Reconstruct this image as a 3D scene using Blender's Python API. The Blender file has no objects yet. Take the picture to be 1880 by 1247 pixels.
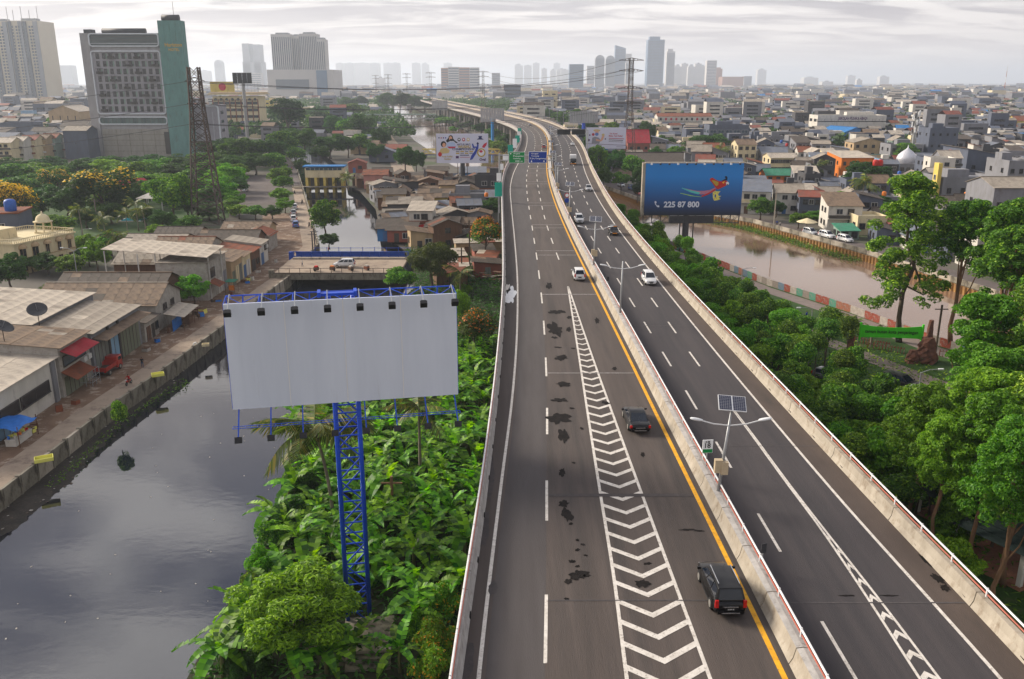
import bpy, math, random
import numpy as np
from math import sin, cos, pi, radians as R
from mathutils import Vector, Matrix, Quaternion
from mathutils.geometry import delaunay_2d_cdt
random.seed(7)
RNG = np.random.default_rng(7)
scene = bpy.context.scene
COL = scene.collection

# ---------------------------------------------------------------- camera
CAM_H = 36.0
FPX, PCX, PCY = 1600.0, 940.0, 623.5
PITCH = math.atan((623.5 - 150) / FPX)
SP, CP = sin(PITCH), cos(PITCH)
cam = bpy.data.cameras.new('camera'); cam_o = bpy.data.objects.new('camera', cam); COL.objects.link(cam_o)
cam.sensor_width = 36; cam.sensor_fit = 'HORIZONTAL'; cam.lens = 36 * FPX / 1880.0
cam.clip_start = 0.5; cam.clip_end = 40000
cam_o.location = (0, 0, CAM_H); cam_o.rotation_euler = (pi / 2 - PITCH, 0, 0)
scene.camera = cam_o

# ---------------------------------------------------------------- light and exposure
SUN_AZ, SUN_EL = R(-62), R(27)
sun = bpy.data.lights.new('sun', 'SUN'); sun.energy = 2.9; sun.angle = R(20); sun.color = (1.0, .90, .76)
sun_o = bpy.data.objects.new('sun', sun); COL.objects.link(sun_o)
sdir = Vector((sin(SUN_AZ) * cos(SUN_EL), cos(SUN_AZ) * cos(SUN_EL), sin(SUN_EL)))
sun_o.rotation_euler = (-sdir).to_track_quat('-Z', 'Y').to_euler(); sun_o.location = (0, 0, 300)
scene.view_settings.view_transform = 'Standard'; scene.view_settings.look = 'None'
scene.view_settings.exposure = 1.12; scene.view_settings.gamma = 1.0
scene.view_settings.use_curve_mapping = False
scene.cycles.max_bounces = 6; scene.cycles.diffuse_bounces = 2; scene.cycles.glossy_bounces = 3
scene.cycles.transmission_bounces = 2; scene.cycles.transparent_max_bounces = 6; scene.cycles.volume_bounces = 1
scene.cycles.use_denoising = True; scene.cycles.sample_clamp_indirect = 4.0
try:
    scene.cycles.denoiser = 'OPENIMAGEDENOISE'
except Exception:
    pass

world = bpy.data.worlds.new('World'); scene.world = world; world.use_nodes = True
wn, wl = world.node_tree.nodes, world.node_tree.links
wn.clear()
def W(t, **k):
    n = wn.new(t)
    for a, b in k.items(): setattr(n, a, b)
    return n
def wmath(op, a, b=None, c=None):
    n = W('ShaderNodeMath', operation=op)
    for i, v in enumerate((a, b, c)):
        if v is None: continue
        if isinstance(v, (int, float)): n.inputs[i].default_value = v
        else: wl.new(v, n.inputs[i])
    return n.outputs[0]
def wmix(f, a, b):
    n = W('ShaderNodeMix', data_type='RGBA')
    for s, v in ((n.inputs[0], f), (n.inputs[6], a), (n.inputs[7], b)):
        if isinstance(v, (int, float)): s.default_value = v
        elif isinstance(v, tuple): s.default_value = (*v, 1)
        else: wl.new(v, s)
    return n.outputs[2]
def wramp(v, stops):
    n = W('ShaderNodeValToRGB'); wl.new(v, n.inputs[0]); e = n.color_ramp.elements
    while len(e) < len(stops): e.new(0.5)
    for q, (p, c) in zip(e, stops): q.position = p; q.color = (c, c, c, 1)
    return n.outputs[0]
sky = W('ShaderNodeTexSky', sky_type='NISHITA', sun_disc=False)
sky.sun_elevation = SUN_EL; sky.sun_rotation = SUN_AZ % (2 * pi); sky.altitude = 0; sky.air_density = 1.2; sky.dust_density = 4.0; sky.ozone_density = 1
tc = W('ShaderNodeTexCoord'); sep = W('ShaderNodeSeparateXYZ'); wl.new(tc.outputs['Generated'], sep.inputs[0])
zc = wmath('MAXIMUM', sep.outputs[2], 0.0)
den = wmath('ADD', zc, 0.12)
cx_ = wmath('DIVIDE', sep.outputs[0], den); cy_ = wmath('DIVIDE', sep.outputs[1], den)
comb = W('ShaderNodeCombineXYZ'); wl.new(cx_, comb.inputs[0]); wl.new(cy_, comb.inputs[1])
def wnoise(scale, detail, rough, off, dist=0.0):
    m = W('ShaderNodeMapping'); wl.new(comb.outputs[0], m.inputs[0]); m.inputs['Location'].default_value = off
    m.inputs['Scale'].default_value = (.55, 1.25, 1)
    n = W('ShaderNodeTexNoise'); wl.new(m.outputs[0], n.inputs['Vector'])
    n.inputs['Scale'].default_value = scale; n.inputs['Detail'].default_value = detail; n.inputs['Roughness'].default_value = rough
    n.inputs['Distortion'].default_value = dist
    return n.outputs['Fac']
n1 = wramp(wnoise(2.3, 8, .56, (7.9, 4.2, 0), .6), [(.45, 0), (.59, 1)])      # lit gaps against grey banks
n2 = wramp(wnoise(1.7, 9, .6, (8.2, 5.3, 0), .3), [(.35, 0), (.7, 1)])
cloud_dark = (.95, 1.15, 2.1); cloud_lit = (11.0, 10.7, 10.6)
cl = wmix(wmath('MULTIPLY_ADD', n2, .30, wmath('MULTIPLY', n1, .80)), cloud_dark, cloud_lit)
low = wramp(zc, [(0.0, 1), (.04, .72), (.09, .42), (.15, .72), (.32, .66), (.44, .05), (.7, 0)])                                          # pale warm band low in the sky
cl = wmix(wmath('MULTIPLY', low, .92), cl, (8.0, 7.15, 6.55))
veil = wmath('MULTIPLY_ADD', n1, -.10, .88)
nishi = W('ShaderNodeMix', data_type='RGBA', blend_type='MULTIPLY'); nishi.inputs[0].default_value = 1
wl.new(sky.outputs[0], nishi.inputs[6]); nishi.inputs[7].default_value = (.5, .5, .5, 1)
final = wmix(veil, nishi.outputs[2], cl)
bg = W('ShaderNodeBackground'); wl.new(final, bg.inputs[0]); bg.inputs[1].default_value = 0.064
wo = W('ShaderNodeOutputWorld'); wl.new(bg.outputs[0], wo.inputs[0])

# ---------------------------------------------------------------- pixel geometry used to survey positions on the ground
def G(px, py, z=0.0):
    u = (px - PCX) / FPX; v = (py - PCY) / FPX
    t = (z - CAM_H) / (-SP - v * CP)
    return Vector((u * t, (CP - v * SP) * t, z))
def XZ(px, py, Y):
    u = (px - PCX) / FPX; v = (py - PCY) / FPX
    t = Y / (CP - v * SP)
    return u * t, CAM_H + t * (-SP - v * CP)

# ---------------------------------------------------------------- scene helpers
def tag(o, label=None, cat=None, group=None, kind=None):
    if label: o['label'] = label
    if cat: o['category'] = cat
    if group: o['group'] = group
    if kind: o['kind'] = kind
    return o
def empty(name, loc=(0, 0, 0), rz=0.0, label=None, cat=None, group=None):
    o = bpy.data.objects.new(name, None); COL.objects.link(o)
    o.location = loc; o.rotation_euler = (0, 0, rz); o.empty_display_size = .5
    return tag(o, label, cat, group)
def link(name, me, parent=None, loc=None, rot=None, scl=None):
    o = bpy.data.objects.new(name, me); COL.objects.link(o)
    if parent is not None: o.parent = parent
    if loc is not None: o.location = loc
    if rot is not None: o.rotation_euler = rot
    if scl is not None: o.scale = scl
    return o
KIDS = {}
def copy_tree(o, parent=None):
    c = o.copy(); COL.objects.link(c); c.parent = parent
    for ch in o.children: copy_tree(ch, c)
    return c
ORD = ['', 'nearest', 'second nearest', 'third nearest', 'fourth nearest', 'fifth nearest', 'sixth nearest', 'seventh nearest', 'eighth nearest', 'ninth nearest', 'tenth nearest',
       'eleventh nearest', 'twelfth nearest', 'thirteenth nearest', 'fourteenth nearest', 'fifteenth nearest', 'sixteenth nearest', 'seventeenth nearest', 'eighteenth nearest', 'nineteenth nearest', 'twentieth nearest']
TENS = {2: 'twenty', 3: 'thirty', 4: 'forty', 5: 'fifty', 6: 'sixty', 7: 'seventy', 8: 'eighty', 9: 'ninety'}
UNITS = ['', 'first', 'second', 'third', 'fourth', 'fifth', 'sixth', 'seventh', 'eighth', 'ninth']
def ordn(i):
    if i <= 20: return ORD[i]
    t, u = divmod(i % 100, 10)
    if u == 0: return {2: 'twentieth', 3: 'thirtieth', 4: 'fortieth', 5: 'fiftieth', 6: 'sixtieth', 7: 'seventieth', 8: 'eightieth', 9: 'ninetieth'}.get(t, 'hundredth') + ' nearest'
    return (TENS.get(t, 'hundred') + '-' + UNITS[u]) + ' nearest'
def rank_labels(objs, ref, refname):
    """objs: (object, base description); the label adds its rank of distance from a landmark within its own look-alikes"""
    by = {}
    for o, b in objs: by.setdefault(b, []).append(o)
    for b, l in by.items():
        l.sort(key=lambda o: (o.location.x - ref[0]) ** 2 + (o.location.y - ref[1]) ** 2)
        for i, o in enumerate(l):
            o['label'] = f"{b}, {ordn(i + 1)} to the {refname}" if len(l) > 1 else f"{b} near the {refname}"

class MB:
    """collects faces of one mesh; every face carries a material slot"""
    def __init__(s): s.v = []; s.f = []; s.m = []
    def add(s, vs, fs, mi=0):
        n = len(s.v); s.v += [tuple(p) for p in vs]; s.f += [tuple(i + n for i in f) for f in fs]; s.m += [mi] * len(fs); return s
    def poly(s, pts, mi=0): return s.add(pts, [tuple(range(len(pts)))], mi)
    def box(s, c, d, rz=0.0, mi=0, taper=1.0):
        hx, hy, hz = d[0] / 2, d[1] / 2, d[2] / 2; cr, sr = cos(rz), sin(rz); vs = []
        for z in (-1, 1):
            t = taper if z > 0 else 1
            for x, y in ((-1, -1), (1, -1), (1, 1), (-1, 1)):
                a, b = x * hx * t, y * hy * t
                vs.append((c[0] + a * cr - b * sr, c[1] + a * sr + b * cr, c[2] + z * hz))
        return s.add(vs, [(3, 2, 1, 0), (4, 5, 6, 7), (0, 1, 5, 4), (1, 2, 6, 5), (2, 3, 7, 6), (3, 0, 4, 7)], mi)
    def bar(s, p, q, w, h=None, mi=0):
        p, q = Vector(p), Vector(q); h = h or w; d = q - p
        if d.length < 1e-6: return s
        d.normalize(); a = d.cross(Vector((0, 0, 1)))
        if a.length < 1e-3: a = Vector((1, 0, 0))
        a.normalize(); b = a.cross(d); vs = []
        for o in (p, q):
            for x, y in ((-1, -1), (1, -1), (1, 1), (-1, 1)): vs.append(o + a * (x * w / 2) + b * (y * h / 2))
        return s.add(vs, [(3, 2, 1, 0), (4, 5, 6, 7), (0, 1, 5, 4), (1, 2, 6, 5), (2, 3, 7, 6), (3, 0, 4, 7)], mi)
    def tube(s, pts, rad, n=8, mi=0, cap=True):
        pts = [Vector(p) for p in pts]; k = len(pts)
        if isinstance(rad, (int, float)): rad = [rad] * k
        base = len(s.v); ref = None
        for i, p in enumerate(pts):
            d = (pts[min(i + 1, k - 1)] - pts[max(i - 1, 0)]).normalized()
            if ref is None: ref = Vector((1, 0, 0)) if abs(d.z) > .9 else Vector((0, 0, 1))
            a = d.cross(ref)
            if a.length < 1e-4: a = d.cross(Vector((0, 1, 0)))
            a.normalize(); b = d.cross(a)
            for j in range(n):
                t = 2 * pi * j / n; s.v.append(tuple(p + (a * cos(t) + b * sin(t)) * rad[i]))
        for i in range(k - 1):
            for j in range(n):
                j2 = (j + 1) % n; s.f.append((base + i * n + j, base + i * n + j2, base + (i + 1) * n + j2, base + (i + 1) * n + j)); s.m.append(mi)
        if cap:
            s.f.append(tuple(base + j for j in range(n))[::-1]); s.f.append(tuple(base + (k - 1) * n + j for j in range(n))); s.m += [mi, mi]
        return s
    def lathe(s, prof, c=(0, 0, 0), n=16, mi=0):
        base = len(s.v)
        for r, z in prof:
            for j in range(n):
                t = 2 * pi * j / n; s.v.append((c[0] + r * cos(t), c[1] + r * sin(t), c[2] + z))
        for i in range(len(prof) - 1):
            for j in range(n):
                j2 = (j + 1) % n; s.f.append((base + i * n + j, base + i * n + j2, base + (i + 1) * n + j2, base + (i + 1) * n + j)); s.m.append(mi)
        s.f.append(tuple(base + (len(prof) - 1) * n + j for j in range(n))); s.m.append(mi)
        return s
    def prism(s, poly, z0, z1, mi=0, mtop=None):
        n = len(poly)
        area = sum(poly[i][0] * poly[(i + 1) % n][1] - poly[(i + 1) % n][0] * poly[i][1] for i in range(n))
        if area < 0: poly = list(poly)[::-1]
        zf = (lambda p: z1(p)) if callable(z1) else (lambda p: z1)
        vs = [(p[0], p[1], z0) for p in poly] + [(p[0], p[1], zf(p)) for p in poly]
        s.add(vs, [tuple(range(n))[::-1]] + [(i, (i + 1) % n, n + (i + 1) % n, n + i) for i in range(n)], mi)
        return s.add([vs[n + i] for i in range(n)], [tuple(range(n))], mi if mtop is None else mtop)
    def me(s, name, mats, smooth=False):
        m = bpy.data.meshes.new(name); m.from_pydata(s.v, [], s.f)
        if not isinstance(mats, (list, tuple)): mats = [mats]
        for x in mats: m.materials.append(M(x))
        if len(mats) > 1: m.polygons.foreach_set('material_index', s.m)
        if smooth: m.polygons.foreach_set('use_smooth', [True] * len(m.polygons))
        m.update(); return m
    def build(s, name, mats, parent=None, smooth=False, loc=None, rot=None):
        return link(name, s.me(name, mats, smooth), parent, loc, rot)
def np_mesh(name, v, f, mats, mi=None, smooth=False):
    """fast mesh from arrays: v (n,3), f (m,4)"""
    m = bpy.data.meshes.new(name); k = f.shape[1]
    m.vertices.add(len(v)); m.vertices.foreach_set('co', v.astype(np.float32).ravel())
    m.loops.add(f.size); m.loops.foreach_set('vertex_index', f.astype(np.int32).ravel())
    m.polygons.add(len(f)); m.polygons.foreach_set('loop_start', np.arange(0, f.size, k, dtype=np.int32))
    try: m.polygons.foreach_set('loop_total', np.full(len(f), k, dtype=np.int32))
    except Exception: pass
    for x in (mats if isinstance(mats, (list, tuple)) else [mats]): m.materials.append(M(x))
    if mi is not None: m.polygons.foreach_set('material_index', mi.astype(np.int32))
    if smooth: m.polygons.foreach_set('use_smooth', np.ones(len(f), dtype=bool))
    if not smooth: m.shade_flat()
    m.update(calc_edges=True); m.validate(); return m

# ---------------------------------------------------------------- materials
MATS = {}
def M(x): return MATS[x] if isinstance(x, str) else x
def nodes_of(name):
    m = bpy.data.materials.new(name); m.use_nodes = True; MATS[name] = m
    t = m.node_tree; return m, t, t.nodes, t.links, t.nodes['Principled BSDF']
def hexc(h):
    h = h.lstrip('#'); c = [int(h[i:i + 2], 16) / 255 for i in (0, 2, 4)]
    return tuple(x / 12.92 if x <= .04045 else ((x + .055) / 1.055) ** 2.4 for x in c)
def pm(name, c1, c2=None, scale=1.0, rough=.8, metal=0.0, bump=0.0, bscale=None, stretch=(1, 1, 1), lo=.35, hi=.65, spec=.3, rand=0.0, coat=0.0, wear=None, detail=5):
    """procedural paint: two tones of a noise in object space, fine relief, optional per-object tone shift and streaky wear"""
    if isinstance(c1, str): c1 = hexc(c1)
    if isinstance(c2, str): c2 = hexc(c2)
    m, t, n, l, b = nodes_of(name)
    b.inputs['Roughness'].default_value = rough; b.inputs['Metallic'].default_value = metal
    b.inputs['Specular IOR Level'].default_value = spec; b.inputs['Coat Weight'].default_value = coat
    c2 = c2 or tuple(x * .8 for x in c1)
    tcn = n.new('ShaderNodeTexCoord'); mp = n.new('ShaderNodeMapping'); mp.inputs['Scale'].default_value = stretch; l.new(tcn.outputs['Object'], mp.inputs[0])
    nz = n.new('ShaderNodeTexNoise'); nz.inputs['Scale'].default_value = scale; nz.inputs['Detail'].default_value = detail; nz.inputs['Roughness'].default_value = .62; l.new(mp.outputs[0], nz.inputs['Vector'])
    rp = n.new('ShaderNodeValToRGB'); e = rp.color_ramp.elements
    e[0].position = lo; e[0].color = (*c1, 1); e[1].position = hi; e[1].color = (*c2, 1); l.new(nz.outputs['Fac'], rp.inputs[0])
    col = rp.outputs[0]
    if wear:
        wc, ws, wlo, whi = wear
        w2 = n.new('ShaderNodeTexNoise'); w2.inputs['Scale'].default_value = ws; w2.inputs['Detail'].default_value = 8; w2.inputs['Roughness'].default_value = .7; l.new(mp.outputs[0], w2.inputs['Vector'])
        wr = n.new('ShaderNodeValToRGB'); wr.color_ramp.elements[0].position = wlo; wr.color_ramp.elements[1].position = whi; l.new(w2.outputs['Fac'], wr.inputs[0])
        mx = n.new('ShaderNodeMix'); mx.data_type = 'RGBA'; l.new(wr.outputs[0], mx.inputs[0]); l.new(col, mx.inputs[6]); mx.inputs[7].default_value = (*(hexc(wc) if isinstance(wc, str) else wc), 1); col = mx.outputs[2]
    if rand:
        oi = n.new('ShaderNodeObjectInfo'); hs = n.new('ShaderNodeHueSaturation'); mr = n.new('ShaderNodeMapRange')
        mr.inputs['To Min'].default_value = 1 - rand; mr.inputs['To Max'].default_value = 1 + rand
        l.new(oi.outputs['Random'], mr.inputs[0]); l.new(mr.outputs[0], hs.inputs['Value']); l.new(col, hs.inputs['Color']); col = hs.outputs[0]
    l.new(col, b.inputs['Base Color'])
    if bump:
        bz = n.new('ShaderNodeTexNoise'); bz.inputs['Scale'].default_value = bscale or scale * 6; bz.inputs['Detail'].default_value = 3; l.new(mp.outputs[0], bz.inputs['Vector'])
        bp = n.new('ShaderNodeBump'); bp.inputs['Strength'].default_value = bump; bp.inputs['Distance'].default_value = .05; l.new(bz.outputs['Fac'], bp.inputs['Height']); l.new(bp.outputs[0], b.inputs['Normal'])
    return m
def leafm(name, dark, light, tip=None, tipfrac=0.0, rough=.55, trans=.35, jitter=.25):
    """foliage: tone differs from leaf to leaf and from plant to plant, thin leaves let light through"""
    m, t, n, l, b = nodes_of(name)
    g = n.new('ShaderNodeNewGeometry'); rp = n.new('ShaderNodeValToRGB'); e = rp.color_ramp.elements
    e[0].position = 0; e[0].color = (*dark, 1); e[1].position = 1 - tipfrac if tip else 1; e[1].color = (*light, 1)
    if tip:
        x = e.new(min(.999, 1 - tipfrac + .01)); x.color = (*tip, 1)
    l.new(g.outputs['Random Per Island'], rp.inputs[0])
    oi = n.new('ShaderNodeObjectInfo'); hs = n.new('ShaderNodeHueSaturation'); mr = n.new('ShaderNodeMapRange')
    mr.inputs['To Min'].default_value = 1 - jitter; mr.inputs['To Max'].default_value = 1 + jitter
    l.new(oi.outputs['Random'], mr.inputs[0]); l.new(mr.outputs[0], hs.inputs['Value']); l.new(rp.outputs[0], hs.inputs['Color'])
    ml = n.new('ShaderNodeMath'); ml.operation = 'MULTIPLY'; ml.inputs[1].default_value = 7.31; fr_ = n.new('ShaderNodeMath'); fr_.operation = 'FRACT'; m2 = n.new('ShaderNodeMapRange'); m2.inputs['To Min'].default_value = .475; m2.inputs['To Max'].default_value = .515
    l.new(oi.outputs['Random'], ml.inputs[0]); l.new(ml.outputs[0], fr_.inputs[0]); l.new(fr_.outputs[0], m2.inputs[0]); l.new(m2.outputs[0], hs.inputs['Hue'])
    l.new(hs.outputs[0], b.inputs['Base Color']); b.inputs['Roughness'].default_value = rough; b.inputs['Specular IOR Level'].default_value = .35
    tr = n.new('ShaderNodeBsdfTranslucent'); hs2 = n.new('ShaderNodeHueSaturation'); hs2.inputs['Value'].default_value = 1.5; hs2.inputs['Saturation'].default_value = 1.1
    l.new(hs.outputs[0], hs2.inputs['Color']); l.new(hs2.outputs[0], tr.inputs[0])
    mx = n.new('ShaderNodeMixShader'); mx.inputs[0].default_value = trans; l.new(b.outputs[0], mx.inputs[1]); l.new(tr.outputs[0], mx.inputs[2]); l.new(mx.outputs[0], n['Material Output'].inputs[0])
    return m
# ---------------------------------------------------------------- lettering as meshes, made while the scene is still empty
def make_text(body, bold=0.0):
    cu = bpy.data.curves.new('t', 'FONT'); cu.body = body; cu.size = 1; cu.offset = bold; cu.extrude = 0; cu.resolution_u = 3; cu.align_x = 'LEFT'
    o = bpy.data.objects.new('t', cu); COL.objects.link(o); dg = bpy.context.evaluated_depsgraph_get(); m = bpy.data.meshes.new_from_object(o.evaluated_get(dg))
    bpy.data.objects.remove(o); vs = [tuple(v.co) for v in m.vertices]; fs = [tuple(p.vertices) for p in m.polygons]; bpy.data.meshes.remove(m); return vs, fs
TXT = {b: make_text(b, w) for b, w in (('225 87 800', .035), ('Angke', .01), ('Pejagalan', .01), ('Gedung', .01), ('300 m', .01), ('Grogol', .01), ('Tomang', .01), ('T.Jkt-Tangerang', .01), ('Hariston', .015), ('HOTEL', .015), ('SEKOLAH PUSAKA ABADI', .02),
       ('Tak Kenal', .02), ('Maka Tak Kebal', .02), ('Oval', .04), ('ARTUR BRO', .02), ('WUSHU', .03), ('CHAMPIONSHIP', .02), ('Anak Rafdal', .02), ('Golder', .02), ('taman hutan kota penjaringan', .012), ('KM', .01), ('18', .02), ('B 1816 TK', .02), ('B 19 WL', .02))}
def text_on(parent, body, u, v, w, mat, name='lettering', y=-.02, h=None):
    """lettering lying on a panel whose local x runs right and local z up; (u, v) lower-left corner, w its width"""
    vs, fs = TXT[body]; xs = [a[0] for a in vs]; ys = [a[1] for a in vs]; s = w / (max(xs) - min(xs)); sz = s if h is None else h / (max(ys) - min(ys))
    b = MB(); b.add([(u + (a[0] - min(xs)) * s, y, v + (a[1] - min(ys)) * sz) for a in vs], fs); return b.build(name, mat, parent)
def ell(u, v, ru, rv, n=18, a0=0.0): return [(u + ru * cos(2 * pi * i / n) * cos(a0) - rv * sin(2 * pi * i / n) * sin(a0), v + ru * cos(2 * pi * i / n) * sin(a0) + rv * sin(2 * pi * i / n) * cos(a0)) for i in range(n)]
def shape_on(parent, pts, mat, name, y=-.02):
    b = MB(); b.add([(p[0], y, p[1]) for p in pts], [tuple(range(len(pts)))]); return b.build(name, mat, parent)
# ---------------------------------------------------------------- figures: one continuous skinned surface for each pose
def make_figure(J, E_):
    """J: name -> (x, y, z, radius); E_: bones"""
    names = list(J); me = bpy.data.meshes.new('fig'); me.from_pydata([J[n][:3] for n in names], [(names.index(a), names.index(b)) for a, b in E_], [])
    o = bpy.data.objects.new('fig', me); COL.objects.link(o); md = o.modifiers.new('s', 'SKIN'); md.use_smooth_shade = True; o.modifiers.new('d', 'SUBSURF').levels = 1; o.modifiers['d'].render_levels = 1
    for n, sv in zip(names, me.skin_vertices[0].data): sv.radius = (J[n][3], J[n][3]); sv.use_root = n == 'pelvis'
    dg = bpy.context.evaluated_depsgraph_get(); m = bpy.data.meshes.new_from_object(o.evaluated_get(dg)); vs = [tuple(v.co) for v in m.vertices]; fs = [tuple(p.vertices) for p in m.polygons]
    bpy.data.objects.remove(o); return vs, fs
BONES = [('pelvis', 'waist'), ('waist', 'chest'), ('chest', 'neck'), ('neck', 'head'), ('head', 'crown'), ('chest', 'shl'), ('chest', 'shr'), ('shl', 'ell'), ('shr', 'elr'), ('ell', 'wrl'), ('elr', 'wrr'), ('wrl', 'hal'), ('wrr', 'har'), ('pelvis', 'hil'), ('pelvis', 'hir'), ('hil', 'knl'), ('hir', 'knr'), ('knl', 'anl'), ('knr', 'anr'), ('anl', 'tol'), ('anr', 'tor')]
def figure(**o):
    J = dict(pelvis=(0, 0, .93, .13), waist=(0, 0, 1.08, .125), chest=(0, .01, 1.32, .14), neck=(0, .02, 1.47, .055), head=(0, .05, 1.57, .085), crown=(0, .04, 1.68, .075), shl=(-.18, 0, 1.40, .065), shr=(.18, 0, 1.40, .065), ell=(-.24, .02, 1.13, .045), elr=(.24, .02, 1.13, .045),
             wrl=(-.23, .12, .90, .032), wrr=(.23, .10, .90, .032), hal=(-.22, .15, .82, .035), har=(.22, .13, .82, .035), hil=(-.10, 0, .86, .10), hir=(.10, 0, .86, .10), knl=(-.11, .10, .50, .065), knr=(.11, -.02, .50, .065), anl=(-.11, .06, .09, .045), anr=(.11, -.16, .11, .045), tol=(-.11, .20, .05, .04), tor=(.11, -.03, .04, .04))
    J.update(o); return make_figure(J, BONES)
FIG = {'walk': figure(),
       'ride': figure(pelvis=(0, -.15, .78, .13), waist=(0, -.14, .95, .125), chest=(0, -.06, 1.18, .14), neck=(0, -.02, 1.33, .055), head=(0, .02, 1.44, .10), crown=(0, .01, 1.55, .10), shl=(-.18, -.05, 1.25, .065), shr=(.18, -.05, 1.25, .065), ell=(-.28, .15, 1.05, .045), elr=(.28, .15, 1.05, .045), wrl=(-.28, .40, 1.0, .032), wrr=(.28, .40, 1.0, .032), hal=(-.28, .47, 1.0, .035), har=(.28, .47, 1.0, .035),
                      hil=(-.11, -.12, .76, .10), hir=(.11, -.12, .76, .10), knl=(-.20, .26, .70, .065), knr=(.20, .26, .70, .065), anl=(-.18, .12, .30, .045), anr=(.18, .12, .30, .045), tol=(-.18, .26, .26, .04), tor=(.18, .26, .26, .04)),
       'bend': figure(waist=(0, .10, 1.02, .125), chest=(0, .34, 1.10, .14), neck=(0, .48, 1.12, .055), head=(0, .58, 1.10, .085), crown=(0, .66, 1.06, .075), shl=(-.18, .38, 1.10, .065), shr=(.18, .38, 1.10, .065), ell=(-.22, .48, .88, .045), elr=(.22, .48, .88, .045), wrl=(-.18, .58, .70, .032), wrr=(.18, .58, .70, .032), hal=(-.16, .64, .64, .035), har=(.16, .64, .64, .035), knl=(-.12, .04, .50, .065), knr=(.12, .02, .5, .065), anr=(.11, -.04, .09, .045), tor=(.11, .10, .05, .04), anl=(-.11, -.02, .09, .045), tol=(-.11, .12, .05, .04))}
# ================================================================ ELEVATED ROAD
ZD = 13.5
class Spl:
    def __init__(s, pts): s.y = np.array([p[0] for p in pts], float); s.x = np.array([p[1] for p in pts], float); s.d = np.gradient(s.x, s.y)
    def __call__(s, y):
        i = int(np.clip(np.searchsorted(s.y, y) - 1, 0, len(s.y) - 2)); h = s.y[i + 1] - s.y[i]; t = (y - s.y[i]) / h
        t2, t3 = t * t, t ** 3
        return float((2*t3 - 3*t2 + 1)*s.x[i] + (t3 - 2*t2 + t)*h*s.d[i] + (-2*t3 + 3*t2)*s.x[i+1] + (t3 - t2)*h*s.d[i+1])
XL = Spl([(-20, -2.6), (29, -1.95), (45, -1.4), (59, -1.05), (76, -.8), (92, -.7), (126, -1.0), (164, -1.55), (200, -1.9), (228, -1.5), (256, -.4), (304, 2.1), (349, 3.7), (400, 4.0), (449, 1.4), (537, -9.5), (605, -20.5), (826, -62), (1180, -124), (1300, -146)])
XY = Spl([(-20, 11.0), (29, 10.75), (60, 10.15), (92, 9.5), (130, 8.7), (175, 8.35), (222, 8.9), (260, 10.2), (312, 12.6), (366, 14.4), (410, 14.8), (450, 14.2), (495, 11.8), (553, 5.8), (635, -7.0), (732, -27), (826, -47), (1180, -110), (1300, -132)])
XR = Spl([(-20, 20.95), (30, 20.6), (44, 20.05), (67, 19.35), (89, 18.75), (125, 18.2), (155, 18.3), (212, 20.0), (260, 22.1), (299, 24.1), (343, 25.7), (370, 26.1), (443, 25.2), (489, 22.7), (578, 13.2), (692, -6), (844, -35), (1180, -97), (1300, -119)])
YS = [-20 + 2.0 * i for i in range(100)] + [180 + 6.0 * i for i in range(60)] + [540 + 20.0 * i for i in range(38)]
pm('asphalt_left', (.068, .055, .049), (.092, .074, .066), .7, .86, bump=.35, bscale=26, stretch=(1.3, .07, 1), wear=((.046, .040, .038), .45, .48, .70))
pm('asphalt_outer', (.080, .071, .070), (.062, .054, .053), .6, .86, bump=.35, bscale=26, stretch=(1.6, .12, 1), wear=((.066, .058, .056), .5, .52, .72))
pm('asphalt_right', (.042, .038, .041), (.060, .052, .053), .7, .84, bump=.35, bscale=26, stretch=(1.8, .10, 1), wear=((.050, .044, .047), .4, .52, .70))
pm('asphalt_shoulder', (.092, .070, .059), (.066, .051, .044), .5, .9, bump=.4, bscale=22, stretch=(1, .3, 1), wear=((.055, .046, .041), .8, .58, .72))
pm('tar_patch', (.007, .006, .006), (.016, .013, .012), 3, .8, bump=.4, spec=.1)
pm('repair_patch', (.050, .044, .044), (.066, .056, .055), 3, .85, bump=.3)
pm('road_paint', (.66, .62, .57), (.52, .48, .43), 2.5, .7, wear=((.20, .165, .14), 7, .53, .70))
pm('road_paint_faded', (.30, .28, .27), (.20, .185, .18), 2.5, .8, wear=((.10, .085, .08), 4, .45, .7))
pm('yellow_paint', (.78, .40, .018), (.60, .28, .015), 2.5, .7, wear=((.22, .13, .05), 6, .55, .72))
pm('parapet_concrete', (.40, .355, .29), (.30, .262, .21), 1.2, .9, bump=.3, stretch=(1, 1, .5), wear=((.20, .155, .11), 1.6, .52, .70))
pm('parapet_grey', (.42, .40, .38), (.31, .295, .28), 1.5, .9, bump=.3, wear=((.16, .14, .125), 2.2, .55, .72))
pm('deck_concrete', (.30, .28, .25), (.21, .195, .175), .4, .9, bump=.2, stretch=(1, 1, .3), wear=((.12, .105, .09), .7, .5, .7))
pm('rail_white', (.74, .74, .74), (.60, .60, .60), 3, .45)
pm('rail_red', (.40, .10, .06), (.32, .09, .06), 3, .5)
pm('joint_dark', (.055, .050, .052), (.085, .075, .075), 5, .8)

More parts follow.
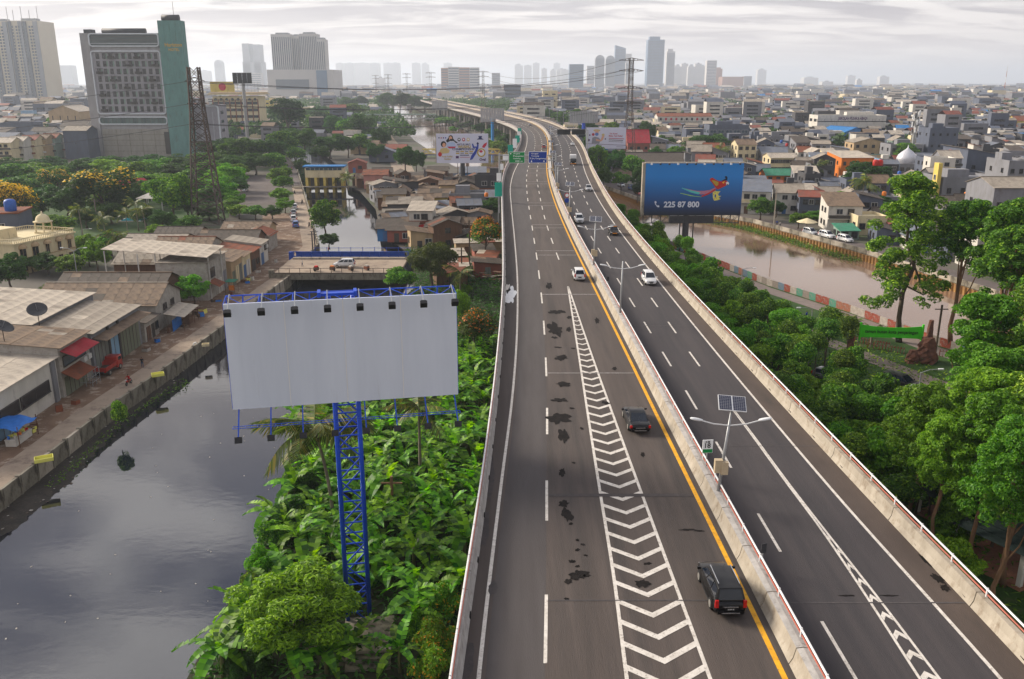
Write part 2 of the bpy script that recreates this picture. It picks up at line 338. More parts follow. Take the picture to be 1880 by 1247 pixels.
def strip(name, mat, xa, xb, ys, z, parent=None):
    v = []; f = []
    for y in ys: v += [(xa(y), y, z), (xb(y), y, z)]
    f = [(2 * i, 2 * i + 1, 2 * i + 3, 2 * i + 2) for i in range(len(ys) - 1)]
    b = MB(); b.add(v, f); return b.build(name, mat, parent)
slab = MB(); n = len(YS)
sec = lambda y: [(XL(y) - .45, 13.47), (XL(y) - .45, 13.0), (XL(y) + 1.2, 12.2), (XR(y) - 1.2, 12.2), (XR(y) + .45, 13.0), (XR(y) + .45, 13.47)]
vv = []; ff = []
for y in YS: vv += [(a, y, b) for a, b in sec(y)]
for i in range(n - 1):
    for j in range(6): ff.append((6 * i + j, 6 * i + (j + 1) % 6, 6 * (i + 1) + (j + 1) % 6, 6 * (i + 1) + j))
slab.add(vv, ff); ROAD = slab.build('elevated_road', 'deck_concrete'); tag(ROAD, kind='structure')
ROAD['label'] = 'elevated two-carriageway toll road on concrete deck curving away into the distance'
off = lambda fn, d: (lambda y: fn(y) + d)
EL = Spl([(-20, -1.75), (29, -1.4), (45.5, -.75), (60, -.1), (97, .55), (128, .3), (164, -.2), (194, -.45), (226, .3), (254, 1.7), (304, 4.4), (359, 6.0), (410, 6.2), (450, 4.0), (540, -7), (610, -18.5), (826, -59.5), (1300, -143)])
D1 = Spl([(-20, .7), (29, 1.3), (36, 1.62), (47, 2.05), (58, 2.5), (70, 2.85), (86, 3.15), (108, 3.3), (138, 3.25), (189, 3.2), (225, 3.8), (254, 5.0), (304, 7.6), (359, 9.2), (410, 9.4), (450, 7.5), (540, -2.8), (610, -14), (826, -55), (1300, -139)])
D2 = Spl([(90, 6.5), (107, 6.3), (122, 6.0), (140, 5.7), (180, 5.7), (224, 6.3), (254, 7.5), (304, 10.1), (359, 11.8), (410, 12.0), (450, 10.9), (540, .6), (610, -10.2), (826, -51), (1300, -135.5)])
CLf = Spl([(-20, 3.9), (29, 4.5), (36, 4.8), (45, 5.02), (56, 5.3), (67, 5.6), (97.5, 6.38)])
CRf = Spl([(-20, 8.15), (29, 7.8), (36, 7.62), (45, 7.4), (56, 7.15), (67, 6.93), (97.5, 6.45)])
ER = Spl([(-20, 19.6), (29, 19.2), (44, 18.45), (61, 17.95), (103, 17.2), (128, 16.95), (150, 16.9), (220, 18.6), (281, 21.6), (359, 23.9), (410, 24.2), (450, 22.7), (540, 14.6), (610, 5.6), (844, -37.5), (1300, -121.5)])
DA = Spl([(-20, 13.9), (29.5, 13.5), (38.6, 13.4), (62, 13.2), (92, 12.72), (130, 12.0), (160, 11.9), (212, 13.0), (260, 14.7), (312, 17.2), (366, 18.7), (410, 19.0), (450, 18.0), (540, 9.6), (610, .2), (826, -41), (1300, -126)])
DB = Spl([(-20, 16.2), (41, 16.15), (53, 15.85), (67, 15.5), (92, 15.1), (130, 14.5), (160, 14.4), (212, 15.8), (260, 17.7), (312, 20.2), (366, 21.8), (410, 22.0), (450, 20.6), (540, 12.2), (610, 2.9), (826, -38), (1300, -123.5)])
strip('asphalt_base', 'asphalt_left', off(XL, 0), off(XR, 0), YS, ZD, ROAD)
strip('outer_lane_surface', 'asphalt_outer', off(EL, .35), off(D1, -.02), YS, ZD + .004, ROAD)
strip('inbound_surface', 'asphalt_right', off(XY, 1.3), off(ER, .05), YS, ZD + .004, ROAD)
strip('shoulder_surface', 'asphalt_shoulder', off(ER, .05), off(XR, 0), YS, ZD + .004, ROAD)
ZM = ZD + .009
strip('edge_line', 'road_paint', off(EL, 0), off(EL, .17), YS, ZM, ROAD)
strip('edge_line', 'road_paint', off(ER, -.08), off(ER, .09), YS, ZM, ROAD)
strip('yellow_line', 'yellow_paint', off(XY, -.14), off(XY, .10), YS, ZM, ROAD)
strip('yellow_line', 'yellow_paint', off(XY, 1.62), off(XY, 1.78), [y for y in YS if y > 120], ZM, ROAD)
def dash(fn, y0, y1, w=.15, name='lane_dash', mat='road_paint', z=ZM):
    k = max(2, int((y1 - y0) / 6) + 1); strip(name, mat, off(fn, -w / 2), off(fn, w / 2), [y0 + (y1 - y0) * i / (k - 1) for i in range(k)], z, ROAD)
# dashes: about five metres of paint, seven and a half of gap near the camera, closing up beyond
y = 30.2 - 12.1
i = 0
while y < 520:
    ln, gap = (4.9, 7.0)
    dash(D1, y, y + ln)
    if y > 102: dash(D2, y, y + ln)
    y += ln + gap - (.2 if y > 100 else 0)
y = 28.9 - 9.9
while y < 520:
    dash(DA, y, y + 4.0)
    if y > 60: dash(DB, y, y + 4.0)
    y += 9.85
# gore with chevrons on the outbound side
gy = [-20 + i for i in range(118)]
strip('gore_line', 'road_paint', off(CLf, -.07), off(CLf, .09), gy + [97.5], ZM, ROAD)
strip('gore_line', 'road_paint', off(CRf, -.09), off(CRf, .07), gy + [97.5], ZM, ROAD)
def chevron(ya, xl, xr, w, drop, name='chevron'):
    xm = (xl + xr) / 2; b = MB()
    b.add([(xl, ya + drop, ZM + .004), (xm, ya, ZM + .004), (xr, ya + drop, ZM + .004), (xr, ya + drop - w, ZM + .004), (xm, ya - w, ZM + .004), (xl, ya + drop - w, ZM + .004)], [(0, 5, 4, 1), (1, 4, 3, 2)]); b.build(name, 'road_paint', ROAD)
y = 24.0
while y < 94:
    wdt = CRf(y) - CLf(y); chevron(y, CLf(y) + .09, CRf(y) - .09, .38 if wdt > 1 else .28, wdt * .36); y += 1.58
# second narrow gore on the inbound side
SLf = Spl([(-20, 15.35), (29, 16.02), (35, 16.16), (41, 16.2), (46, 16.06), (54, 15.9), (60, 15.74)])
SRf = Spl([(-20, 17.1), (29, 16.80), (35, 16.62), (41, 16.36), (46, 16.17), (54, 16.0), (60, 15.8)])
sy = [-20 + 2 * i for i in range(41)]
strip('gore_line', 'road_paint', off(SLf, -.06), off(SLf, .06), sy, ZM, ROAD)
strip('gore_line', 'road_paint', off(SRf, -.06), off(SRf, .06), sy, ZM, ROAD)
for k in range(12):
    y = 40.4 - 1.36 * k; a, b_ = SLf(y) + .06, SRf(y) - .06; mm = (a + b_) / 2; b = MB()
    b.add([(a, y - .35, ZM + .004), (mm, y, ZM + .004), (b_, y - .35, ZM + .004), (b_, y - .72, ZM + .004), (mm, y - .36, ZM + .004), (a, y - .72, ZM + .004)], [(0, 5, 4, 1), (1, 4, 3, 2)]); b.build('chevron', 'road_paint', ROAD)
# joints, transverse bars and seams
for y, mat, w in ((44.7, 'repair_patch', .38), (66.4, 'road_paint_faded', .18), (93.4, 'road_paint_faded', .3), (34.4, 'joint_dark', .08)):
    strip('expansion_joint', mat, off(D1, .1), off(XY, -.2), [y, y + w], ZM + .006, ROAD)
for y, w in ((34.2, .10), (51.8, .06), (80.6, .10), (110, .1)):
    strip('expansion_joint', 'joint_dark', off(XY, 1.4), off(XR, -.02), [y, y + w], ZM + .006, ROAD)
for pa in (469, 461, 419, 413, 378, 373, 338, 334, 318, 310, 268):
    y = G(1000, pa, ZD).y; strip('transverse_bar', 'road_paint_faded', off(D1, .05), off(XY, -.25), [y, y + .28 + .1 * (y > 170) + .2 * (y > 230)], ZM + .006, ROAD)
def blot(px, py, rx, ry, seed, mat='tar_patch', name='asphalt_patch', n=26, rough=.5):
    r = random.Random(seed); c = G(px, py, ZD); ph = [r.uniform(0, 6.28) for _ in range(4)]
    pts = []
    for i in range(n):
        t = 2 * pi * i / n
        k = 1 + rough * (.45 * sin(2 * t + ph[0]) + .4 * sin(5 * t + ph[1]) + .35 * sin(9 * t + ph[2])) * .8 + r.uniform(-.12, .12)
        pts.append((c.x + rx * k * cos(t), c.y + ry * k * sin(t), ZM + .008))
    b = MB(); b.add([(c.x, c.y, ZM + .008)] + pts, [(0, 1 + i, 1 + (i + 1) % n) for i in range(n)]); b.build(name, mat, ROAD)
for k, (px, py, rx, ry) in enumerate([(1022, 573, .8, .8), (1018, 604, .7, 2.1), (1008, 525, .3, 1.8), (1030, 657, .55, .7), (1045, 583, .25, .5), (1044, 605, .25, .7), (1035, 706, .6, .5), (1027, 735, .5, .45), (1027, 768, .75, 1.0),
                                      (1034, 800, .3, 1.2), (1032, 868, .2, .5), (1035, 925, .3, .35), (1041, 945, .28, .7), (1062, 1056, .42, .4), (1050, 1031, .14, .15), (1077, 1057, .18, .1), (1043, 1068, .2, .18), (1180, 1072, .3, .35), (1060, 992, .1, .1),
                                      (1060, 1010, .12, .12), (1075, 1020, .1, .08), (1262, 973, .35, .1), (1283, 975, .25, .08), (1096, 589, .2, 1.1), (1128, 677, .2, .4), (1048, 962, .12, .12), (1112, 740, .3, .3), (1180, 835, .12, .35), (1189, 1035, .2, .1),
                                      (1068, 787, .12, .2), (1053, 850, .12, .12), (1040, 1100, .1, .1), (1070, 1000, .1, .1), (1052, 640, .2, .2), (1024, 638, .3, .2), (1050, 750, .2, .15), (1018, 620, .3, .3), (1060, 1040, .1, .1)]):
    blot(px, py, rx, ry, 100 + k)
for k, (px, py, rx, ry) in enumerate([(899, 872, .28, 3.0), (886, 965, .34, 2.2), (858, 1215, .28, 1.2), (905, 1080, .2, .6)]): blot(px, py, rx, ry, 300 + k, 'repair_patch', rough=.25)
for k, (px, py, rx, ry) in enumerate([(1722, 1063, .22, .45), (1700, 1030, .14, .5), (1735, 1080, .18, .3), (1555, 1094, .3, .07), (1632, 1094, .35, .06)]): blot(px, py, rx, ry, 340 + k)
b = MB(); blot(937, 541, .62, 3.6, 361, 'rail_white', 'spilled_paint', rough=.35); blot(932, 530, .35, 1.8, 362, 'road_paint', 'spilled_paint')

# ---------------------------------------------------------------- parapets and median
def profile_run(name, mats, fn, prof, ys, parent, mis=None):
    """prof: closed list of (offset, height) swept along the road"""
    k = len(prof); v = []; f = []
    for y in ys: v += [(fn(y) + a, y, ZD + h) for a, h in prof]
    for i in range(len(ys) - 1):
        for j in range(k): f.append((k * i + j, k * i + (j + 1) % k, k * (i + 1) + (j + 1) % k, k * (i + 1) + j))
    f.append(tuple(range(k))[::-1]); f.append(tuple(k * (len(ys) - 1) + j for j in range(k)))
    b = MB(); b.add(v, f)
    if mis: b.m = [mis[j] for i in range(len(ys) - 1) for j in range(k)] + [0, 0]
    o = b.build(name, mats, parent); return o
def run_y(a, b, step): k = max(2, int(math.ceil((b - a) / step)) + 1); return [a + (b - a) * i / (k - 1) for i in range(k)]
def barrier(name, label, fn, prof, mats, mis, railx, seglen, ystart=20, mid=124):
    t = empty(name, (0, 0, 0), 0, label, 'barrier', 'concrete barriers of the elevated road')
    y = ystart
    while y < mid:
        profile_run('barrier_segment', mats, fn, prof, run_y(y, y + seglen - .06, 2.5), t, mis); y += seglen
    ys = [q for q in YS if q > y + .5]; profile_run('far_run', mats, fn, prof, [y] + ys, t, mis)
    rr = [q for q in YS if q >= ystart]
    for h, m, r, dx in ((1.16, 'rail_white', .05, 0), (.92, 'rail_red', .04, .02)):
        b = MB(); b.tube([(fn(q) + railx + dx, q, ZD + h) for q in rr], r, 6); b.build('rail', m, t)
    pmesh = MB().box((0, 0, 1.02), (.07, .07, .44)).me('rail_post', 'rail_white')
    q = ystart + 1
    while q < 150:
        link('rail_post', pmesh, t, (fn(q) + railx, q, ZD)); q += 2.9
    b = MB()
    while q < 470: b.box((fn(q) + railx, q, ZD + 1.02), (.07, .07, .44)); q += 5.8
    tag(b.build('far_rail_post', 'rail_white', t), kind='stuff')
    return t
PL = [(0, 0), (-.06, .55), (-.14, .86), (-.40, .86), (-.42, -.5), (-.46, -.5), (-.46, -.3)]
barrier('road_parapet', 'grey concrete parapet with white and red rails on the left edge of the road', XL, [(0, 0), (-.10, .30), (-.16, .86), (-.42, .86), (-.46, -.5), (-.02, -.5)], ['parapet_grey'], None, -.32, 8.0, 18)
barrier('road_parapet', 'cream concrete parapet with white and red rails along the right edge of the road', XR, [(0, 0), (.14, .28), (.20, .74), (.46, .74), (.46, -.5), (.02, -.5)], ['parapet_concrete'], None, .36, 8.0, 18)
barrier('median_barrier', 'stained cream concrete median barrier dividing the two carriageways', off(XY, .42), [(0, 0), (.14, .26), (.24, .74), (.50, .78), (.76, .74), (.82, .26), (.90, 0)], ['parapet_concrete', 'parapet_grey'], [0, 0, 1, 1, 0, 0, 0], .62, 4.0, 18)
# drain openings at the foot of the parapets
dm = MB().box((0, 0, .07), (.05, .42, .14)).me('drain_hole', 'tar_patch')
for q in [24 + 4.6 * i for i in range(26)]:
    link('drain_hole', dm, ROAD, (XL(q) - .015, q, ZD)); link('drain_hole', dm, ROAD, (XR(q) + .03, q + 1.5, ZD))
# piers under the far sweep of the deck
for q in range(440, 960, 28):
    t = empty('bridge_pier', ((XL(q) + XR(q)) / 2, q, 0), 0, None, 'bridge pier', 'piers under the far sweep of the road')
    hw = (XR(q) - XL(q)) / 2
    MB().box((0, 0, 11.6), (hw * 2 - 1, 1.8, 1.2)).build('crosshead', 'deck_concrete', t)
    for sx in (-.75, -.1, .6): MB().tube([(sx * hw, 0, -2), (sx * hw, 0, 11.0)], .8, 12).build('column', 'deck_concrete', t)
    t['label'] = 'round concrete columns with crosshead under the far highway deck, ' + ordn((q - 440) // 28 + 1) + ' to the river footbridge'
# ================================================================ GROUND, WATER, BANKS
pm('ground_mix', (.085, .075, .06), (.12, .108, .094), .06, .95, bump=.2, bscale=1.5, wear=((.055, .075, .03), .03, .5, .6))
pm('soil', (.14, .085, .055), (.20, .13, .085), .35, .95, bump=.5, bscale=4, wear=((.34, .27, .21), .5, .52, .62))
pm('grass_ground', (.022, .058, .010), (.042, .09, .016), .5, .95, bump=.6, bscale=6, wear=((.09, .065, .04), .25, .58, .68))
pm('undergrowth_soil', (.022, .032, .012), (.04, .038, .02), .6, .95, bump=.5, bscale=4)
pm('lane_concrete', (.33, .26, .195), (.26, .20, .15), .5, .9, bump=.25, bscale=8, wear=((.15, .11, .085), .4, .52, .68))
pm('street_asphalt', (.125, .10, .092), (.095, .08, .074), .5, .9, bump=.3, bscale=10)
pm('paving', (.23, .185, .165), (.185, .15, .135), .8, .9, bump=.25)
pm('mud', (.020, .017, .014), (.045, .036, .028), 1.1, .75, bump=.8, bscale=5, wear=((.13, .12, .10), 5, .64, .72))
pm('wall_old', (.24, .215, .17), (.16, .14, .105), .9, .92, bump=.4, bscale=9, stretch=(1, 1, .45), wear=((.06, .05, .04), 1.3, .5, .66))
pm('wall_pale', (.42, .37, .30), (.32, .275, .22), .9, .92, bump=.3, bscale=9, stretch=(1, 1, .45), wear=((.13, .11, .09), 1.1, .52, .68))
pm('sheet_pile', (.36, .20, .055), (.26, .13, .04), 1.2, .75, bump=.3, stretch=(1, 1, .3), wear=((.10, .06, .035), 1.6, .5, .66))
def water_mat(name, base, ior, wave, bscale, dist):
    m, t, n, l, b = nodes_of(name)
    b.inputs['Base Color'].default_value = (*base, 1); b.inputs['Roughness'].default_value = .035; b.inputs['IOR'].default_value = ior; b.inputs['Specular IOR Level'].default_value = .5
    tcn = n.new('ShaderNodeTexCoord'); mp = n.new('ShaderNodeMapping'); mp.inputs['Scale'].default_value = (1, 1.7, 1); l.new(tcn.outputs['Object'], mp.inputs[0])
    a = n.new('ShaderNodeTexNoise'); a.inputs['Scale'].default_value = bscale; a.inputs['Detail'].default_value = 4; l.new(mp.outputs[0], a.inputs['Vector'])
    bp = n.new('ShaderNodeBump'); bp.inputs['Strength'].default_value = wave; bp.inputs['Distance'].default_value = dist; l.new(a.outputs['Fac'], bp.inputs['Height']); l.new(bp.outputs[0], b.inputs['Normal'])
water_mat('canal_water', (.008, .010, .017), 2.15, .10, .8, .05)
water_mat('river_water', (.20, .125, .085), 1.65, .16, .9, .06)

canalL = [(-46.4, 20), (-46.4, 60), (-46.0, 92), (-45.1, 104), (-43.8, 128.6), (-42.5, 162), (-44.2, 197), (-58, 250), (-76, 318), (-94, 386), (-128, 490), (-170, 640)]
canalR = [(-20.5, 20), (-20.4, 60), (-21, 73), (-23, 82), (-23.7, 93), (-22.5, 110), (-20.9, 134), (-17.9, 154), (-20, 175), (-24.5, 193), (-32.5, 214), (-40, 256), (-52, 300), (-59, 316), (-71, 374), (-104, 480), (-150, 640)]
riverN = [(200, -40), (120, 30), (90, 70), (66, 107), (60, 120), (55, 137), (47, 157), (32, 211), (10, 270), (-8, 324), (-27, 398), (-63, 573), (-133, 995), (-280, 1858)]
riverF = [(260, 10), (150, 62), (110, 100), (86, 141), (77, 187), (64, 231), (42, 267), (31, 316), (-3, 473), (-39, 716), (-88, 995), (-262, 2000)]
canal_poly = canalL + canalR[::-1]; river_poly = riverN + riverF[::-1]
def inpoly(x, y, P):
    c = False; n = len(P); j = n - 1
    for i in range(n):
        if (P[i][1] > y) != (P[j][1] > y) and x < (P[j][0] - P[i][0]) * (y - P[i][1]) / (P[j][1] - P[i][1]) + P[i][0]: c = not c
        j = i
    return c
outer = [(-16000, -400), (16000, -400), (16000, 24000), (-16000, 24000)]
vs = [Vector(p) for p in outer + canal_poly + river_poly]; fs = []; o = 0
for P in (outer, canal_poly, river_poly): fs.append(list(range(o, o + len(P)))); o += len(P)
rv, re_, rf, *_ = delaunay_2d_cdt(vs, [], fs, 0, 1e-4)
g = MB(); keep = []
for f in rf:
    cx = sum(rv[i].x for i in f) / len(f); cy = sum(rv[i].y for i in f) / len(f)
    if not inpoly(cx, cy, canal_poly) and not inpoly(cx, cy, river_poly): keep.append(tuple(f))
g.add([(v.x, v.y, 0) for v in rv], keep); GROUND = tag(g.build('ground', 'ground_mix'), kind='structure')
bed = MB(); bed.add([(-700, 0, -4.5), (700, 0, -4.5), (700, 3000, -4.5), (-700, 3000, -4.5)], [(0, 1, 2, 3)]); tag(bed.build('canal_bed_ground', 'mud'), kind='structure')
def fill(name, poly, z, mat):
    vs = [Vector(p) for p in poly]; rv, _, rf, *_ = delaunay_2d_cdt(vs, [], [list(range(len(poly)))], 1, 1e-4)
    b = MB(); b.add([(v.x, v.y, z) for v in rv], [tuple(f) for f in rf]); return b.build(name, mat)
def grow(pl, d): return [(x + d, y) for x, y in pl]
tag(fill('canal_water', grow(canalL, -1.0) + grow(canalR, 1.5)[::-1], -1.6, 'canal_water'), 'still black canal water mirroring clouds beside the concrete lane', None, None, 'structure')
tag(fill('river_water', grow(riverN, -1.0) + grow(riverF, 1.0)[::-1], -1.55, 'river_water'), 'brown river water passing under the elevated road', None, None, 'structure')
def ribbon(name, mat, A, B, z, kind='structure'):
    b = MB(); n = len(A); b.add([(*p, z) for p in A] + [(*p, z) for p in B], [(i, n + i, n + i + 1, i + 1) for i in range(n - 1)]); o = b.build(name, mat)
    for p in o.data.polygons:
        if p.normal.z < 0: p.flip()
    return tag(o, kind=kind)
def offset_line(P, d):
    out = []
    for i, p in enumerate(P):
        a = P[max(i - 1, 0)]; b = P[min(i + 1, len(P) - 1)]; t = Vector((b[0] - a[0], b[1] - a[1])).normalized()
        out.append((p[0] - t.y * d, p[1] + t.x * d))
    return out
# lane along the canal: concrete, then soil up to the shop fronts
ribbon('canal_lane_road', 'lane_concrete', offset_line(canalL, 3.55)[1:9], offset_line(canalL, .35)[1:9], .05)
ribbon('canal_lane_road', 'street_asphalt', offset_line(canalL, 4.6)[8:], offset_line(canalL, .35)[8:], .055)
ribbon('soil_verge_ground', 'soil', offset_line(canalL, 13)[:8], offset_line(canalL, 3.5)[:8], .03)
ribbon('banana_ground', 'undergrowth_soil', canalR[:10], [(XL(p[1]) + 2, p[1]) for p in canalR[:10]], .03)
# park ground on the right and the paved way along the river
parkA = [(XR(y) - 3, y) for y in (20, 60, 100, 150, 200, 235)]
parkB = [(125, 20), (96, 60), (70, 100), (51, 148), (36, 200), (25, 233)]
ribbon('park_grass_ground', 'grass_ground', parkA, parkB, .03)
pw = [(92, 66), (67.2, 104), (61, 117.5), (55.8, 135), (47.8, 154.5), (32.5, 208), (14, 258)]
ribbon('park_path', 'paving', offset_line(pw, 3.9), offset_line(pw, .6), .05)
pw2 = [(74, 62), (61, 84), (52, 104), (45, 122), (37, 150)]
ribbon('park_path', 'paving', offset_line(pw2, 1.6), offset_line(pw2, -1.6), .05)
ribbon('far_bank_road', 'street_asphalt', offset_line(riverF, -1.0)[1:9], offset_line(riverF, -7.5)[1:9], .05)
fp = [tuple(G(x, y).xy) for x, y in ((742, 318), (725, 275), (703, 245), (685, 218), (668, 196), (655, 180))]
ribbon('river_path', 'lane_concrete', offset_line(fp, 4.5), offset_line(fp, -4.5), .06)
lot = [tuple(G(x, y).xy) for x, y in ((437, 372), (440, 325), (505, 322), (515, 378))]
tag(fill('parking_ground', lot, .05, 'street_asphalt'), kind='structure')
gl = [tuple(G(x, y).xy) for x, y in ((100, 470), (420, 400), (440, 300), (-100, 320))]
tag(fill('garden_grass_ground', gl, .025, 'grass_ground'), kind='structure')
# ------------------------------------------------ walls along the water
def wall_run(name, label, line, mats, z0, z1, th, seg, cat='wall', parts='wall_panel', post=None, tone=None, ystop=1e9):
    """a wall as separate panels between posts along a polyline"""
    t = empty(name, (line[0][0], line[0][1], 0), 0, label, cat); ox, oy = line[0]
    cache = {}; k = 0
    for a, b in zip(line, line[1:]):
        L = math.hypot(b[0] - a[0], b[1] - a[1]); n = max(1, round(L / seg)); rz = math.atan2(b[1] - a[1], b[0] - a[0])
        for i in range(n):
            f = (i + .5) / n; x = a[0] + (b[0] - a[0]) * f - ox; y = a[1] + (b[1] - a[1]) * f - oy; ln = round(L / n - .04, 2)
            m = mats[k % len(mats)] if tone is None else random.choice(mats); key = (ln, m)
            if key not in cache: cache[key] = MB().box((0, 0, (z0 + z1) / 2), (ln, th, z1 - z0)).me(parts, m)
            link(parts, cache[key], t, (x, y, random.uniform(-.02, .02)), (0, 0, rz)); k += 1
            if post:
                if 'p' not in cache: cache['p'] = MB().box((0, 0, (z0 + z1) / 2 + .05), (.28, th + .16, z1 - z0 + .1)).me('post', post)
                link('post', cache['p'], t, (a[0] + (b[0] - a[0]) * i / n - ox, a[1] + (b[1] - a[1]) * i / n - oy, 0), (0, 0, rz))
    return t
wall_run('canal_wall', 'low weathered concrete wall with posts between the lane and the black canal', canalL[1:8], ['wall_old', 'wall_pale', 'wall_old'], -2.6, .62, .3, 3.0, post='wall_old', tone=1)
wall_run('canal_wall', 'weathered bank wall of the canal beyond the blue railed bridge', canalL[7:11], ['wall_old'], -2.6, .75, .3, 7.0)
for nm, c in (('mural_red', '#8e4434'), ('mural_green', '#4f8a74'), ('mural_white', '#a89e94'), ('mural_blue', '#5f7688'), ('mural_orange', '#96604a'), ('mural_grey', '#857b72')):
    pm(nm, c, tuple(x * .6 for x in hexc(c)), 1.5, .85, wear=((.30, .26, .23), 1.4, .49, .60))
wall_run('mural_wall', 'low riverside wall painted with red green and white murals beside the park path', riverN[3:8], ['mural_red', 'mural_green', 'mural_white', 'mural_blue', 'mural_orange', 'mural_grey', 'mural_red'], -2.2, 1.25, .25, 1.7, tone=1)
wall_run('river_wall', 'old stone river wall by the trees below the elevated road', riverN[7:10], ['wall_old'], -2.6, .9, .3, 6.0)
line = riverF[3:9]
wall_run('river_parapet', 'pale concrete parapet along the far river road above the sheet piles', offset_line(line, -.3), ['wall_pale', 'wall_old'], -.4, 1.0, .3, 4.0, tone=1)
sp = empty('sheet_pile_wall', (line[0][0], line[0][1], 0), 0, 'rusty yellow corrugated sheet pile wall along the far river bank', 'retaining wall')
spm = MB().add([(-.6, 0, -2.6), (-.35, -.3, -2.6), (.15, -.3, -2.6), (.4, 0, -2.6), (.6, 0, -2.6), (-.6, 0, -.1), (-.35, -.3, -.1), (.15, -.3, -.1), (.4, 0, -.1), (.6, 0, -.1)], [(0, 1, 6, 5), (1, 2, 7, 6), (2, 3, 8, 7), (3, 4, 9, 8), (5, 6, 7, 8, 9)]).me('pile', 'sheet_pile')
k = 0
for a, b in zip(line, line[1:]):
    L = math.hypot(b[0] - a[0], b[1] - a[1]); n = round(L / 1.2); rz = math.atan2(b[1] - a[1], b[0] - a[0]) + pi
    for i in range(n):
        f = (i + .5) / n; link('pile', spm, sp, (a[0] + (b[0] - a[0]) * f - line[0][0], a[1] + (b[1] - a[1]) * f - line[0][1], random.uniform(-.04, .04)), (0, 0, rz)); k += 1
# silt and rubbish washed up against the left canal wall
r = random.Random(5); A = []; B = []
for i in range(90):
    y = 62 + i * .82; x0 = -46.1 + (y > 100) * (y - 100) * .055
    w = .5 + 2.6 * max(0, sin((y - 60) / 11)) * (1 - (y - 62) / 90) + .8 * r.random() + (1.2 if 96 < y < 108 else 0)
    A.append((x0, y)); B.append((x0 + w, y))
mb = MB(); n = len(A); mb.add([(*p, -1.22) for p in A] + [((p[0] + q[0]) / 2, p[1], -1.30 - .1 * r.random()) for p, q in zip(A, B)] + [(*p, -1.66) for p in B], [(i, n + i, n + i + 1, i + 1) for i in range(n - 1)] + [(n + i, 2 * n + i, 2 * n + i + 1, n + i + 1) for i in range(n - 1)])
tag(mb.build('mud_bank', 'mud', smooth=True), kind='structure')
pm('litter_pale', (.5, .48, .44), (.28, .24, .2), 9, .8, rand=.3); pm('litter_dark', (.06, .05, .04), (.13, .09, .06), 9, .9)
lt = MB()
for i in range(420):
    j = r.randrange(n - 1); t = r.random() ** 1.4; x = A[j][0] + (B[j][0] - A[j][0]) * t; y = A[j][1] + r.uniform(-.4, .4); s = r.uniform(.05, .22)
    lt.box((x, y, -1.25 - .36 * t + .02), (s, s * r.uniform(.4, 1.6), .05), r.uniform(0, 3), 0 if r.random() < .3 else 1)
for i in range(40): lt.box((r.uniform(-40, -22), r.uniform(52, 100), -1.595), (r.uniform(.05, .2), r.uniform(.04, .12), .03), r.uniform(0, 3), 0)
tag(lt.build('litter', ['litter_pale', 'litter_dark']), 'scattered washed up rubbish on the canal mud', None, None, 'stuff')
# ================================================================ VEGETATION
pm('bark', (.11, .082, .06), (.07, .052, .04), 3, .9, bump=.6, bscale=14, stretch=(1, 1, .2))
pm('bark_warm', (.25, .14, .075), (.15, .085, .05), 3, .9, bump=.6, bscale=14, stretch=(1, 1, .2))
pm('bark_pale', (.24, .20, .155), (.15, .125, .095), 3, .9, bump=.5, bscale=10, stretch=(1, 1, .2))
leafm('leaf_bright', (.035, .14, .006), (.19, .39, .018), trans=.34)
leafm('leaf_mid', (.020, .080, .006), (.115, .26, .015), (.25, .42, .03), .14, trans=.3)
leafm('leaf_deep', (.016, .058, .009), (.062, .155, .018))
leafm('leaf_dark', (.010, .034, .011), (.034, .080, .020))
leafm('leaf_olive', (.034, .056, .010), (.105, .13, .022))
leafm('leaf_lime', (.035, .13, .006), (.26, .50, .02), trans=.38, jitter=.05)
leafm('leaf_yellow_bush', (.06, .17, .012), (.17, .34, .02), (.62, .36, .02), .10)
leafm('blossom_orange', (.50, .10, .012), (.72, .19, .02), trans=.3, jitter=.1)
leafm('blossom_yellow', (.62, .33, .012), (.80, .48, .03), trans=.3, jitter=.1)
leafm('banana_leaf', (.020, .095, .008), (.185, .43, .018), trans=.42, rough=.52, jitter=.4)
leafm('palm_leaf', (.03, .06, .010), (.13, .18, .025), (.30, .26, .05), .12, trans=.3)
pm('banana_stem', (.16, .17, .06), (.10, .085, .04), 3, .8, stretch=(1, 1, .3))
def unit(n, rng):
    v = rng.normal(size=(n, 3)); return v / np.linalg.norm(v, axis=1, keepdims=True)
def leaf_quads(p, nrm, L, Wd, rng, fold=.12):
    n = len(p); a = np.cross(nrm, unit(n, rng)); a /= np.linalg.norm(a, axis=1, keepdims=True) + 1e-9
    b = np.cross(nrm, a); s = rng.uniform(.7, 1.3, (n, 1))
    v = np.stack([p - a * L * .5 * s, p + b * Wd * .5 * s + nrm * fold * L, p + a * L * .5 * s - nrm * fold * L * .5, p - b * Wd * .5 * s + nrm * fold * L], 1).reshape(-1, 3)
    return v, np.arange(4 * n).reshape(n, 4)
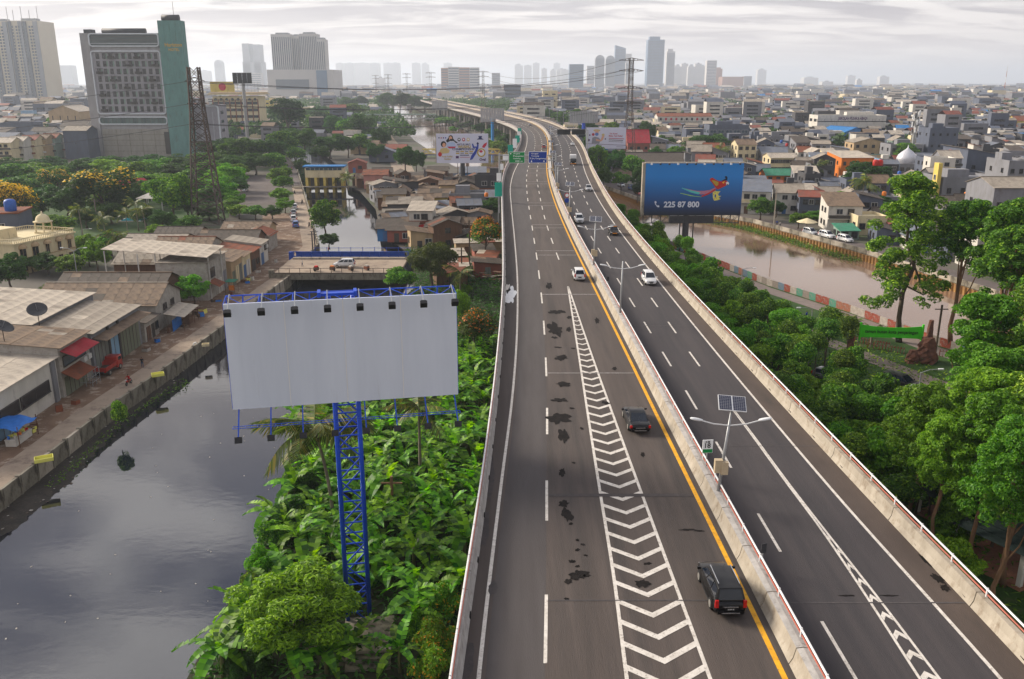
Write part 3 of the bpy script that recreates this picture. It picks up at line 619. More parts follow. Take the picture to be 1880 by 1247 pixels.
def crown_mesh(name, clumps, per, L, Wd, mats, seed, up=.35, blossom=0.0, inner=.2):
    rng = np.random.default_rng(seed); P = []; N = []
    tot = sum(max(r) ** 2 for c, r in clumps) / len(clumps)
    for c, r in clumps:
        k = int(per * (max(r) ** 2 / tot)); d = unit(k, rng); d[:, 2] = np.where(rng.random(k) < .55, np.abs(d[:, 2]), d[:, 2])
        rad = np.where(rng.random(k) < inner, rng.random(k) ** .5, rng.uniform(.86, 1.08, k))[:, None]
        P.append(np.array(c) + d * np.array(r) * rad); nn = d * .8 + np.array([0, 0, up]) + rng.normal(size=(k, 3)) * .45
        N.append(nn / np.linalg.norm(nn, axis=1, keepdims=True))
    P = np.concatenate(P); N = np.concatenate(N); v, f = leaf_quads(P, N, L, Wd, rng)
    m1 = np_mesh(name, v, f, mats[0]); m2 = None
    if blossom:
        zmin, zmax = P[:, 2].min(), P[:, 2].max(); sel = (rng.random(len(P)) < blossom * ((P[:, 2] - zmin) / (zmax - zmin)) ** 1.5) & (N[:, 2] > .25)
        q = P[sel] + N[sel] * L * .4; q = np.repeat(q, 2, 0) + rng.normal(size=(2 * sel.sum(), 3)) * L * .5
        v, f = leaf_quads(q, np.repeat(N[sel], 2, 0), L * .8, L * .7, rng); m2 = np_mesh('blossom', v, f, mats[1])
    return m1, m2
def trunk_mesh(h, r, clumps, mat, seed, lean=0.0, nl=7, start=.45):
    q = random.Random(seed); b = MB(); k = 6
    P = [Vector((lean * h * (i / k) ** 2 + q.uniform(-.03, .03) * h * (i > 0), q.uniform(-.03, .03) * h * (i > 0), h * i / k)) for i in range(k + 1)]
    b.tube(P, [r * (1.25 if i == 0 else 1) * (1 - .72 * i / k) for i in range(k + 1)], 7)
    for c, rr in q.sample(clumps, min(nl, len(clumps))):
        s = P[0].lerp(P[-1], 0); f = q.uniform(start, .95); i = min(k - 1, int(f * k)); s = P[i].lerp(P[i + 1], f * k - i); e = Vector(c); mid = s.lerp(e, .5) + Vector((0, 0, -.06 * h))
        b.tube([s, mid, e], [r * .42, r * .28, r * .1], 5, cap=False)
    return b.me('trunk', mat, smooth=True)
def blob_clumps(q, n, R3, cz, cr, hole=.35):
    out = []
    for i in range(n):
        t = q.uniform(0, 2 * pi); z = q.uniform(-.75, 1); s = math.sqrt(max(0, 1 - z * z)); k = q.uniform(hole, .82)
        out.append(((R3[0] * k * s * cos(t), R3[1] * k * s * sin(t), cz + R3[2] * k * z), tuple(cr * q.uniform(.7, 1.25) * w for w in (1, 1, .78))))
    return out
PROTO = {}
def proto(kind, i, h, clumps, per, L, Wd, mats, trunkmat, tr, blossom=0.0, lean=0.0, up=.35, inner=.2, start=.45, th=None):
    cm, bm_ = crown_mesh('crown', clumps, per, L, Wd, mats, 900 + len(PROTO) * 7 + i, up, blossom, inner)
    w = max(max(abs(c[0]) + r[0], abs(c[1]) + r[1]) for c, r in clumps) * 1.9; top = max(c[2] + r[2] for c, r in clumps)
    PROTO.setdefault(kind, []).append((trunk_mesh(th or h, tr, clumps, trunkmat, 5 + i, lean, start=start), cm, bm_, w, top))
for i in range(3):
    q = random.Random(50 + i)
    proto('broad', i, 5.5, blob_clumps(q, 64, (4.6, 4.6, 4.1), 5.4, .98), 112, .50, .30, ['leaf_mid'], 'bark', .28)
    proto('bright', i, 5.0, blob_clumps(q, 64, (4.3, 4.3, 3.9), 5.0, .95), 112, .50, .30, ['leaf_bright'], 'bark', .26)
    proto('deep', i, 6.0, blob_clumps(q, 66, (4.8, 4.8, 4.5), 5.8, 1.0), 112, .52, .30, ['leaf_deep'], 'bark', .3)
    proto('dark', i, 8.0, blob_clumps(q, 24, (3.6, 3.6, 4.8), 8.0, 1.5), 180, .55, .30, ['leaf_dark'], 'bark', .3)
    proto('lolly', i, 4.2, blob_clumps(q, 16, (1.15, 1.15, 1.7), 5.2, .85), 230, .26, .15, [('leaf_mid', 'leaf_bright', 'leaf_mid')[i]], 'bark', .12, start=.7)
    # tall open crowns of the riverside trees: tufts up a thin stem
    cl = []
    for j in range(120):
        z = (4.2 if i == 0 else 9.6) + (13.6 if i == 0 else 8.2) * q.random() ** .8; rr = (3.6 if z < 13 else 3.6 - .42 * (z - 13)) * q.uniform(.15, 1); t = q.uniform(0, 6.28); k_ = q.uniform(.4, .88)
        cl.append(((rr * cos(t), rr * sin(t), z), (k_, k_, k_ * .8)))
    proto('tall', i, 17, cl, 150, .34, .17, [('leaf_mid', 'leaf_bright', 'leaf_mid')[i]], ('bark', 'bark_warm', 'bark_warm')[i], .26, start=.25, up=.5)
    cl = [((rr * cos(t), rr * sin(t), 6.8 + q.uniform(-.5, .9) - rr * .16), (1.35, 1.35, .55)) for rr, t in ((q.uniform(.3, 5.2), q.uniform(0, 6.28)) for _ in range(26))]
    proto('umbrella', i, 6.4, cl, 180, .5, .28, [('leaf_deep', 'leaf_mid', 'leaf_olive')[i]], 'bark', .34, start=.3, up=.7)
q = random.Random(81)
proto('flame', 0, 5.6, blob_clumps(q, 26, (4.2, 4.0, 2.6), 5.6, 1.25), 210, .38, .2, ['leaf_mid', 'blossom_orange'], 'bark', .25, blossom=.28)
proto('flame', 1, 5.6, blob_clumps(q, 26, (4.2, 4.0, 2.6), 5.6, 1.25), 210, .40, .2, ['leaf_olive', 'blossom_orange'], 'bark', .25, blossom=.14)
proto('golden', 0, 6.5, blob_clumps(q, 26, (4.8, 4.8, 3.6), 6.8, 1.5), 200, .45, .25, ['leaf_olive', 'blossom_yellow'], 'bark', .3, blossom=.75)
proto('golden', 1, 6.5, blob_clumps(q, 26, (4.8, 4.8, 3.6), 6.8, 1.5), 200, .45, .25, ['leaf_deep', 'blossom_yellow'], 'bark', .3, blossom=.16)
proto('mango', 0, 5.2, blob_clumps(q, 44, (4.6, 4.4, 3.4), 4.9, .95), 330, .40, .13, ['leaf_lime'], 'bark', .3, up=.6, start=.25)
proto('olive', 0, 5.2, blob_clumps(q, 34, (4.4, 4.4, 3.2), 5.0, 1.1), 260, .36, .17, ['leaf_olive'], 'bark', .26)
for i, mt in enumerate(('leaf_mid', 'leaf_bright', 'leaf_yellow_bush', 'leaf_deep')):
    proto('shrub', i, 1.2, blob_clumps(q, 16, (1.5, 1.5, 1.1), 1.2, .6), 230, .26, .12, [mt], 'bark', .06, start=.2, up=.5)
def tree(kind, x, y, h, w, name, label=None, cat='tree', group=None, var=None, rz=None, z=0.0):
    P = PROTO[kind]; tm, cm, bm_, w0, h0 = P[random.randrange(len(P)) if var is None else var]
    t = empty(name, (x, y, z), random.uniform(0, 6.28) if rz is None else rz, label, cat, group); t.scale = (w / w0, w / w0, h / h0)
    link('trunk', tm, t); link('crown', cm, t)
    if bm_: link('blossom', bm_, t)
    return t
def tpx(kind, px, yb, yt, wpx, name, label=None, cat='tree', group=None, var=None):
    g = G(px, yb); h = XZ(px, yt, g.y)[1]; w = wpx * g.y * 1.03 / FPX
    return tree(kind, g.x, g.y, max(h, 1.2), w, name, label, cat, group, var)
# --- trees singled out in the photograph
tpx('golden', 25, 438, 335, 105, 'golden_tree', 'tree covered in golden yellow blossom behind the cream mansion', var=0)
tpx('golden', 190, 402, 312, 120, 'golden_tree', 'large dark tree dotted with orange yellow blossom in the left garden', var=1)
tpx('golden', 110, 370, 312, 60, 'golden_tree', 'smaller dark tree with few yellow blossoms left of the garden', var=1)
tpx('flame', 892, 482, 398, 84, 'flame_tree', 'leafy flame tree with orange flowers hard against the left parapet', var=0)
tpx('flame', 872, 655, 572, 100, 'flame_tree', 'sparse flame tree with bright orange blossom right of the blank billboard', var=1)
tpx('olive', 792, 535, 447, 104, 'broad_tree', 'olive green tree hiding the right end of the canal bridge')
tpx('broad', 735, 540, 492, 60, 'broad_tree', 'small olive tree behind the top edge of the blank billboard', var=1)
tpx('deep', 900, 405, 364, 46, 'round_tree', 'dark round tree beside the grey block house by the highway', var=0)
tpx('mango', 545, 1215, 1060, 270, 'mango_tree', 'broad bright green tree at the foot of the blue lattice tower', var=0)
tpx('broad', 598, 440, 366, 58, 'canal_tree', 'upright green tree leaning over the pale canal water', var=0)
tpx('deep', 605, 458, 428, 40, 'canal_shrub', 'low dark shrub on the bank under the upright canal tree', 'shrub', var=1)
tpx('bright', 358, 566, 502, 66, 'street_tree', 'bright green tree in front of the brick gable shop', var=1)
tpx('shrub', 218, 777, 738, 42, 'wall_shrub', 'green bush growing from the canal wall', 'shrub', var=0)
tpx('dark', 530, 262, 180, 74, 'conifer_tree', 'tall dark conical tree right of the cream office block', var=0)
tpx('umbrella', 1292, 300, 248, 92, 'rain_tree', 'wide flat-topped rain tree behind the blue billboard', var=0)
tpx('tall', 1650, 628, 318, 150, 'riverside_tree', 'tallest open-crowned tree standing by the mural wall', var=0)
tpx('tall', 1745, 640, 365, 125, 'riverside_tree', 'tall tree with a dark bare stem right of the tallest riverside tree', var=2)
# --- groups of trees
def grove(rows, ref, refname, base, group, name, kinds=None):
    L = []
    for kind, px, yb, yt, w in rows: L.append((tpx(kind, px, yb, yt, w, name, None, 'tree', group), base[kind] if isinstance(base, dict) else base))
    rank_labels(L, ref, refname)
desc = {'broad': 'mid green broadleaf tree', 'bright': 'bright yellow-green tree', 'deep': 'deep green rounded tree', 'dark': 'dark upright tree', 'umbrella': 'flat spreading tree', 'olive': 'olive tree', 'lolly': 'egg-shaped clipped tree', 'tall': 'tall open-crowned tree', 'shrub': 'low green shrub'}
hotel_xy = (G(235, 287).x, G(235, 287).y)
grove([('broad', 10, 348, 300, 95), ('bright', 60, 338, 298, 80), ('broad', 95, 345, 300, 80), ('deep', 150, 340, 292, 80), ('bright', 205, 336, 292, 80), ('broad', 245, 345, 296, 80), ('bright', 290, 335, 290, 90), ('deep', 340, 338, 296, 80),
       ('bright', 385, 340, 294, 80), ('bright', 420, 352, 300, 70), ('bright', 405, 380, 325, 70), ('deep', 80, 402, 340, 85), ('deep', 128, 408, 345, 80), ('broad', 320, 412, 318, 90), ('deep', 270, 380, 330, 60), ('broad', 300, 378, 330, 60), ('dark', 345, 372, 318, 50),
       ('deep', 30, 470, 428, 70), ('broad', 250, 350, 318, 70), ('bright', 255, 365, 325, 60), ('deep', 205, 412, 372, 60), ('bright', 440, 330, 300, 40), ('dark', 225, 405, 350, 50), ('deep', 160, 420, 380, 50), ('broad', 120, 362, 318, 80), ('deep', 175, 352, 310, 80), ('bright', 230, 362, 322, 80), ('broad', 280, 358, 315, 80), ('deep', 365, 365, 322, 70), ('bright', 400, 362, 315, 70), ('broad', 50, 362, 320, 80), ('deep', 10, 400, 350, 70), ('deep', 60, 430, 385, 70), ('broad', 110, 440, 395, 70), ('deep', 345, 400, 355, 60), ('bright', 425, 395, 365, 50), ('deep', 385, 405, 375, 50), ('broad', 180, 395, 350, 60), ('deep', 300, 430, 385, 50), ('bright', 160, 470, 430, 50), ('broad', 350, 425, 395, 44), ('deep', 20, 322, 288, 80), ('deep', 90, 318, 286, 80), ('deep', 330, 318, 282, 80), ('deep', 270, 316, 284, 80), ('broad', 380, 318, 280, 80), ('deep', 190, 318, 286, 80), ('deep', 230, 385, 340, 60), ('deep', 150, 385, 340, 60), ('bright', 330, 362, 325, 60), ('deep', 385, 385, 345, 60), ('broad', 60, 405, 365, 60), ('deep', 270, 420, 380, 50), ('broad', 20, 425, 390, 60)],
      hotel_xy, 'tall grey hotel', {k: v + ' in the left garden' for k, v in desc.items()}, 'garden trees in front of the hotel', 'garden_tree')
grove([('deep', 22, 545, 466, 80), ('deep', 90, 505, 462, 66), ('broad', 130, 508, 468, 56), ('bright', 180, 500, 440, 55), ('bright', 205, 470, 425, 50), ('deep', 165, 490, 450, 50), ('bright', 95, 545, 520, 40), ('deep', 60, 500, 470, 50), ('bright', 290, 440, 412, 44), ('bright', 330, 425, 405, 40)],
      tuple(G(60, 480).xy), 'cream mansion', {k: v + ' by the tin roofs' for k, v in desc.items()}, 'trees around the cream mansion', 'yard_tree')
grove([('deep', 400, 300, 254, 78), ('deep', 445, 308, 252, 84), ('deep', 490, 305, 255, 80), ('broad', 520, 290, 240, 60), ('deep', 560, 285, 235, 50), ('deep', 607, 292, 246, 66), ('dark', 500, 258, 222, 40), ('dark', 590, 245, 205, 50), ('deep', 620, 255, 212, 50), ('broad', 645, 260, 215, 50),
       ('deep', 665, 262, 210, 50), ('deep', 700, 280, 235, 40), ('deep', 745, 322, 268, 44), ('deep', 765, 318, 275, 36), ('broad', 650, 225, 190, 45), ('deep', 625, 225, 192, 45), ('dark', 665, 205, 176, 24), ('deep', 640, 205, 178, 40),
       ('broad', 560, 240, 210, 50), ('deep', 585, 225, 195, 45), ('dark', 735, 212, 166, 34), ('deep', 755, 205, 172, 40), ('deep', 710, 205, 170, 40), ('deep', 780, 205, 178, 36), ('broad', 545, 300, 270, 40), ('deep', 555, 318, 290, 34), ('deep', 470, 322, 282, 60), ('deep', 430, 325, 285, 60), ('broad', 505, 318, 280, 50), ('deep', 415, 322, 282, 60), ('broad', 520, 352, 322, 40), ('bright', 516, 372, 345, 40), ('bright', 524, 392, 362, 36), ('broad', 512, 340, 308, 40), ('deep', 436, 362, 325, 44), ('bright', 432, 385, 350, 44), ('broad', 470, 405, 378, 44), ('deep', 500, 402, 376, 40), ('broad', 440, 402, 376, 44), ('broad', 525, 335, 305, 26), ('deep', 590, 300, 268, 40), ('deep', 540, 275, 235, 50), ('deep', 640, 290, 250, 40), ('broad', 660, 285, 245, 44), ('deep', 690, 300, 262, 40), ('broad', 615, 235, 205, 50), ('deep', 505, 235, 205, 50), ('deep', 545, 230, 200, 50)],
      tuple(G(597, 320).xy), 'yellow sluice house', {k: v + ' on the canal strip' for k, v in desc.items()}, 'trees of the wooded strip between canal and river', 'strip_tree')
grove([('broad', 820, 232, 215, 50), ('bright', 832, 245, 232, 20), ('deep', 860, 240, 222, 40), ('deep', 885, 250, 226, 40), ('broad', 905, 262, 236, 40), ('deep', 925, 268, 244, 36), ('broad', 845, 228, 212, 40), ('deep', 880, 232, 216, 36), ('broad', 915, 285, 258, 34), ('deep', 930, 290, 262, 30), ('broad', 895, 280, 256, 30), ('deep', 800, 228, 210, 40)],
      (-2.0, 435), 'blue truss bridge', {k: v + ' left of the road bend' for k, v in desc.items()}, 'trees inside the road bend', 'bend_tree')
grove([('deep', 1050, 250, 200, 50), ('broad', 1025, 243, 206, 36), ('deep', 1005, 236, 200, 30), ('deep', 1075, 245, 205, 40), ('broad', 1095, 335, 266, 44), ('deep', 1128, 330, 276, 50), ('broad', 1160, 335, 285, 44), ('deep', 1108, 350, 308, 34), ('deep', 1188, 275, 222, 34), ('deep', 1176, 350, 300, 40), ('broad', 1140, 350, 316, 36),
       ('deep', 1222, 290, 248, 40), ('broad', 1240, 300, 268, 40), ('deep', 1205, 300, 268, 34), ('broad', 1090, 300, 240, 40), ('deep', 1080, 270, 222, 40), ('broad', 1120, 270, 224, 40), ('dark', 1170, 372, 330, 24), ('deep', 1330, 330, 300, 40), ('broad', 1395, 405, 362, 46), ('deep', 1425, 400, 368, 36)],
      (42, 399), 'pink poster billboard', {k: v + ' across the river' for k, v in desc.items()}, 'trees along the far river road', 'far_bank_tree')
grove([('deep', 1500, 335, 292, 54), ('deep', 1590, 365, 296, 90), ('bright', 1640, 372, 325, 60), ('broad', 1555, 395, 352, 70), ('bright', 1500, 408, 386, 50), ('broad', 1535, 405, 365, 50), ('deep', 1470, 310, 290, 40), ('broad', 1770, 400, 368, 60), ('broad', 1465, 420, 390, 40), ('deep', 1610, 400, 360, 60), ('broad', 1660, 300, 262, 50), ('deep', 1640, 290, 262, 40), ('broad', 1720, 430, 385, 60), ('deep', 1690, 290, 268, 36)],
      tuple(G(1655, 300).xy), 'silver mosque dome', {k: v + ' among the grey houses' for k, v in desc.items()}, 'trees in the quarter by the mosque', 'quarter_tree')
# --- park: clipped and free trees between the right parapet and the riverside path
L = []; pts = []; q = random.Random(21)
def park_edge(y): return float(np.interp(y, [40, 62, 84, 104, 122, 150, 208, 240], [76, 66, 55, 46.5, 40.5, 36, 29.5, 20.5]))
tries = 0
while len(pts) < 185 and tries < 14000:
    tries += 1; y = 62 + 160 * q.random() ** 1.25; x0 = XR(y) + 2.6; x1 = park_edge(y)
    if x1 < x0 + 1: continue
    x = q.uniform(x0, x1); sp_ = 2.3 + (y > 110) * .4
    if (x > 43 and y < 97) or (41 < x < 54 and 87 < y < 106) or any((x - a) ** 2 + (y - b) ** 2 < sp_ * sp_ for a, b in pts): continue
    pts.append((x, y))
for x, y in pts:
    near = min(1, max(0, (x - XR(y)) / 14)); k = q.choice(['lolly', 'lolly', 'lolly', 'broad', 'bright'])
    h = q.uniform(5.0, 7.2) if k == 'lolly' else q.uniform(4.2, 6.2)
    L.append((tree(k, x, y, h, q.uniform(2.7, 3.6) if k == 'lolly' else q.uniform(3.8, 5.2), 'park_tree', None, 'tree', 'young trees of the riverside park'), desc[k] + ' in the riverside park'))
rank_labels(L, (60, 121), 'green banner gate')
L = []
for x, y, h, w, k in ((45, 80, 17, 7.5, 'tall'), (49, 74, 19, 7.5, 'tall'), (54, 84, 20, 8, 'tall'), (52, 67, 20, 8, 'tall'), (45.5, 65, 18, 7, 'tall'), (58, 76, 21, 8, 'tall'), (62, 93, 22, 9, 'tall'), (58, 88, 19, 8, 'tall'), (66, 86, 22, 9, 'tall'), (67, 103, 22, 9, 'tall'), (41.5, 71, 14.5, 6.5, 'tall'), (58, 66, 21, 8, 'tall'), (40, 62, 15, 6.5, 'tall'), (43, 58, 17, 7, 'tall'), (48, 60, 18, 7, 'tall'), (36.5, 57, 13, 6, 'tall'), (38, 66, 14, 6, 'tall'), (64, 98, 20, 8, 'tall'), (71, 110, 22, 9, 'tall'), (53, 78, 18, 7.5, 'tall'),
                      (35.5, 74, 7, 6, 'bright'), (32, 70, 7, 6, 'bright'), (30, 78, 6.5, 6, 'broad'), (38, 79, 7, 6, 'bright'), (29, 62, 5, 5, 'broad'), (32, 56, 4.5, 4.5, 'bright'), (28, 69, 5.5, 5, 'bright'), (34, 84, 6.5, 5.5, 'broad'), (76, 116, 23, 9, 'tall'), (72, 120, 20, 8, 'tall'), (70, 95, 24, 9, 'tall'), (33.5, 53, 15, 5, 'tall'), (36, 50, 16.5, 5, 'tall'), (38.5, 55, 17, 5.5, 'tall'), (41, 52, 18.5, 6, 'tall'), (35, 59, 14.5, 5, 'tall'), (32.5, 60, 12.5, 4.5, 'tall'), (44, 50, 19, 6, 'tall'), (33, 65, 13, 5, 'tall'), (64, 110, 22, 8, 'tall'), (60, 102, 20, 8, 'tall'), (75, 104, 24, 9, 'tall'), (62, 84, 21, 8, 'tall'), (66, 78, 22, 8, 'tall'), (56, 71, 20, 7, 'tall'), (78, 122, 22, 9, 'tall'), (82, 112, 24, 9, 'tall'), (68, 114, 20, 8, 'tall')):
    L.append((tree(k, x, y, h, w * 1.25 if k == 'tall' else w, 'tall_park_tree' if k == 'tall' else 'park_tree', None, 'tree', 'trees shading the park shelters', (1 if (x + y) % 3 else 2) if k == 'tall' else None), desc[k] + ' over the park shelters'))
rank_labels(L, (36, 55), 'slate roofed shelter')

# --- banana plants: stem with separate torn leaves
def banana_leaf(seed):
    q = random.Random(seed); Ln = 1.0; b = MB(); n = 9; arch = q.uniform(.45, .95)
    mid = [(Ln * (i / n) * (1 - .18 * arch * i / n), Ln * (.42 * (i / n) - arch * (i / n) ** 2)) for i in range(n + 1)]
    for s in (-1, 1):
        for i in range(n):
            f0, f1 = i / n, (i + 1) / n; w0 = .125 * math.sin(pi * min(1, .10 + .9 * f0)) ** .6; w1 = .125 * math.sin(pi * min(1, .10 + .9 * f1)) ** .6
            cut = .018 if q.random() < .45 else 0; dr = q.uniform(.0, .05)
            (x0, z0), (x1, z1) = mid[i], mid[i + 1]
            b.add([(x0, 0, z0), (x1, 0, z1), (x1 - cut + .03, s * w1, z1 + .05 * arch - dr), (x0 + cut + .03, s * w0, z0 + .05 * arch - dr)], [(0, 1, 2, 3) if s > 0 else (3, 2, 1, 0)])
    return b.me('leaf', 'banana_leaf')
BL = [banana_leaf(i) for i in range(7)]
BST = MB().tube([(0, 0, -.1), (.03, 0, .9), (0, .02, 1.7)], [.16, .12, .07], 7).me('stem', 'banana_stem', smooth=True)
def banana(x, y, s, q, z=0.0):
    t = empty('banana_plant', (x, y, z), q.uniform(0, 6.28), None, 'banana plant', 'banana plants on the canal bank'); hs = s * q.uniform(.85, 1.35)
    link('stem', BST, t, scl=(s, s, hs)); n = q.randint(9, 12)
    for i in range(n):
        a = 2.4 * i + q.uniform(-.3, .3); up = q.uniform(-.15, .55) if i < n - 2 else q.uniform(.7, 1.15); Ls = s * q.uniform(1.9, 2.9)
        link('leaf', BL[q.randrange(7)], t, (0, 0, 1.55 * hs + q.uniform(-.15, .1)), (q.uniform(-.3, .3), -up, a), (Ls, Ls * q.uniform(.9, 1.35), Ls))
    return t
q = random.Random(33); pts = []; L = []; tries = 0
for px, py in ((718, 1085), (760, 1050), (610, 1000), (560, 1010), (590, 960), (640, 930), (735, 1235), (600, 1240), (540, 1245), (650, 1215), (800, 985), (745, 960), (700, 900), (830, 930), (775, 880), (840, 860), (660, 1010), (690, 1000), (560, 960)):
    g = G(px, py); pts.append((g.x, g.y))
while len(pts) < 215 and tries < 14000:
    tries += 1; y = q.uniform(46, 122); x0 = np.interp(y, [p[1] for p in canalR], [p[0] for p in canalR]) + (.6 if y > 62 else 2.2); x1 = XL(y) - 1.9
    x = q.uniform(x0, x1)
    if y < 53 and (-17.5 < x < -11.5 or x > -6): continue
    if abs(x + 10.3) < 2.6 and 47 < y < 54.5: continue
    if any((x - a) ** 2 + (y - b) ** 2 < 1.75 ** 2 for a, b in pts): continue
    pts.append((x, y))
for x, y in pts: L.append((banana(x, y, q.uniform(.75, 1.3), q), ('banana plant far behind' if y > 88 else 'banana plant before' if y < 57 else 'banana plant left of' if x < -10.5 else 'banana plant right of') + ' the tower'))
rank_labels(L, (-10.3, 52), 'blue lattice tower')
L = []
for k, (px, yb, yt, w, v) in enumerate(((800, 1200, 1140, 90, 2), (815, 1130, 1075, 80, 2), (790, 1250, 1190, 90, 2), (770, 1170, 1120, 70, 1), (745, 1120, 1090, 60, 1), (560, 925, 872, 70, 3), (545, 965, 915, 60, 3), (580, 890, 850, 60, 0), (470, 1240, 1200, 70, 3), (440, 1250, 1215, 50, 3), (830, 1060, 1010, 50, 1), (600, 930, 890, 60, 0), (850, 545, 520, 34, 1), (845, 590, 530, 40, 1), (575, 1010, 970, 60, 0), (640, 975, 945, 60, 1), (500, 1015, 960, 70, 0), (485, 1060, 1005, 70, 1), (520, 985, 930, 70, 3), (470, 1100, 1050, 60, 0), (455, 1150, 1100, 55, 3), (440, 1195, 1150, 50, 0), (425, 1240, 1195, 50, 3), (545, 905, 860, 60, 0), (560, 855, 820, 50, 3))):
    L.append((tpx('shrub', px, yb, yt, w, 'bank_shrub', None, 'shrub', 'bushes on the canal bank', v), ('yellow flecked bush' if v == 2 else 'green bush') + ' between banana plants and parapet'))
rank_labels(L, (-10.3, 52), 'blue lattice tower')
# --- palms with separate fronds
def frond_mesh(seed, n=24):
    q = random.Random(seed); b = MB(); sag = q.uniform(.35, .6); P = [Vector((f * (1 - .15 * f), 0, .32 * f - sag * f * f)) for f in (i / n for i in range(n + 1))]
    b.tube(P[::4], [.012, .010, .008, .006, .005, .004, .003][:len(P[::4])], 4, cap=False)
    for i in range(2, n + 1):
        f = i / n; ln = .26 * math.sin(pi * min(.97, .12 + .85 * f)) ** .7
        for s in (-1, 1):
            p = P[i]; d = Vector((.10 + .05 * q.random(), s * ln, -ln * (.55 + .5 * q.random()))); w = Vector((.034, 0, 0)); b.add([p - w * .5, p + w * .5, p + d * .6 + w * .4, p + d], [(0, 1, 2, 3)])
    return b.me('frond', 'palm_leaf')
FR = [frond_mesh(i) for i in range(4)]
def palm(x, y, h, fl, name, label, group=None, nf=15, lean=.1, seed=1, tr=.16):
    q = random.Random(seed); t = empty(name, (x, y, 0), q.uniform(0, 6.28), label, 'palm', group); k = 6; P = [Vector((lean * h * (i / k) ** 2, 0, h * i / k)) for i in range(k + 1)]
    MB().tube(P, [tr * (1.5 if i == 0 else 1.05 - .4 * i / k) for i in range(k + 1)], 8).build('trunk', 'bark_pale', t, smooth=True)
    for i in range(nf):
        up = q.uniform(-.55, .75); Ls = fl * q.uniform(.85, 1.12); link('frond', FR[q.randrange(4)], t, P[-1], (q.uniform(-.4, .4), -up, 2.4 * i + q.uniform(-.2, .2)), (Ls, Ls, Ls))
    return t
pg = G(610, 925); palm(-15.0, 66, 9.0, 5.6, 'coconut_palm', 'coconut palm leaning out below the blank billboard', nf=22, lean=-.12, seed=3).rotation_euler.z = .2
palm(-8.5, 74, 7.5, 3.6, 'coconut_palm', 'slim palm trunk behind the right of the blue lattice tower', nf=10, lean=.03, seed=8)
palm(G(845, 548).x, G(845, 548).y, 4.5, 3.4, 'young_palm', 'young yellow-green palm peeking over the blank billboard', nf=10, seed=4)
L = []
for k, (px, yb, yt) in enumerate(((155, 450, 385), (205, 470, 430), (218, 475, 435), (255, 425, 372), (270, 440, 385), (195, 440, 400), (235, 430, 395))):
    g = G(px, yb); L.append((palm(g.x, g.y, XZ(px, yt, g.y)[1], 3.2, 'garden_palm', None, 'palms in the garden', 12, .03, 30 + k, .12), 'slender palm by the blue pool'))
rank_labels(L, tuple(G(268, 404).xy), 'turquoise pool')
L = []
for k, (px, yb, yt, fl) in enumerate(((1320, 322, 275, 5.5), (1500, 345, 305, 5), (1578, 395, 335, 5), (640, 350, 326, 3.5), (625, 345, 325, 3.5))):
    g = G(px, yb); L.append((palm(g.x, g.y, XZ(px, yt, g.y)[1], fl, 'coconut_palm', None, 'palms among the houses', 14, .05, 60 + k), 'coconut palm among low houses'))
rank_labels(L, tuple(G(1320, 322).xy), 'flat-topped rain tree')
L = []
for k, (px, yb) in enumerate(((1540, 612), (1563, 622), (1598, 640))):
    g = G(px, yb); L.append((palm(g.x, g.y, 2.6, 2.0, 'park_palm', None, 'stubby palms at the banner gate', 12, .0, 80 + k, .2), 'stubby feather palm by the mural wall'))
rank_labels(L, (60, 121), 'green banner gate')
# --- ground cover that nobody could count
def cover(name, mat, poly, n, L, label, zmax=.6, seed=4, z0=.05):
    rng = np.random.default_rng(seed); xs = [p[0] for p in poly]; ys = [p[1] for p in poly]; P = []
    while len(P) < n:
        x, y = rng.uniform(min(xs), max(xs)), rng.uniform(min(ys), max(ys))
        if inpoly(x, y, poly): P.append((x, y, z0 + zmax * rng.random() ** 2))
    P = np.array(P); N = unit(n, rng) * .6 + np.array([0, 0, 1]); N /= np.linalg.norm(N, axis=1, keepdims=True); v, f = leaf_quads(P, N, L, L * .4, rng)
    tag(link(name, np_mesh(name, v, f, mat)), label, None, None, 'stuff')
cover('undergrowth', 'leaf_deep', [(p[0] + .3, p[1]) for p in canalR[:10]] + [(XL(p[1]) - .8, p[1]) for p in canalR[:10]][::-1], 26000, .55, 'low tangled undergrowth below the banana plants', 1.3)
cover('ground_cover', 'leaf_mid', [(XR(y) + .8, y) for y in (40, 80, 130, 200, 230)] + [(22, 231), (31, 200), (41, 148), (58, 100), (74, 60), (84, 40)], 24000, .5, 'low green ground cover under the park trees', .8, 9)
cover('bank_weeds', 'leaf_bright', [(-44.9, 76), (-43.6, 76), (-44, 90), (-43.5, 100), (-41, 106), (-43.3, 108), (-45.2, 92)], 420, .3, 'weeds on the muddy foot of the canal wall', .3, 12, -1.35)
cover('bank_weeds', 'leaf_mid', [(p[0] - 3.5, p[1] - 1.5) for p in riverF[4:7]] + [(p[0] - .3, p[1]) for p in riverF[4:7]][::-1], 4000, .5, 'weeds on the silt below the sheet piles', .8, 13, -1.5)
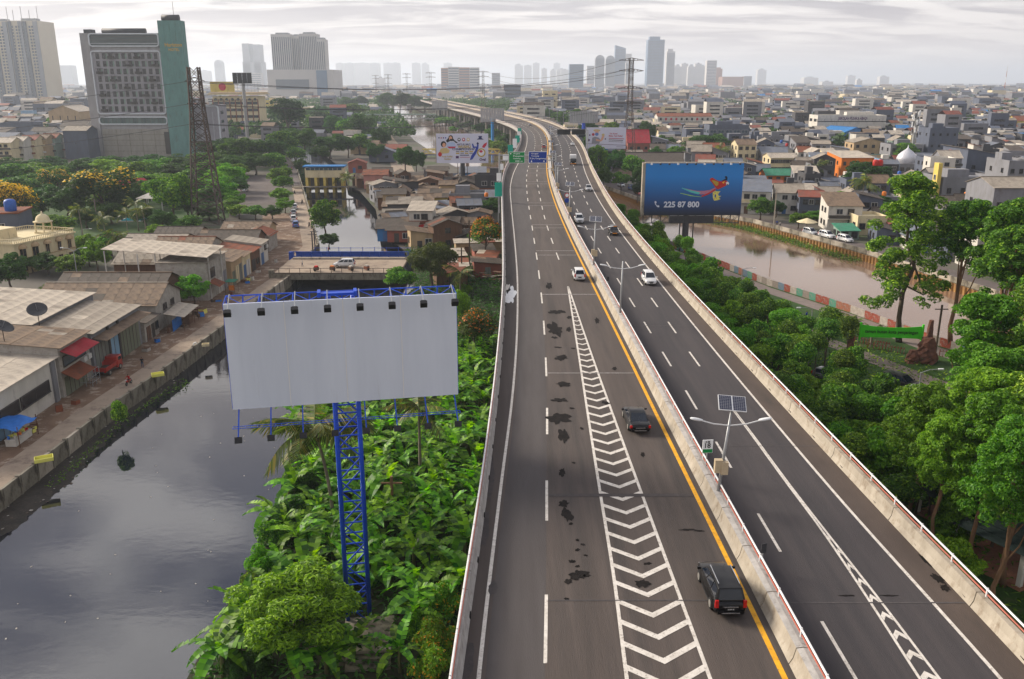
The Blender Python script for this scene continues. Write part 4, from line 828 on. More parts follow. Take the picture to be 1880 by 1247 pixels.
# ================================================================ BILLBOARDS, SIGNS, LAMPS, PYLONS
pm('panel_white', (.62, .66, .74), (.55, .59, .67), .5, .6, stretch=(1, 1, .12), wear=((.42, .42, .44), .9, .60, .82))
pm('panel_seam', (.72, .72, .72), (.66, .66, .66), 3, .6)
pm('steel_blue', (.008, .055, .42), (.012, .075, .52), 1.2, .45, wear=((.02, .05, .20), 2, .6, .75))
pm('lamp_black', (.012, .012, .014), (.022, .022, .024), 5, .5)
pm('steel_dark', (.035, .035, .04), (.055, .055, .06), 2, .6)
pm('steel_grey', (.34, .34, .34), (.26, .26, .26), 2, .5, metal=.3)
pm('steel_rust', (.06, .04, .03), (.09, .072, .064), 2.5, .7, wear=((.07, .035, .02), 1.2, .5, .65))
pm('lamp_white', (.74, .75, .76), (.66, .67, .68), 5, .4)
pm('galvanised', (.40, .41, .42), (.32, .33, .34), 3, .45, metal=.4)
pm('solar_cell', (.014, .016, .040), (.022, .024, .055), 6, .2, spec=.6)
pm('cabinet_beige', (.52, .42, .28), (.44, .35, .23), 3, .7)
pm('print_lilac', (.60, .60, .72), (.56, .57, .70), .3, .55); pm('print_white', (.74, .74, .78), (.70, .70, .76), .3, .55)
for nm, c in (('ink_navy', '#1c2560'), ('ink_red', '#b01c34'), ('ink_black', '#1b171c'), ('ink_skin', '#d8a184'), ('ink_gold', '#b59a2c'), ('ink_purple', '#4a1c58'), ('ink_grey', '#8c8c96'), ('ink_crimson', '#c02840'), ('ink_blue', '#2840a4'), ('ink_tan', '#c8b27a'), ('ink_mask', '#5878b8'),
              ('sign_green', '#0c8a46'), ('sign_blue', '#143a96'), ('sign_white', '#eef0f0'), ('bird_red', '#c02418'), ('bird_dark', '#0c1830'), ('bird_yellow', '#f0b820'), ('ring_yellow', '#dcd86c'), ('trail_green', '#9ed84c'), ('trail_pink', '#b87a92'), ('trail_cyan', '#58c4c0'), ('teal_sign', '#12a08a'), ('phone_white', '#d4dae6'), ('ink_sky', '#aebfe0')):
    pm(nm, c, tuple(x * .92 for x in hexc(c)), 1.0, .55)
# gradient print of the blue poster: the ink itself runs from bright blue to near black at the foot
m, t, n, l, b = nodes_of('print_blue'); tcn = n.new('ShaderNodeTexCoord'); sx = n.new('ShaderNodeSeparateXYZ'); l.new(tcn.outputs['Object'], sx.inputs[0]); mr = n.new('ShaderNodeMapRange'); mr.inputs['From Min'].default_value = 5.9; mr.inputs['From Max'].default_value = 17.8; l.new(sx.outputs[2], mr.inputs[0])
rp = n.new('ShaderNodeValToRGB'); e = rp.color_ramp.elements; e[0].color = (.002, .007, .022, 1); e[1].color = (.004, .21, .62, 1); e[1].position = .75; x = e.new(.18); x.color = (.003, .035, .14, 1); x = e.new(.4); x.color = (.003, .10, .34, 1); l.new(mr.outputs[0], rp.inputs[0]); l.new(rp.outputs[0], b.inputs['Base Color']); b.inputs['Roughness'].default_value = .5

def flood(parent, x, y, z, tilt=0.0):
    o = MB().box((0, 0, 0), (.42, .26, .36)).box((0, .16, .05), (.3, .08, .2)).build('floodlight', 'lamp_black', parent, loc=(x, y, z), rot=(tilt, 0, 0)); return o
# --- blank white billboard on a blue lattice tower
B = empty('blank_billboard', (-10.45, 52.2, 0), .20, 'blank white billboard with black floodlights on a blue lattice tower', 'billboard')
z0, z1, hw = 16.75, 23.4, 6.95
for k in range(4):
    a = -hw + k * hw / 2; MB().box((a + hw / 4, -.9, (z0 + z1) / 2), (hw / 2 - .025, .10, z1 - z0)).build('panel_sheet', 'panel_white', B)
for k in range(1, 4): MB().box((-hw + k * hw / 2, -.955, (z0 + z1) / 2), (.06, .02, z1 - z0 - .1)).build('seam_strip', 'panel_seam', B)
tr = MB()
for zz in (z0 + .1, z1 - .05):
    tr.bar((-hw, .75, zz + .15), (hw, .75, zz + .15), .07); tr.bar((-hw, -.75, zz), (hw, -.75, zz), .06)
    for k in range(14):
        x0 = -hw + k * 2 * hw / 14; x1 = x0 + 2 * hw / 14; tr.bar((x0, -.75, zz), (x1, .75, zz + .15) if k % 2 else (x0, .75, zz + .15), .04); tr.bar((x1, -.75, zz) if k % 2 else (x0, .75, zz + .15), (x1, .75, zz + .15) if k % 2 else (x1, -.75, zz), .035)
for k in range(15):
    x0 = -hw + k * 2 * hw / 14
    tr.bar((x0, -.75, z0), (x0, -.75, z1), .07); tr.bar((x0, .75, z0), (x0, .75, z1 + .1), .07)
    if k < 14: tr.bar((x0, .75, z0), (x0 + 2 * hw / 14, .75, z1), .05)
tr.build('back_frame', 'steel_blue', B)
MB().box((-.3, .3, z1 + .05), (2.3, .5, .16)).box((-1.4, .3, z1 + .1), (.2, .9, .3)).box((.8, .3, z1 + .1), (.2, .9, .3)).build('top_bracket', 'steel_blue', B)
cat_ = MB(); cat_.bar((-hw - .0, -1.5, z0 - .9), (hw, -1.5, z0 - .9), .035); cat_.bar((-hw, -1.85, z0 - .9), (hw, -1.85, z0 - .9), .035)
for k in range(40): cat_.bar((-hw + k * 2 * hw / 39, -1.85, z0 - .9), (-hw + k * 2 * hw / 39, -1.5, z0 - .9), .02)
cat_.build('catwalk', 'steel_blue', B)
for k in range(8):
    x = -hw + .35 + k * (2 * hw - .6) / 7
    MB().bar((x, .3, z1 + .1), (x, -.4, z1 + .45), .06).bar((x, -.4, z1 + .45), (x, -2.0, z1 - .15), .05).build('lamp_arm', 'galvanised', B); flood(B, x, -2.05, z1 - .30, .5)
    MB().bar((x, -.7, z0 + .1), (x, -2.4, z0 - 1.25), .07).build('lamp_arm', 'steel_blue', B); flood(B, x, -2.5, z0 - 1.4, -.5)
tw = .74
for sx_ in (-1, 1):
    for sy_ in (-1, 1): MB().tube([(sx_ * tw - .1, sy_ * tw + .4, 0), (sx_ * tw - .1, sy_ * tw + .4, z1 - .3)], .15, 10).build('tower_leg', 'steel_blue', B, smooth=True)
lat = MB(); nl = 11; hh = (z0 + .3) / nl
for k in range(nl + 1):
    z = .3 + k * hh; c = [(-tw - .1, -tw + .4), (tw - .1, -tw + .4), (tw - .1, tw + .4), (-tw - .1, tw + .4)]
    for i in range(4):
        a, d = c[i], c[(i + 1) % 4]; lat.tube([(*a, z), (*d, z)], .055, 6)
        if k < nl: lat.tube([(*a, z), (*d, z + hh)] if (k + i) % 2 else [(*d, z), (*a, z + hh)], .055, 6)
lat.build('tower_lattice', 'steel_blue', B)
t = empty('concrete_footing', (-9.6, 50.4, 0), .1, 'concrete footing with steps at the foot of the blue lattice tower', 'footing')
MB().box((0, .2, .25), (3.3, 3.0, .9)).build('block', 'wall_old', t)
for k in range(3): MB().box((.1, -1.6 - k * .65, .45 - k * .2), (2.9, .66, .3)).build('step', ('wall_pale', 'wall_old', 'wall_old')[k], t)

# --- blue poster billboard across the park
B = empty('blue_billboard', (42.4, 205.4, 0), .02, 'blue billboard with a flying parrot and a white telephone number', 'billboard')
u0, u1, z0, z1 = -11.4, 11.4, 5.9, 17.8
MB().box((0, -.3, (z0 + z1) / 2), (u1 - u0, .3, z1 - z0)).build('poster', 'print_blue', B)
MB().box((u0 - .35, .4, (z0 + z1) / 2), (.65, 1.4, z1 - z0 + .2)).build('side_frame', 'wall_pale', B)
MB().box((0, .45, z1 + .14), (u1 - u0 + .2, 1.2, .24)).build('top_frame', 'wall_pale', B)
fr = MB()
for k in range(12):
    x = u0 + k * 22.8 / 11; fr.bar((x, .9, z0 - 2.0), (x, .9, z1), .14); fr.bar((x, .1, z0), (x, .9, z0 - 2), .1)
    if k < 11: fr.bar((x, .9, z0), (x + 2.07, .9, z1), .1); fr.bar((x, .9, z0 - 2), (x + 2.07, .9, z0), .09); fr.bar((x, .1, z0 - 2), (x + 2.07, .1, z0 - .1), .09)
for zz in (z0 - 2.0, z0 - .1):
    for yy in (.1, .9): fr.bar((u0, yy, zz), (u1, yy, zz), .1)
fr.build('back_frame', 'steel_dark', B)
MB().box((0, .6, z0 - 1.15), (10.5, 1.2, 1.7)).build('box_beam', 'steel_dark', B)
MB().tube([(-1.2, .6, -1), (-1.2, .6, z0)], .75, 14).build('mast', 'steel_dark', B)
for sx_ in (-2.6, .6): MB().bar((sx_, .6, -1), (sx_, .6, z0 - 1), .25).build('mast_brace', 'steel_dark', B)
for k in range(11):
    x = u0 + 1.2 + k * 2.05; MB().bar((x, 0, z1 + .2), (x, -1.0, z1 + .1), .08).build('lamp_arm', 'galvanised', B); MB().box((x, -1.05, z1 - .05), (.4, .3, .35)).build('floodlight', 'lamp_black' if k % 3 else 'lamp_white', B)
sc_ = 22.8 / 180.0                     # metres for each surveyed unit on the poster
def bp(pts): return [(u0 + (x - 1185) * sc_ * 1.0, z1 - (y - 301) * sc_ * 1.0) for x, y in pts]
yy = -.47
def tr_(px, py): return (1270 + px / 13.86, 310 + py / 13.86)
shape_on(B, bp([tr_(*p) for p in ((620, 470), (480, 540), (330, 560), (160, 560), (-160, 500), (-160, 520), (0, 590), (250, 650), (450, 640), (640, 530))]), 'trail_pink', 'tail_streak', yy)
shape_on(B, bp([tr_(*p) for p in ((250, 600), (0, 545), (-240, 480), (-240, 495), (0, 600), (200, 650))]), 'trail_cyan', 'tail_streak', yy - .01)
shape_on(B, bp([tr_(*p) for p in ((300, 715), (100, 690), (-270, 610), (-270, 625), (0, 690), (250, 718))]), 'trail_green', 'tail_streak', yy - .01)
shape_on(B, bp([tr_(*p) for p in ((620, 500), (470, 600), (270, 690), (290, 715), (440, 660), (640, 540))]), 'bird_red', 'tail_feather', yy - .02)
shape_on(B, bp([tr_(*p) for p in ((760, 310), (870, 250), (840, 200), (885, 185), (915, 230), (910, 290), (830, 320))]), 'bird_dark', 'far_wing', yy - .01)
shape_on(B, bp([tr_(*p) for p in ((640, 500), (680, 400), (640, 310), (760, 320), (860, 300), (920, 320), (930, 400), (850, 450), (760, 490), (690, 525))]), 'bird_red', 'body', yy - .02)
shape_on(B, bp([tr_(*p) for p in ((700, 320), (600, 270), (530, 225), (470, 250), (465, 290), (540, 370), (610, 460), (650, 500), (700, 420))]), 'bird_red', 'near_wing', yy - .03)
shape_on(B, bp([tr_(*p) for p in ((690, 340), (590, 300), (510, 290), (560, 360), (640, 440), (690, 410))]), 'ink_gold', 'wing_covert', yy - .04)
shape_on(B, bp([tr_(*p) for p in ((780, 350), (850, 310), (830, 380))]), 'bird_yellow', 'neck_patch', yy - .04)
shape_on(B, bp([tr_(*p) for p in ((880, 350), (930, 330), (965, 365), (950, 410), (900, 410))]), 'sign_white', 'face', yy - .04)
shape_on(B, bp([tr_(*p) for p in ((905, 395), (940, 380), (930, 430))]), 'bird_dark', 'beak', yy - .05)
shape_on(B, bp([tr_(*p) for p in ((560, 600), (620, 565), (700, 575), (760, 570), (720, 610), (700, 650), (720, 690), (785, 690), (720, 735), (770, 770), (690, 800), (610, 810), (575, 740))]), 'ring_yellow', 'cargo_ring', yy - .03)
shape_on(B, bp([tr_(*p) for p in ell(632, 690, 18, 45)]), 'sign_blue', 'ring_hole', yy - .04)
for px, py in ((620, 600), (585, 650), (615, 765), (690, 620), (660, 745)): shape_on(B, bp([tr_(*p) for p in ell(px, py, 10, 11, 8)]), 'bird_red', 'ring_dot', yy - .04)
p0 = bp([(1221, 381)])[0]; text_on(B, '225 87 800', p0[0], p0[1], 66 * sc_, 'phone_white', y=yy)
shape_on(B, bp([(1204, 369), (1206.5, 369), (1207.5, 372), (1206, 374), (1208.5, 377.5), (1210.5, 376.5), (1213, 378), (1212.5, 380.5), (1209, 380), (1205, 375), (1203.5, 371)]), 'phone_white', 'phone_symbol', yy)

# --- sports poster billboard over the tin roofs
B = empty('poster_billboard', (-15.9, 284.8, 0), .03, 'white sports poster billboard on a dark mast above the tin roofs', 'billboard')
u0, u1, z0, z1 = -8.3, 8.3, 10.9, 20.1; W_ = u1 - u0; Hh = z1 - z0
MB().box((0, 0, (z0 + z1) / 2), (W_, .4, Hh)).build('poster', 'print_lilac', B)
MB().box((u0 - .12, .1, (z0 + z1) / 2), (.22, .7, Hh + .1)).build('side_frame', 'wall_pale', B)
MB().tube([(0, .7, -.5), (0, .7, z0 + 1)], .75, 12).build('mast', 'steel_dark', B)
for sx_ in (-1.6, 1.5): MB().bar((sx_, .9, -.5), (sx_, .9, z0), .18).build('mast_brace', 'steel_rust', B)
def wp(pts): return [(u0 + x / 1600 * W_, z1 - y / 900 * Hh) for x, y in pts]     # surveyed on the poster, 1600 by 900
def off_(pts, dx=-125, dy=-110): return wp([(x + dx, y + dy) for x, y in pts])
yy = -.22
shape_on(B, off_(ell(575, 230, 70, 75)), 'ink_black', 'hair', yy); shape_on(B, off_([(500, 240), (420, 330), (470, 380), (560, 330), (660, 330), (740, 400), (790, 380), (690, 310), (640, 240)]), 'ink_black', 'hair', yy - .006)
shape_on(B, off_(ell(570, 255, 48, 70)), 'ink_skin', 'face', yy - .012); shape_on(B, off_(ell(590, 300, 50, 35)), 'ink_black', 'face_mask', yy - .018)
shape_on(B, off_([(480, 370), (680, 370), (730, 480), (700, 560), (500, 560), (440, 450)]), 'ink_sky', 'shirt', yy - .012); shape_on(B, off_([(460, 500), (730, 500), (700, 550), (520, 560)]), 'ink_crimson', 'folded_arm', yy - .018)
shape_on(B, off_(ell(350, 430, 85, 95)), 'ink_black', 'hair', yy - .02); shape_on(B, off_(ell(365, 455, 52, 68)), 'ink_skin', 'face', yy - .026)
shape_on(B, off_([(270, 560), (440, 530), (540, 620), (500, 700), (300, 720), (200, 680)]), 'ink_tan', 'shirt', yy - .026); shape_on(B, off_(ell(235, 740, 60, 70)), 'bird_red', 'boxing_glove', yy - .03)
text_on(B, 'Anak Rafdal', *off_([(290, 830)])[0], 3.4, 'ink_gold', y=yy - .04); text_on(B, 'Golder', *off_([(360, 910)])[0], 2.3, 'ink_gold', y=yy - .04)
text_on(B, 'ARTUR BRO', *off_([(760, 465)])[0], 4.3, 'ink_navy', y=yy - .04); text_on(B, 'WUSHU', *off_([(790, 550)])[0], 4.1, 'ink_gold', y=yy - .04); text_on(B, 'CHAMPIONSHIP', *off_([(620, 615)])[0], 7.2, 'ink_navy', y=yy - .045)
for rr in range(2):
    for cc in range(4): shape_on(B, off_([(725 + cc * 138, 635 + rr * 55), (835 + cc * 138, 635 + rr * 55), (835 + cc * 138, 670 + rr * 55), (725 + cc * 138, 670 + rr * 55)]), 'ink_gold' if (rr + cc) % 2 else 'ink_grey', 'print_block', yy - .03)
shape_on(B, off_([(850, 755), (1130, 755), (1130, 780), (850, 780)]), 'ink_navy', 'print_block', yy - .03); shape_on(B, off_([(850, 820), (1160, 820), (1160, 840), (850, 840)]), 'trail_pink', 'print_block', yy - .03); shape_on(B, off_([(720, 790), (815, 790), (815, 865), (720, 865)]), 'ink_purple', 'print_block', yy - .03)
for px, cl_ in ((830, 'ink_black'), (970, 'ink_red'), (1110, 'ink_tan')): shape_on(B, off_(ell(px, 290, 48, 55)), cl_, 'emblem', yy - .03); shape_on(B, off_(ell(px, 285, 25, 28)), 'print_white', 'emblem', yy - .035)
for k, cl_ in enumerate(('ink_navy', 'ink_red', 'ink_purple', 'ink_blue')): shape_on(B, off_(ell(215 + k * 68, 235, 22, 22, 8)), cl_, 'emblem', yy - .03)
shape_on(B, off_([(1420, 180), (1540, 180), (1520, 240), (1590, 290), (1370, 290), (1440, 240)]), 'ink_navy', 'crown_emblem', yy - .03)
shape_on(B, off_(ell(1400, 410, 34, 38)), 'ink_navy', 'athlete', yy - .03); shape_on(B, off_([(1380, 440), (1430, 440), (1420, 560), (1350, 720), (1230, 900), (1150, 920), (1200, 780), (1320, 620), (1340, 540), (1250, 540), (1220, 420), (1260, 410), (1290, 500), (1370, 500)]), 'ink_blue', 'athlete', yy - .036)
shape_on(B, off_([(1530, 520), (1590, 420), (1690, 370), (1670, 460), (1600, 550)]), 'ink_crimson', 'medal_ribbon', yy - .03); shape_on(B, off_(ell(1510, 690, 130, 135, 22)), 'ink_gold', 'medal', yy - .036); shape_on(B, off_(ell(1510, 690, 92, 96, 20)), 'print_white', 'medal', yy - .042); shape_on(B, off_(ell(1500, 650, 55, 40)), 'ink_crimson', 'medal', yy - .048)
text_on(B, 'Oval', *off_([(1450, 940)])[0], 2.0, 'ink_purple', y=yy - .04)

# --- pink-white health poster on a light blue mast
B = empty('poster_billboard', (42.0, 398.8, 0), -.06, 'white health poster billboard with masked figure on light blue mast', 'billboard')
u0, u1, z0, z1 = -8.8, 8.8, 7.2, 16.4; W_ = u1 - u0; Hh = z1 - z0
MB().box((0, 0, (z0 + z1) / 2), (W_, .4, Hh)).build('poster', 'print_lilac', B)
pm('mast_blue', '#1f7fc4', '#2a8ed0', 1, .5); MB().tube([(0, .7, -.5), (0, .7, z0 + 1)], .85, 12).build('mast', 'mast_blue', B)
MB().box((u0 - .25, .3, (z0 + z1) / 2 - 2), (.2, .3, Hh + 5)).build('side_post', 'galvanised', B)
def wp(pts): return [(u0 + (x - 160) / 1440 * W_, z1 - (y - 180) / 790 * Hh) for x, y in pts]
S = lambda pts, m_, nm, k=0: shape_on(B, wp(pts), m_, nm, yy - .006 * k)
S(ell(540, 290, 130, 45), 'ink_tan', 'hat', 1); S(ell(410, 440, 50, 55), 'ink_red', 'hair', 0); S(ell(540, 380, 65, 100), 'ink_skin', 'face', 2); S(ell(540, 430, 65, 62), 'ink_mask', 'face_mask', 3)
S([(380, 560), (480, 520), (620, 560), (680, 640), (640, 780), (360, 780)], 'ink_grey', 'shirt', 1); S([(510, 600), (680, 650), (740, 480), (800, 440), (820, 500), (770, 640), (700, 700), (520, 680)], 'ink_skin', 'flexed_arm', 4); S(ell(770, 450, 55, 45), 'ink_tan', 'fist', 5)
for p_ in ((285, 465, 30), (245, 650, 50), (855, 605, 28)): S(ell(p_[0], p_[1], p_[2], p_[2], 8), 'ink_purple', 'virus_mark', 2)
q0 = wp([(1000, 430)])[0]; text_on(B, 'Tak Kenal', *q0, 3.5, 'ink_red', y=yy - .02); q0 = wp([(980, 520)])[0]; text_on(B, 'Maka Tak Kebal', *q0, 6.0, 'ink_red', y=yy - .02)
for k, (a_, c_) in enumerate(((1540, 'ink_red'), (1500, 'ink_black'), (1490, 'ink_grey'))): S([(980, 570 + k * 58), (a_, 590 + k * 58), (a_, 612 + k * 58), (980, 592 + k * 58)], c_, 'print_block', 2)
S([(160, 778), (1600, 835), (1600, 850), (160, 790)], 'ink_purple', 'print_rule', 2); S(ell(600, 880, 26, 32), 'ink_navy', 'emblem', 2); S(ell(450, 885, 24, 26), 'ink_grey', 'emblem', 2); S([(1260, 890), (1530, 895), (1530, 915), (1260, 910)], 'ink_grey', 'print_block', 2)

# --- bare boards seen from the back along the far road
def back_board(px0, px1, py0, py1, Y, name, label, mat='galvanised', post='mast_blue', ribs=9):
    x0, zt = XZ(px0, py0, Y); x1, zb = XZ(px1, py1, Y); t = empty(name, ((x0 + x1) / 2, Y, 0), 0, label, 'billboard'); w = x1 - x0
    for k in range(ribs): MB().box((-w / 2 + (k + .5) * w / ribs, 0, (zt + zb) / 2), (w / ribs - .15, .25, zt - zb)).build('panel', mat, t)
    fr = MB()
    for zz in (zb, (zb + zt) / 2, zt): fr.bar((-w / 2, .3, zz), (w / 2, .3, zz), .3)
    fr.build('frame', 'steel_grey', t); MB().tube([(0, .9, 0), (0, .9, zb + 2)], 1.0, 10).build('mast', post, t)
pm('board_back', (.36, .36, .37), (.28, .28, .29), .5, .7, stretch=(1, 1, .2), wear=((.2, .17, .15), .6, .55, .7))
back_board(882, 926, 199, 224, 540, 'bare_billboard', 'bare grey billboard back on a blue mast left of the road bend', 'board_back')
back_board(793, 822, 185, 202, 800, 'bare_billboard', 'smaller bare grey billboard back beside the far road deck', 'board_back', 'steel_dark')
back_board(1046, 1098, 205, 226, 500, 'bare_billboard', 'bare billboard on twin blue posts right of the road', 'board_back', 'steel_blue', 12)
back_board(426, 463, 134, 153, 560, 'led_billboard', 'dark screen billboard on the office roof', 'lamp_black', 'steel_grey', 4)
# --- highway signs
def gantry_board(px0, px1, py0, py1, Y, mat, name, label):
    x0, zt = XZ(px0, py0, Y); x1, zb = XZ(px1, py1, Y); t = empty(name, ((x0 + x1) / 2, Y, ZD), 0, label, 'road sign'); w = x1 - x0; z0 = zb - ZD; z1 = zt - ZD
    MB().box((0, 0, (z0 + z1) / 2), (w, .08, z1 - z0)).build('border', 'sign_white', t); MB().box((0, -.05, (z0 + z1) / 2), (w - .14, .05, z1 - z0 - .14)).build('face', mat, t); return t, w, z0, z1
YG = 197.0
t, w, a, c = gantry_board(934, 963.5, 279, 299.5, YG, 'sign_green', 'direction_sign', 'green direction sign listing Angke and 300 m over the outbound lanes'); hh = c - a
text_on(t, 'Angke', -w * .22, a + hh * .76, w * .42, 'sign_white', y=-.09, h=hh * .14); text_on(t, 'Pejagalan', -w * .22, a + hh * .53, w * .66, 'sign_white', y=-.09, h=hh * .16); text_on(t, 'Gedung', -w * .22, a + hh * .32, w * .46, 'sign_white', y=-.09, h=hh * .15); text_on(t, '300 m', -w * .1, a + hh * .10, w * .46, 'sign_white', y=-.09, h=hh * .14)
shape_on(t, ell(-w * .38, a + hh * .84, .16, .16, 6), 'sign_white', 'exit_mark', -.09)
t, w, a, c = gantry_board(970.5, 1004, 278.5, 299.5, YG, 'sign_blue', 'direction_sign', 'blue direction sign listing Grogol and Tomang over the outbound lanes'); hh = c - a
text_on(t, 'Grogol', -w * .36, a + hh * .74, w * .38, 'sign_white', y=-.09, h=hh * .15); text_on(t, 'Tomang', -w * .36, a + hh * .53, w * .42, 'sign_white', y=-.09, h=hh * .15); text_on(t, 'T.Jkt-Tangerang', -w * .44, a + hh * .31, w * .88, 'sign_white', y=-.09, h=hh * .15)
for s in (-.34, .34): shape_on(t, [(w * s - .2, a + hh * .17), (w * s, a + hh * .06), (w * s + .2, a + hh * .17), (w * s + .08, a + hh * .17), (w * s + .08, a + hh * .23), (w * s - .08, a + hh * .23), (w * s - .08, a + hh * .17)], 'sign_white', 'down_arrow', -.09)
t = empty('sign_gantry', (XL(YG) - .9, YG, ZD), 0, 'grey steel gantry carrying the green and blue direction signs', 'gantry')
MB().tube([(0, .5, -6), (0, .5, 7.2)], .2, 10).build('post', 'galvanised', t); MB().tube([(12.6, .5, 0), (12.6, .5, 7.2)], .2, 10).build('post', 'galvanised', t)
for zz in (5.7, 6.8): MB().tube([(0, .5, zz), (12.6, .5, zz)], .1, 8).build('beam', 'galvanised', t)
YV = 300.0
x0, zt = XZ(1021, 239, YV); x1, zb = XZ(1076, 246, YV)
t = empty('message_sign', (x0, YV, 0), 0, 'dark variable message sign spanning the inbound lanes', 'road sign')
for k in range(2): MB().box(((x1 - x0) * (.26 + .48 * k), 0, (zt + zb) / 2), ((x1 - x0) * .44, .5, zt - zb + .5)).build('panel', 'lamp_black', t)
MB().tube([(x1 - x0 + .6, .4, ZD - 8), (x1 - x0 + .6, .4, zt)], .22, 8).build('post', 'galvanised', t)
for zz in (zb, zt): MB().tube([(0, .4, zz), (x1 - x0 + .6, .4, zz)], .12, 6).build('beam', 'galvanised', t)
L = []
for k, (px, py, mt, w, h) in enumerate(((921, 333, 'teal_sign', 1.4, 3.6), (930, 318, 'sign_white', 1.0, 2.4), (929, 296, 'sign_white', 1.0, 2.0), (935, 284, 'sign_white', 1.6, 2.4), (941, 278, 'teal_sign', 1.6, 3.6), (950, 262, 'sign_white', 1.4, 4), (952, 252, 'teal_sign', 1.6, 3.4), (946, 243, 'sign_white', 1.4, 3.4), (946, 234, 'teal_sign', 1.6, 3.4))):
    Y = 170 + 26 * k; x = XL(Y) - 1.0; t = empty('verge_sign', (x, Y, ZD - 1), .15, None, 'road sign', 'small signs outside the left parapet')
    MB().bar((0, .1, -3), (0, .1, 3.0 + h * .6), .14).build('post', 'galvanised', t); MB().box((0, 0, 2.4 + h * .3), (w, .12, h * .75)).build('board', mt, t); L.append((t, ('teal' if mt == 'teal_sign' else 'white') + ' roadside board outside the left parapet'))
rank_labels(L, (XL(YG), YG), 'green direction sign')
t = empty('kilometre_sign', (XY(47.2) + 1.05, 47.2, ZD), .1, 'small white and green kilometre sign reading 18 on the median', 'road sign')
MB().bar((0, .05, .6), (0, .05, 1.6), .07).build('post', 'galvanised', t); MB().box((0, 0, 2.0), (.62, .04, .82)).build('plate', 'sign_white', t); MB().box((0, -.022, 1.72), (.58, .02, .22)).build('green_band', 'sign_green', t); text_on(t, '18', -.17, 1.9, .34, 'ink_black', y=-.03); text_on(t, 'KM', -.14, 2.22, .26, 'ink_black', y=-.03)
Y = 152; t = empty('round_sign', (XY(Y) + 1.1, Y, ZD), 0, 'round red-rimmed sign with blue disc below on the median', 'road sign')
MB().bar((0, .06, .6), (0, .06, 3.9), .09).build('post', 'galvanised', t); MB().tube([(0, 0, 3.6), (0, -.05, 3.6)], .42, 16).build('red_rim', 'ink_red', t); MB().tube([(0, -.05, 3.6), (0, -.07, 3.6)], .3, 16).build('white_disc', 'sign_white', t); MB().tube([(0, 0, 2.7), (0, -.06, 2.7)], .4, 16).build('blue_disc', 'sign_blue', t)
for k, q in enumerate((37.0, 96.0)):
    t = empty('delineator_sign', (XY(q) + 1.35, q, ZD), .4, 'small dark chevron plate fixed to the median ' + ('beside the black people carrier' if k == 0 else 'near the white people carrier'), 'road sign'); MB().bar((0, 0, .6), (0, 0, 1.0), .06).build('post', 'galvanised', t); MB().box((0, -.04, 1.2), (.3, .04, .5)).build('plate', 'steel_dark', t)

# --- median lamps
def lamp(Y, solar, k):
    ln = .42 if k == 1 else .1; dz = -.5 if k == 1 else 0; t = empty('street_lamp', (XY(Y) + .9, Y, ZD), 0, None, 'street lamp', 'double-armed lamps on the median')
    MB().tube([(0, 0, .3), (ln * .5, 0, 3), (ln, 0, 5.9 + dz)], [.10, .085, .06], 8).build('pole', 'galvanised', t, smooth=True)
    for s in (-1, 1):
        MB().tube([(ln, 0, 5.15 + dz), (ln + s * .9, 0, 5.25 + dz), (ln + s * 1.6, 0, 5.45 + dz)], .035, 6).build('arm', 'lamp_white', t)
        b = MB(); b.lathe([(.0, -.36), (.10, -.30), (.13, -.1), (.12, .15), (.08, .34), (.0, .38)], n=10); h_ = b.build('lamp_head', 'lamp_white', t, True, (ln + s * 1.85, 0, 5.52 + dz), (0, pi / 2 - .18 * s, 0)); h_.scale = (.62, 1, 1)
    if solar:
        MB().tube([(ln, 0, 5.9 + dz), (ln, 0, 6.4 + dz)], .05, 6).build('panel_stem', 'galvanised', t)
        P = MB().box((0, 0, 0), (1.46, 1.14, .05)).build('panel_frame', 'lamp_white', t, loc=(ln, -.05, 6.45 + dz), rot=(.42, .05, -.12))
        for s in (-1, 1): MB().box((s * .365, 0, .03), (.66, 1.06, .02)).build('solar_panel', 'solar_cell', P)
        gr = MB()
        for s in (-1, 1):
            for i in range(1, 6): gr.box((s * .365 - .33 + i * .11, 0, .042), (.008, 1.06, .003))
            for i in range(1, 9): gr.box((s * .365, -.53 + i * .118, .042), (.66, .008, .003))
        gr.build('cell_grid', 'galvanised', P)
        MB().box((-.1, -.15, 2.35), (.42, .3, .75)).build('battery_box', 'cabinet_beige', t); MB().box((.22, -.2, 2.25), (.38, .3, .72)).build('battery_box', 'cabinet_beige', t)
    t['label'] = ('double-armed lamp with solar panel on the median' if solar else 'plain double-armed lamp on the median') + ', ' + ordn(k) + ' to the black people carrier'
for k, (Y, s) in enumerate(((43.9, 1), (82.7, 0), (106, 1), (144, 1), (180, 1), (212, 1), (250, 1), (290, 1), (330, 1))): lamp(Y, s, k + 1)
L = []
for k, q in enumerate((392, 420, 450, 480, 515, 560, 620)):
    t = empty('street_lamp', (XR(q) + .8, q, ZD), 0, None, 'street lamp', 'lamps on the far right parapet'); MB().tube([(0, 0, -1), (0, 0, 8)], .11, 6).build('pole', 'galvanised', t); MB().tube([(0, 0, 8), (-1.6, 0, 8.5)], .08, 6).build('arm', 'galvanised', t); MB().box((-1.9, 0, 8.5), (.8, .35, .2)).build('lamp_head', 'lamp_white', t); L.append((t, 'slim single-armed lamp on the far right parapet'))
rank_labels(L, (x1, 300), 'dark message sign')
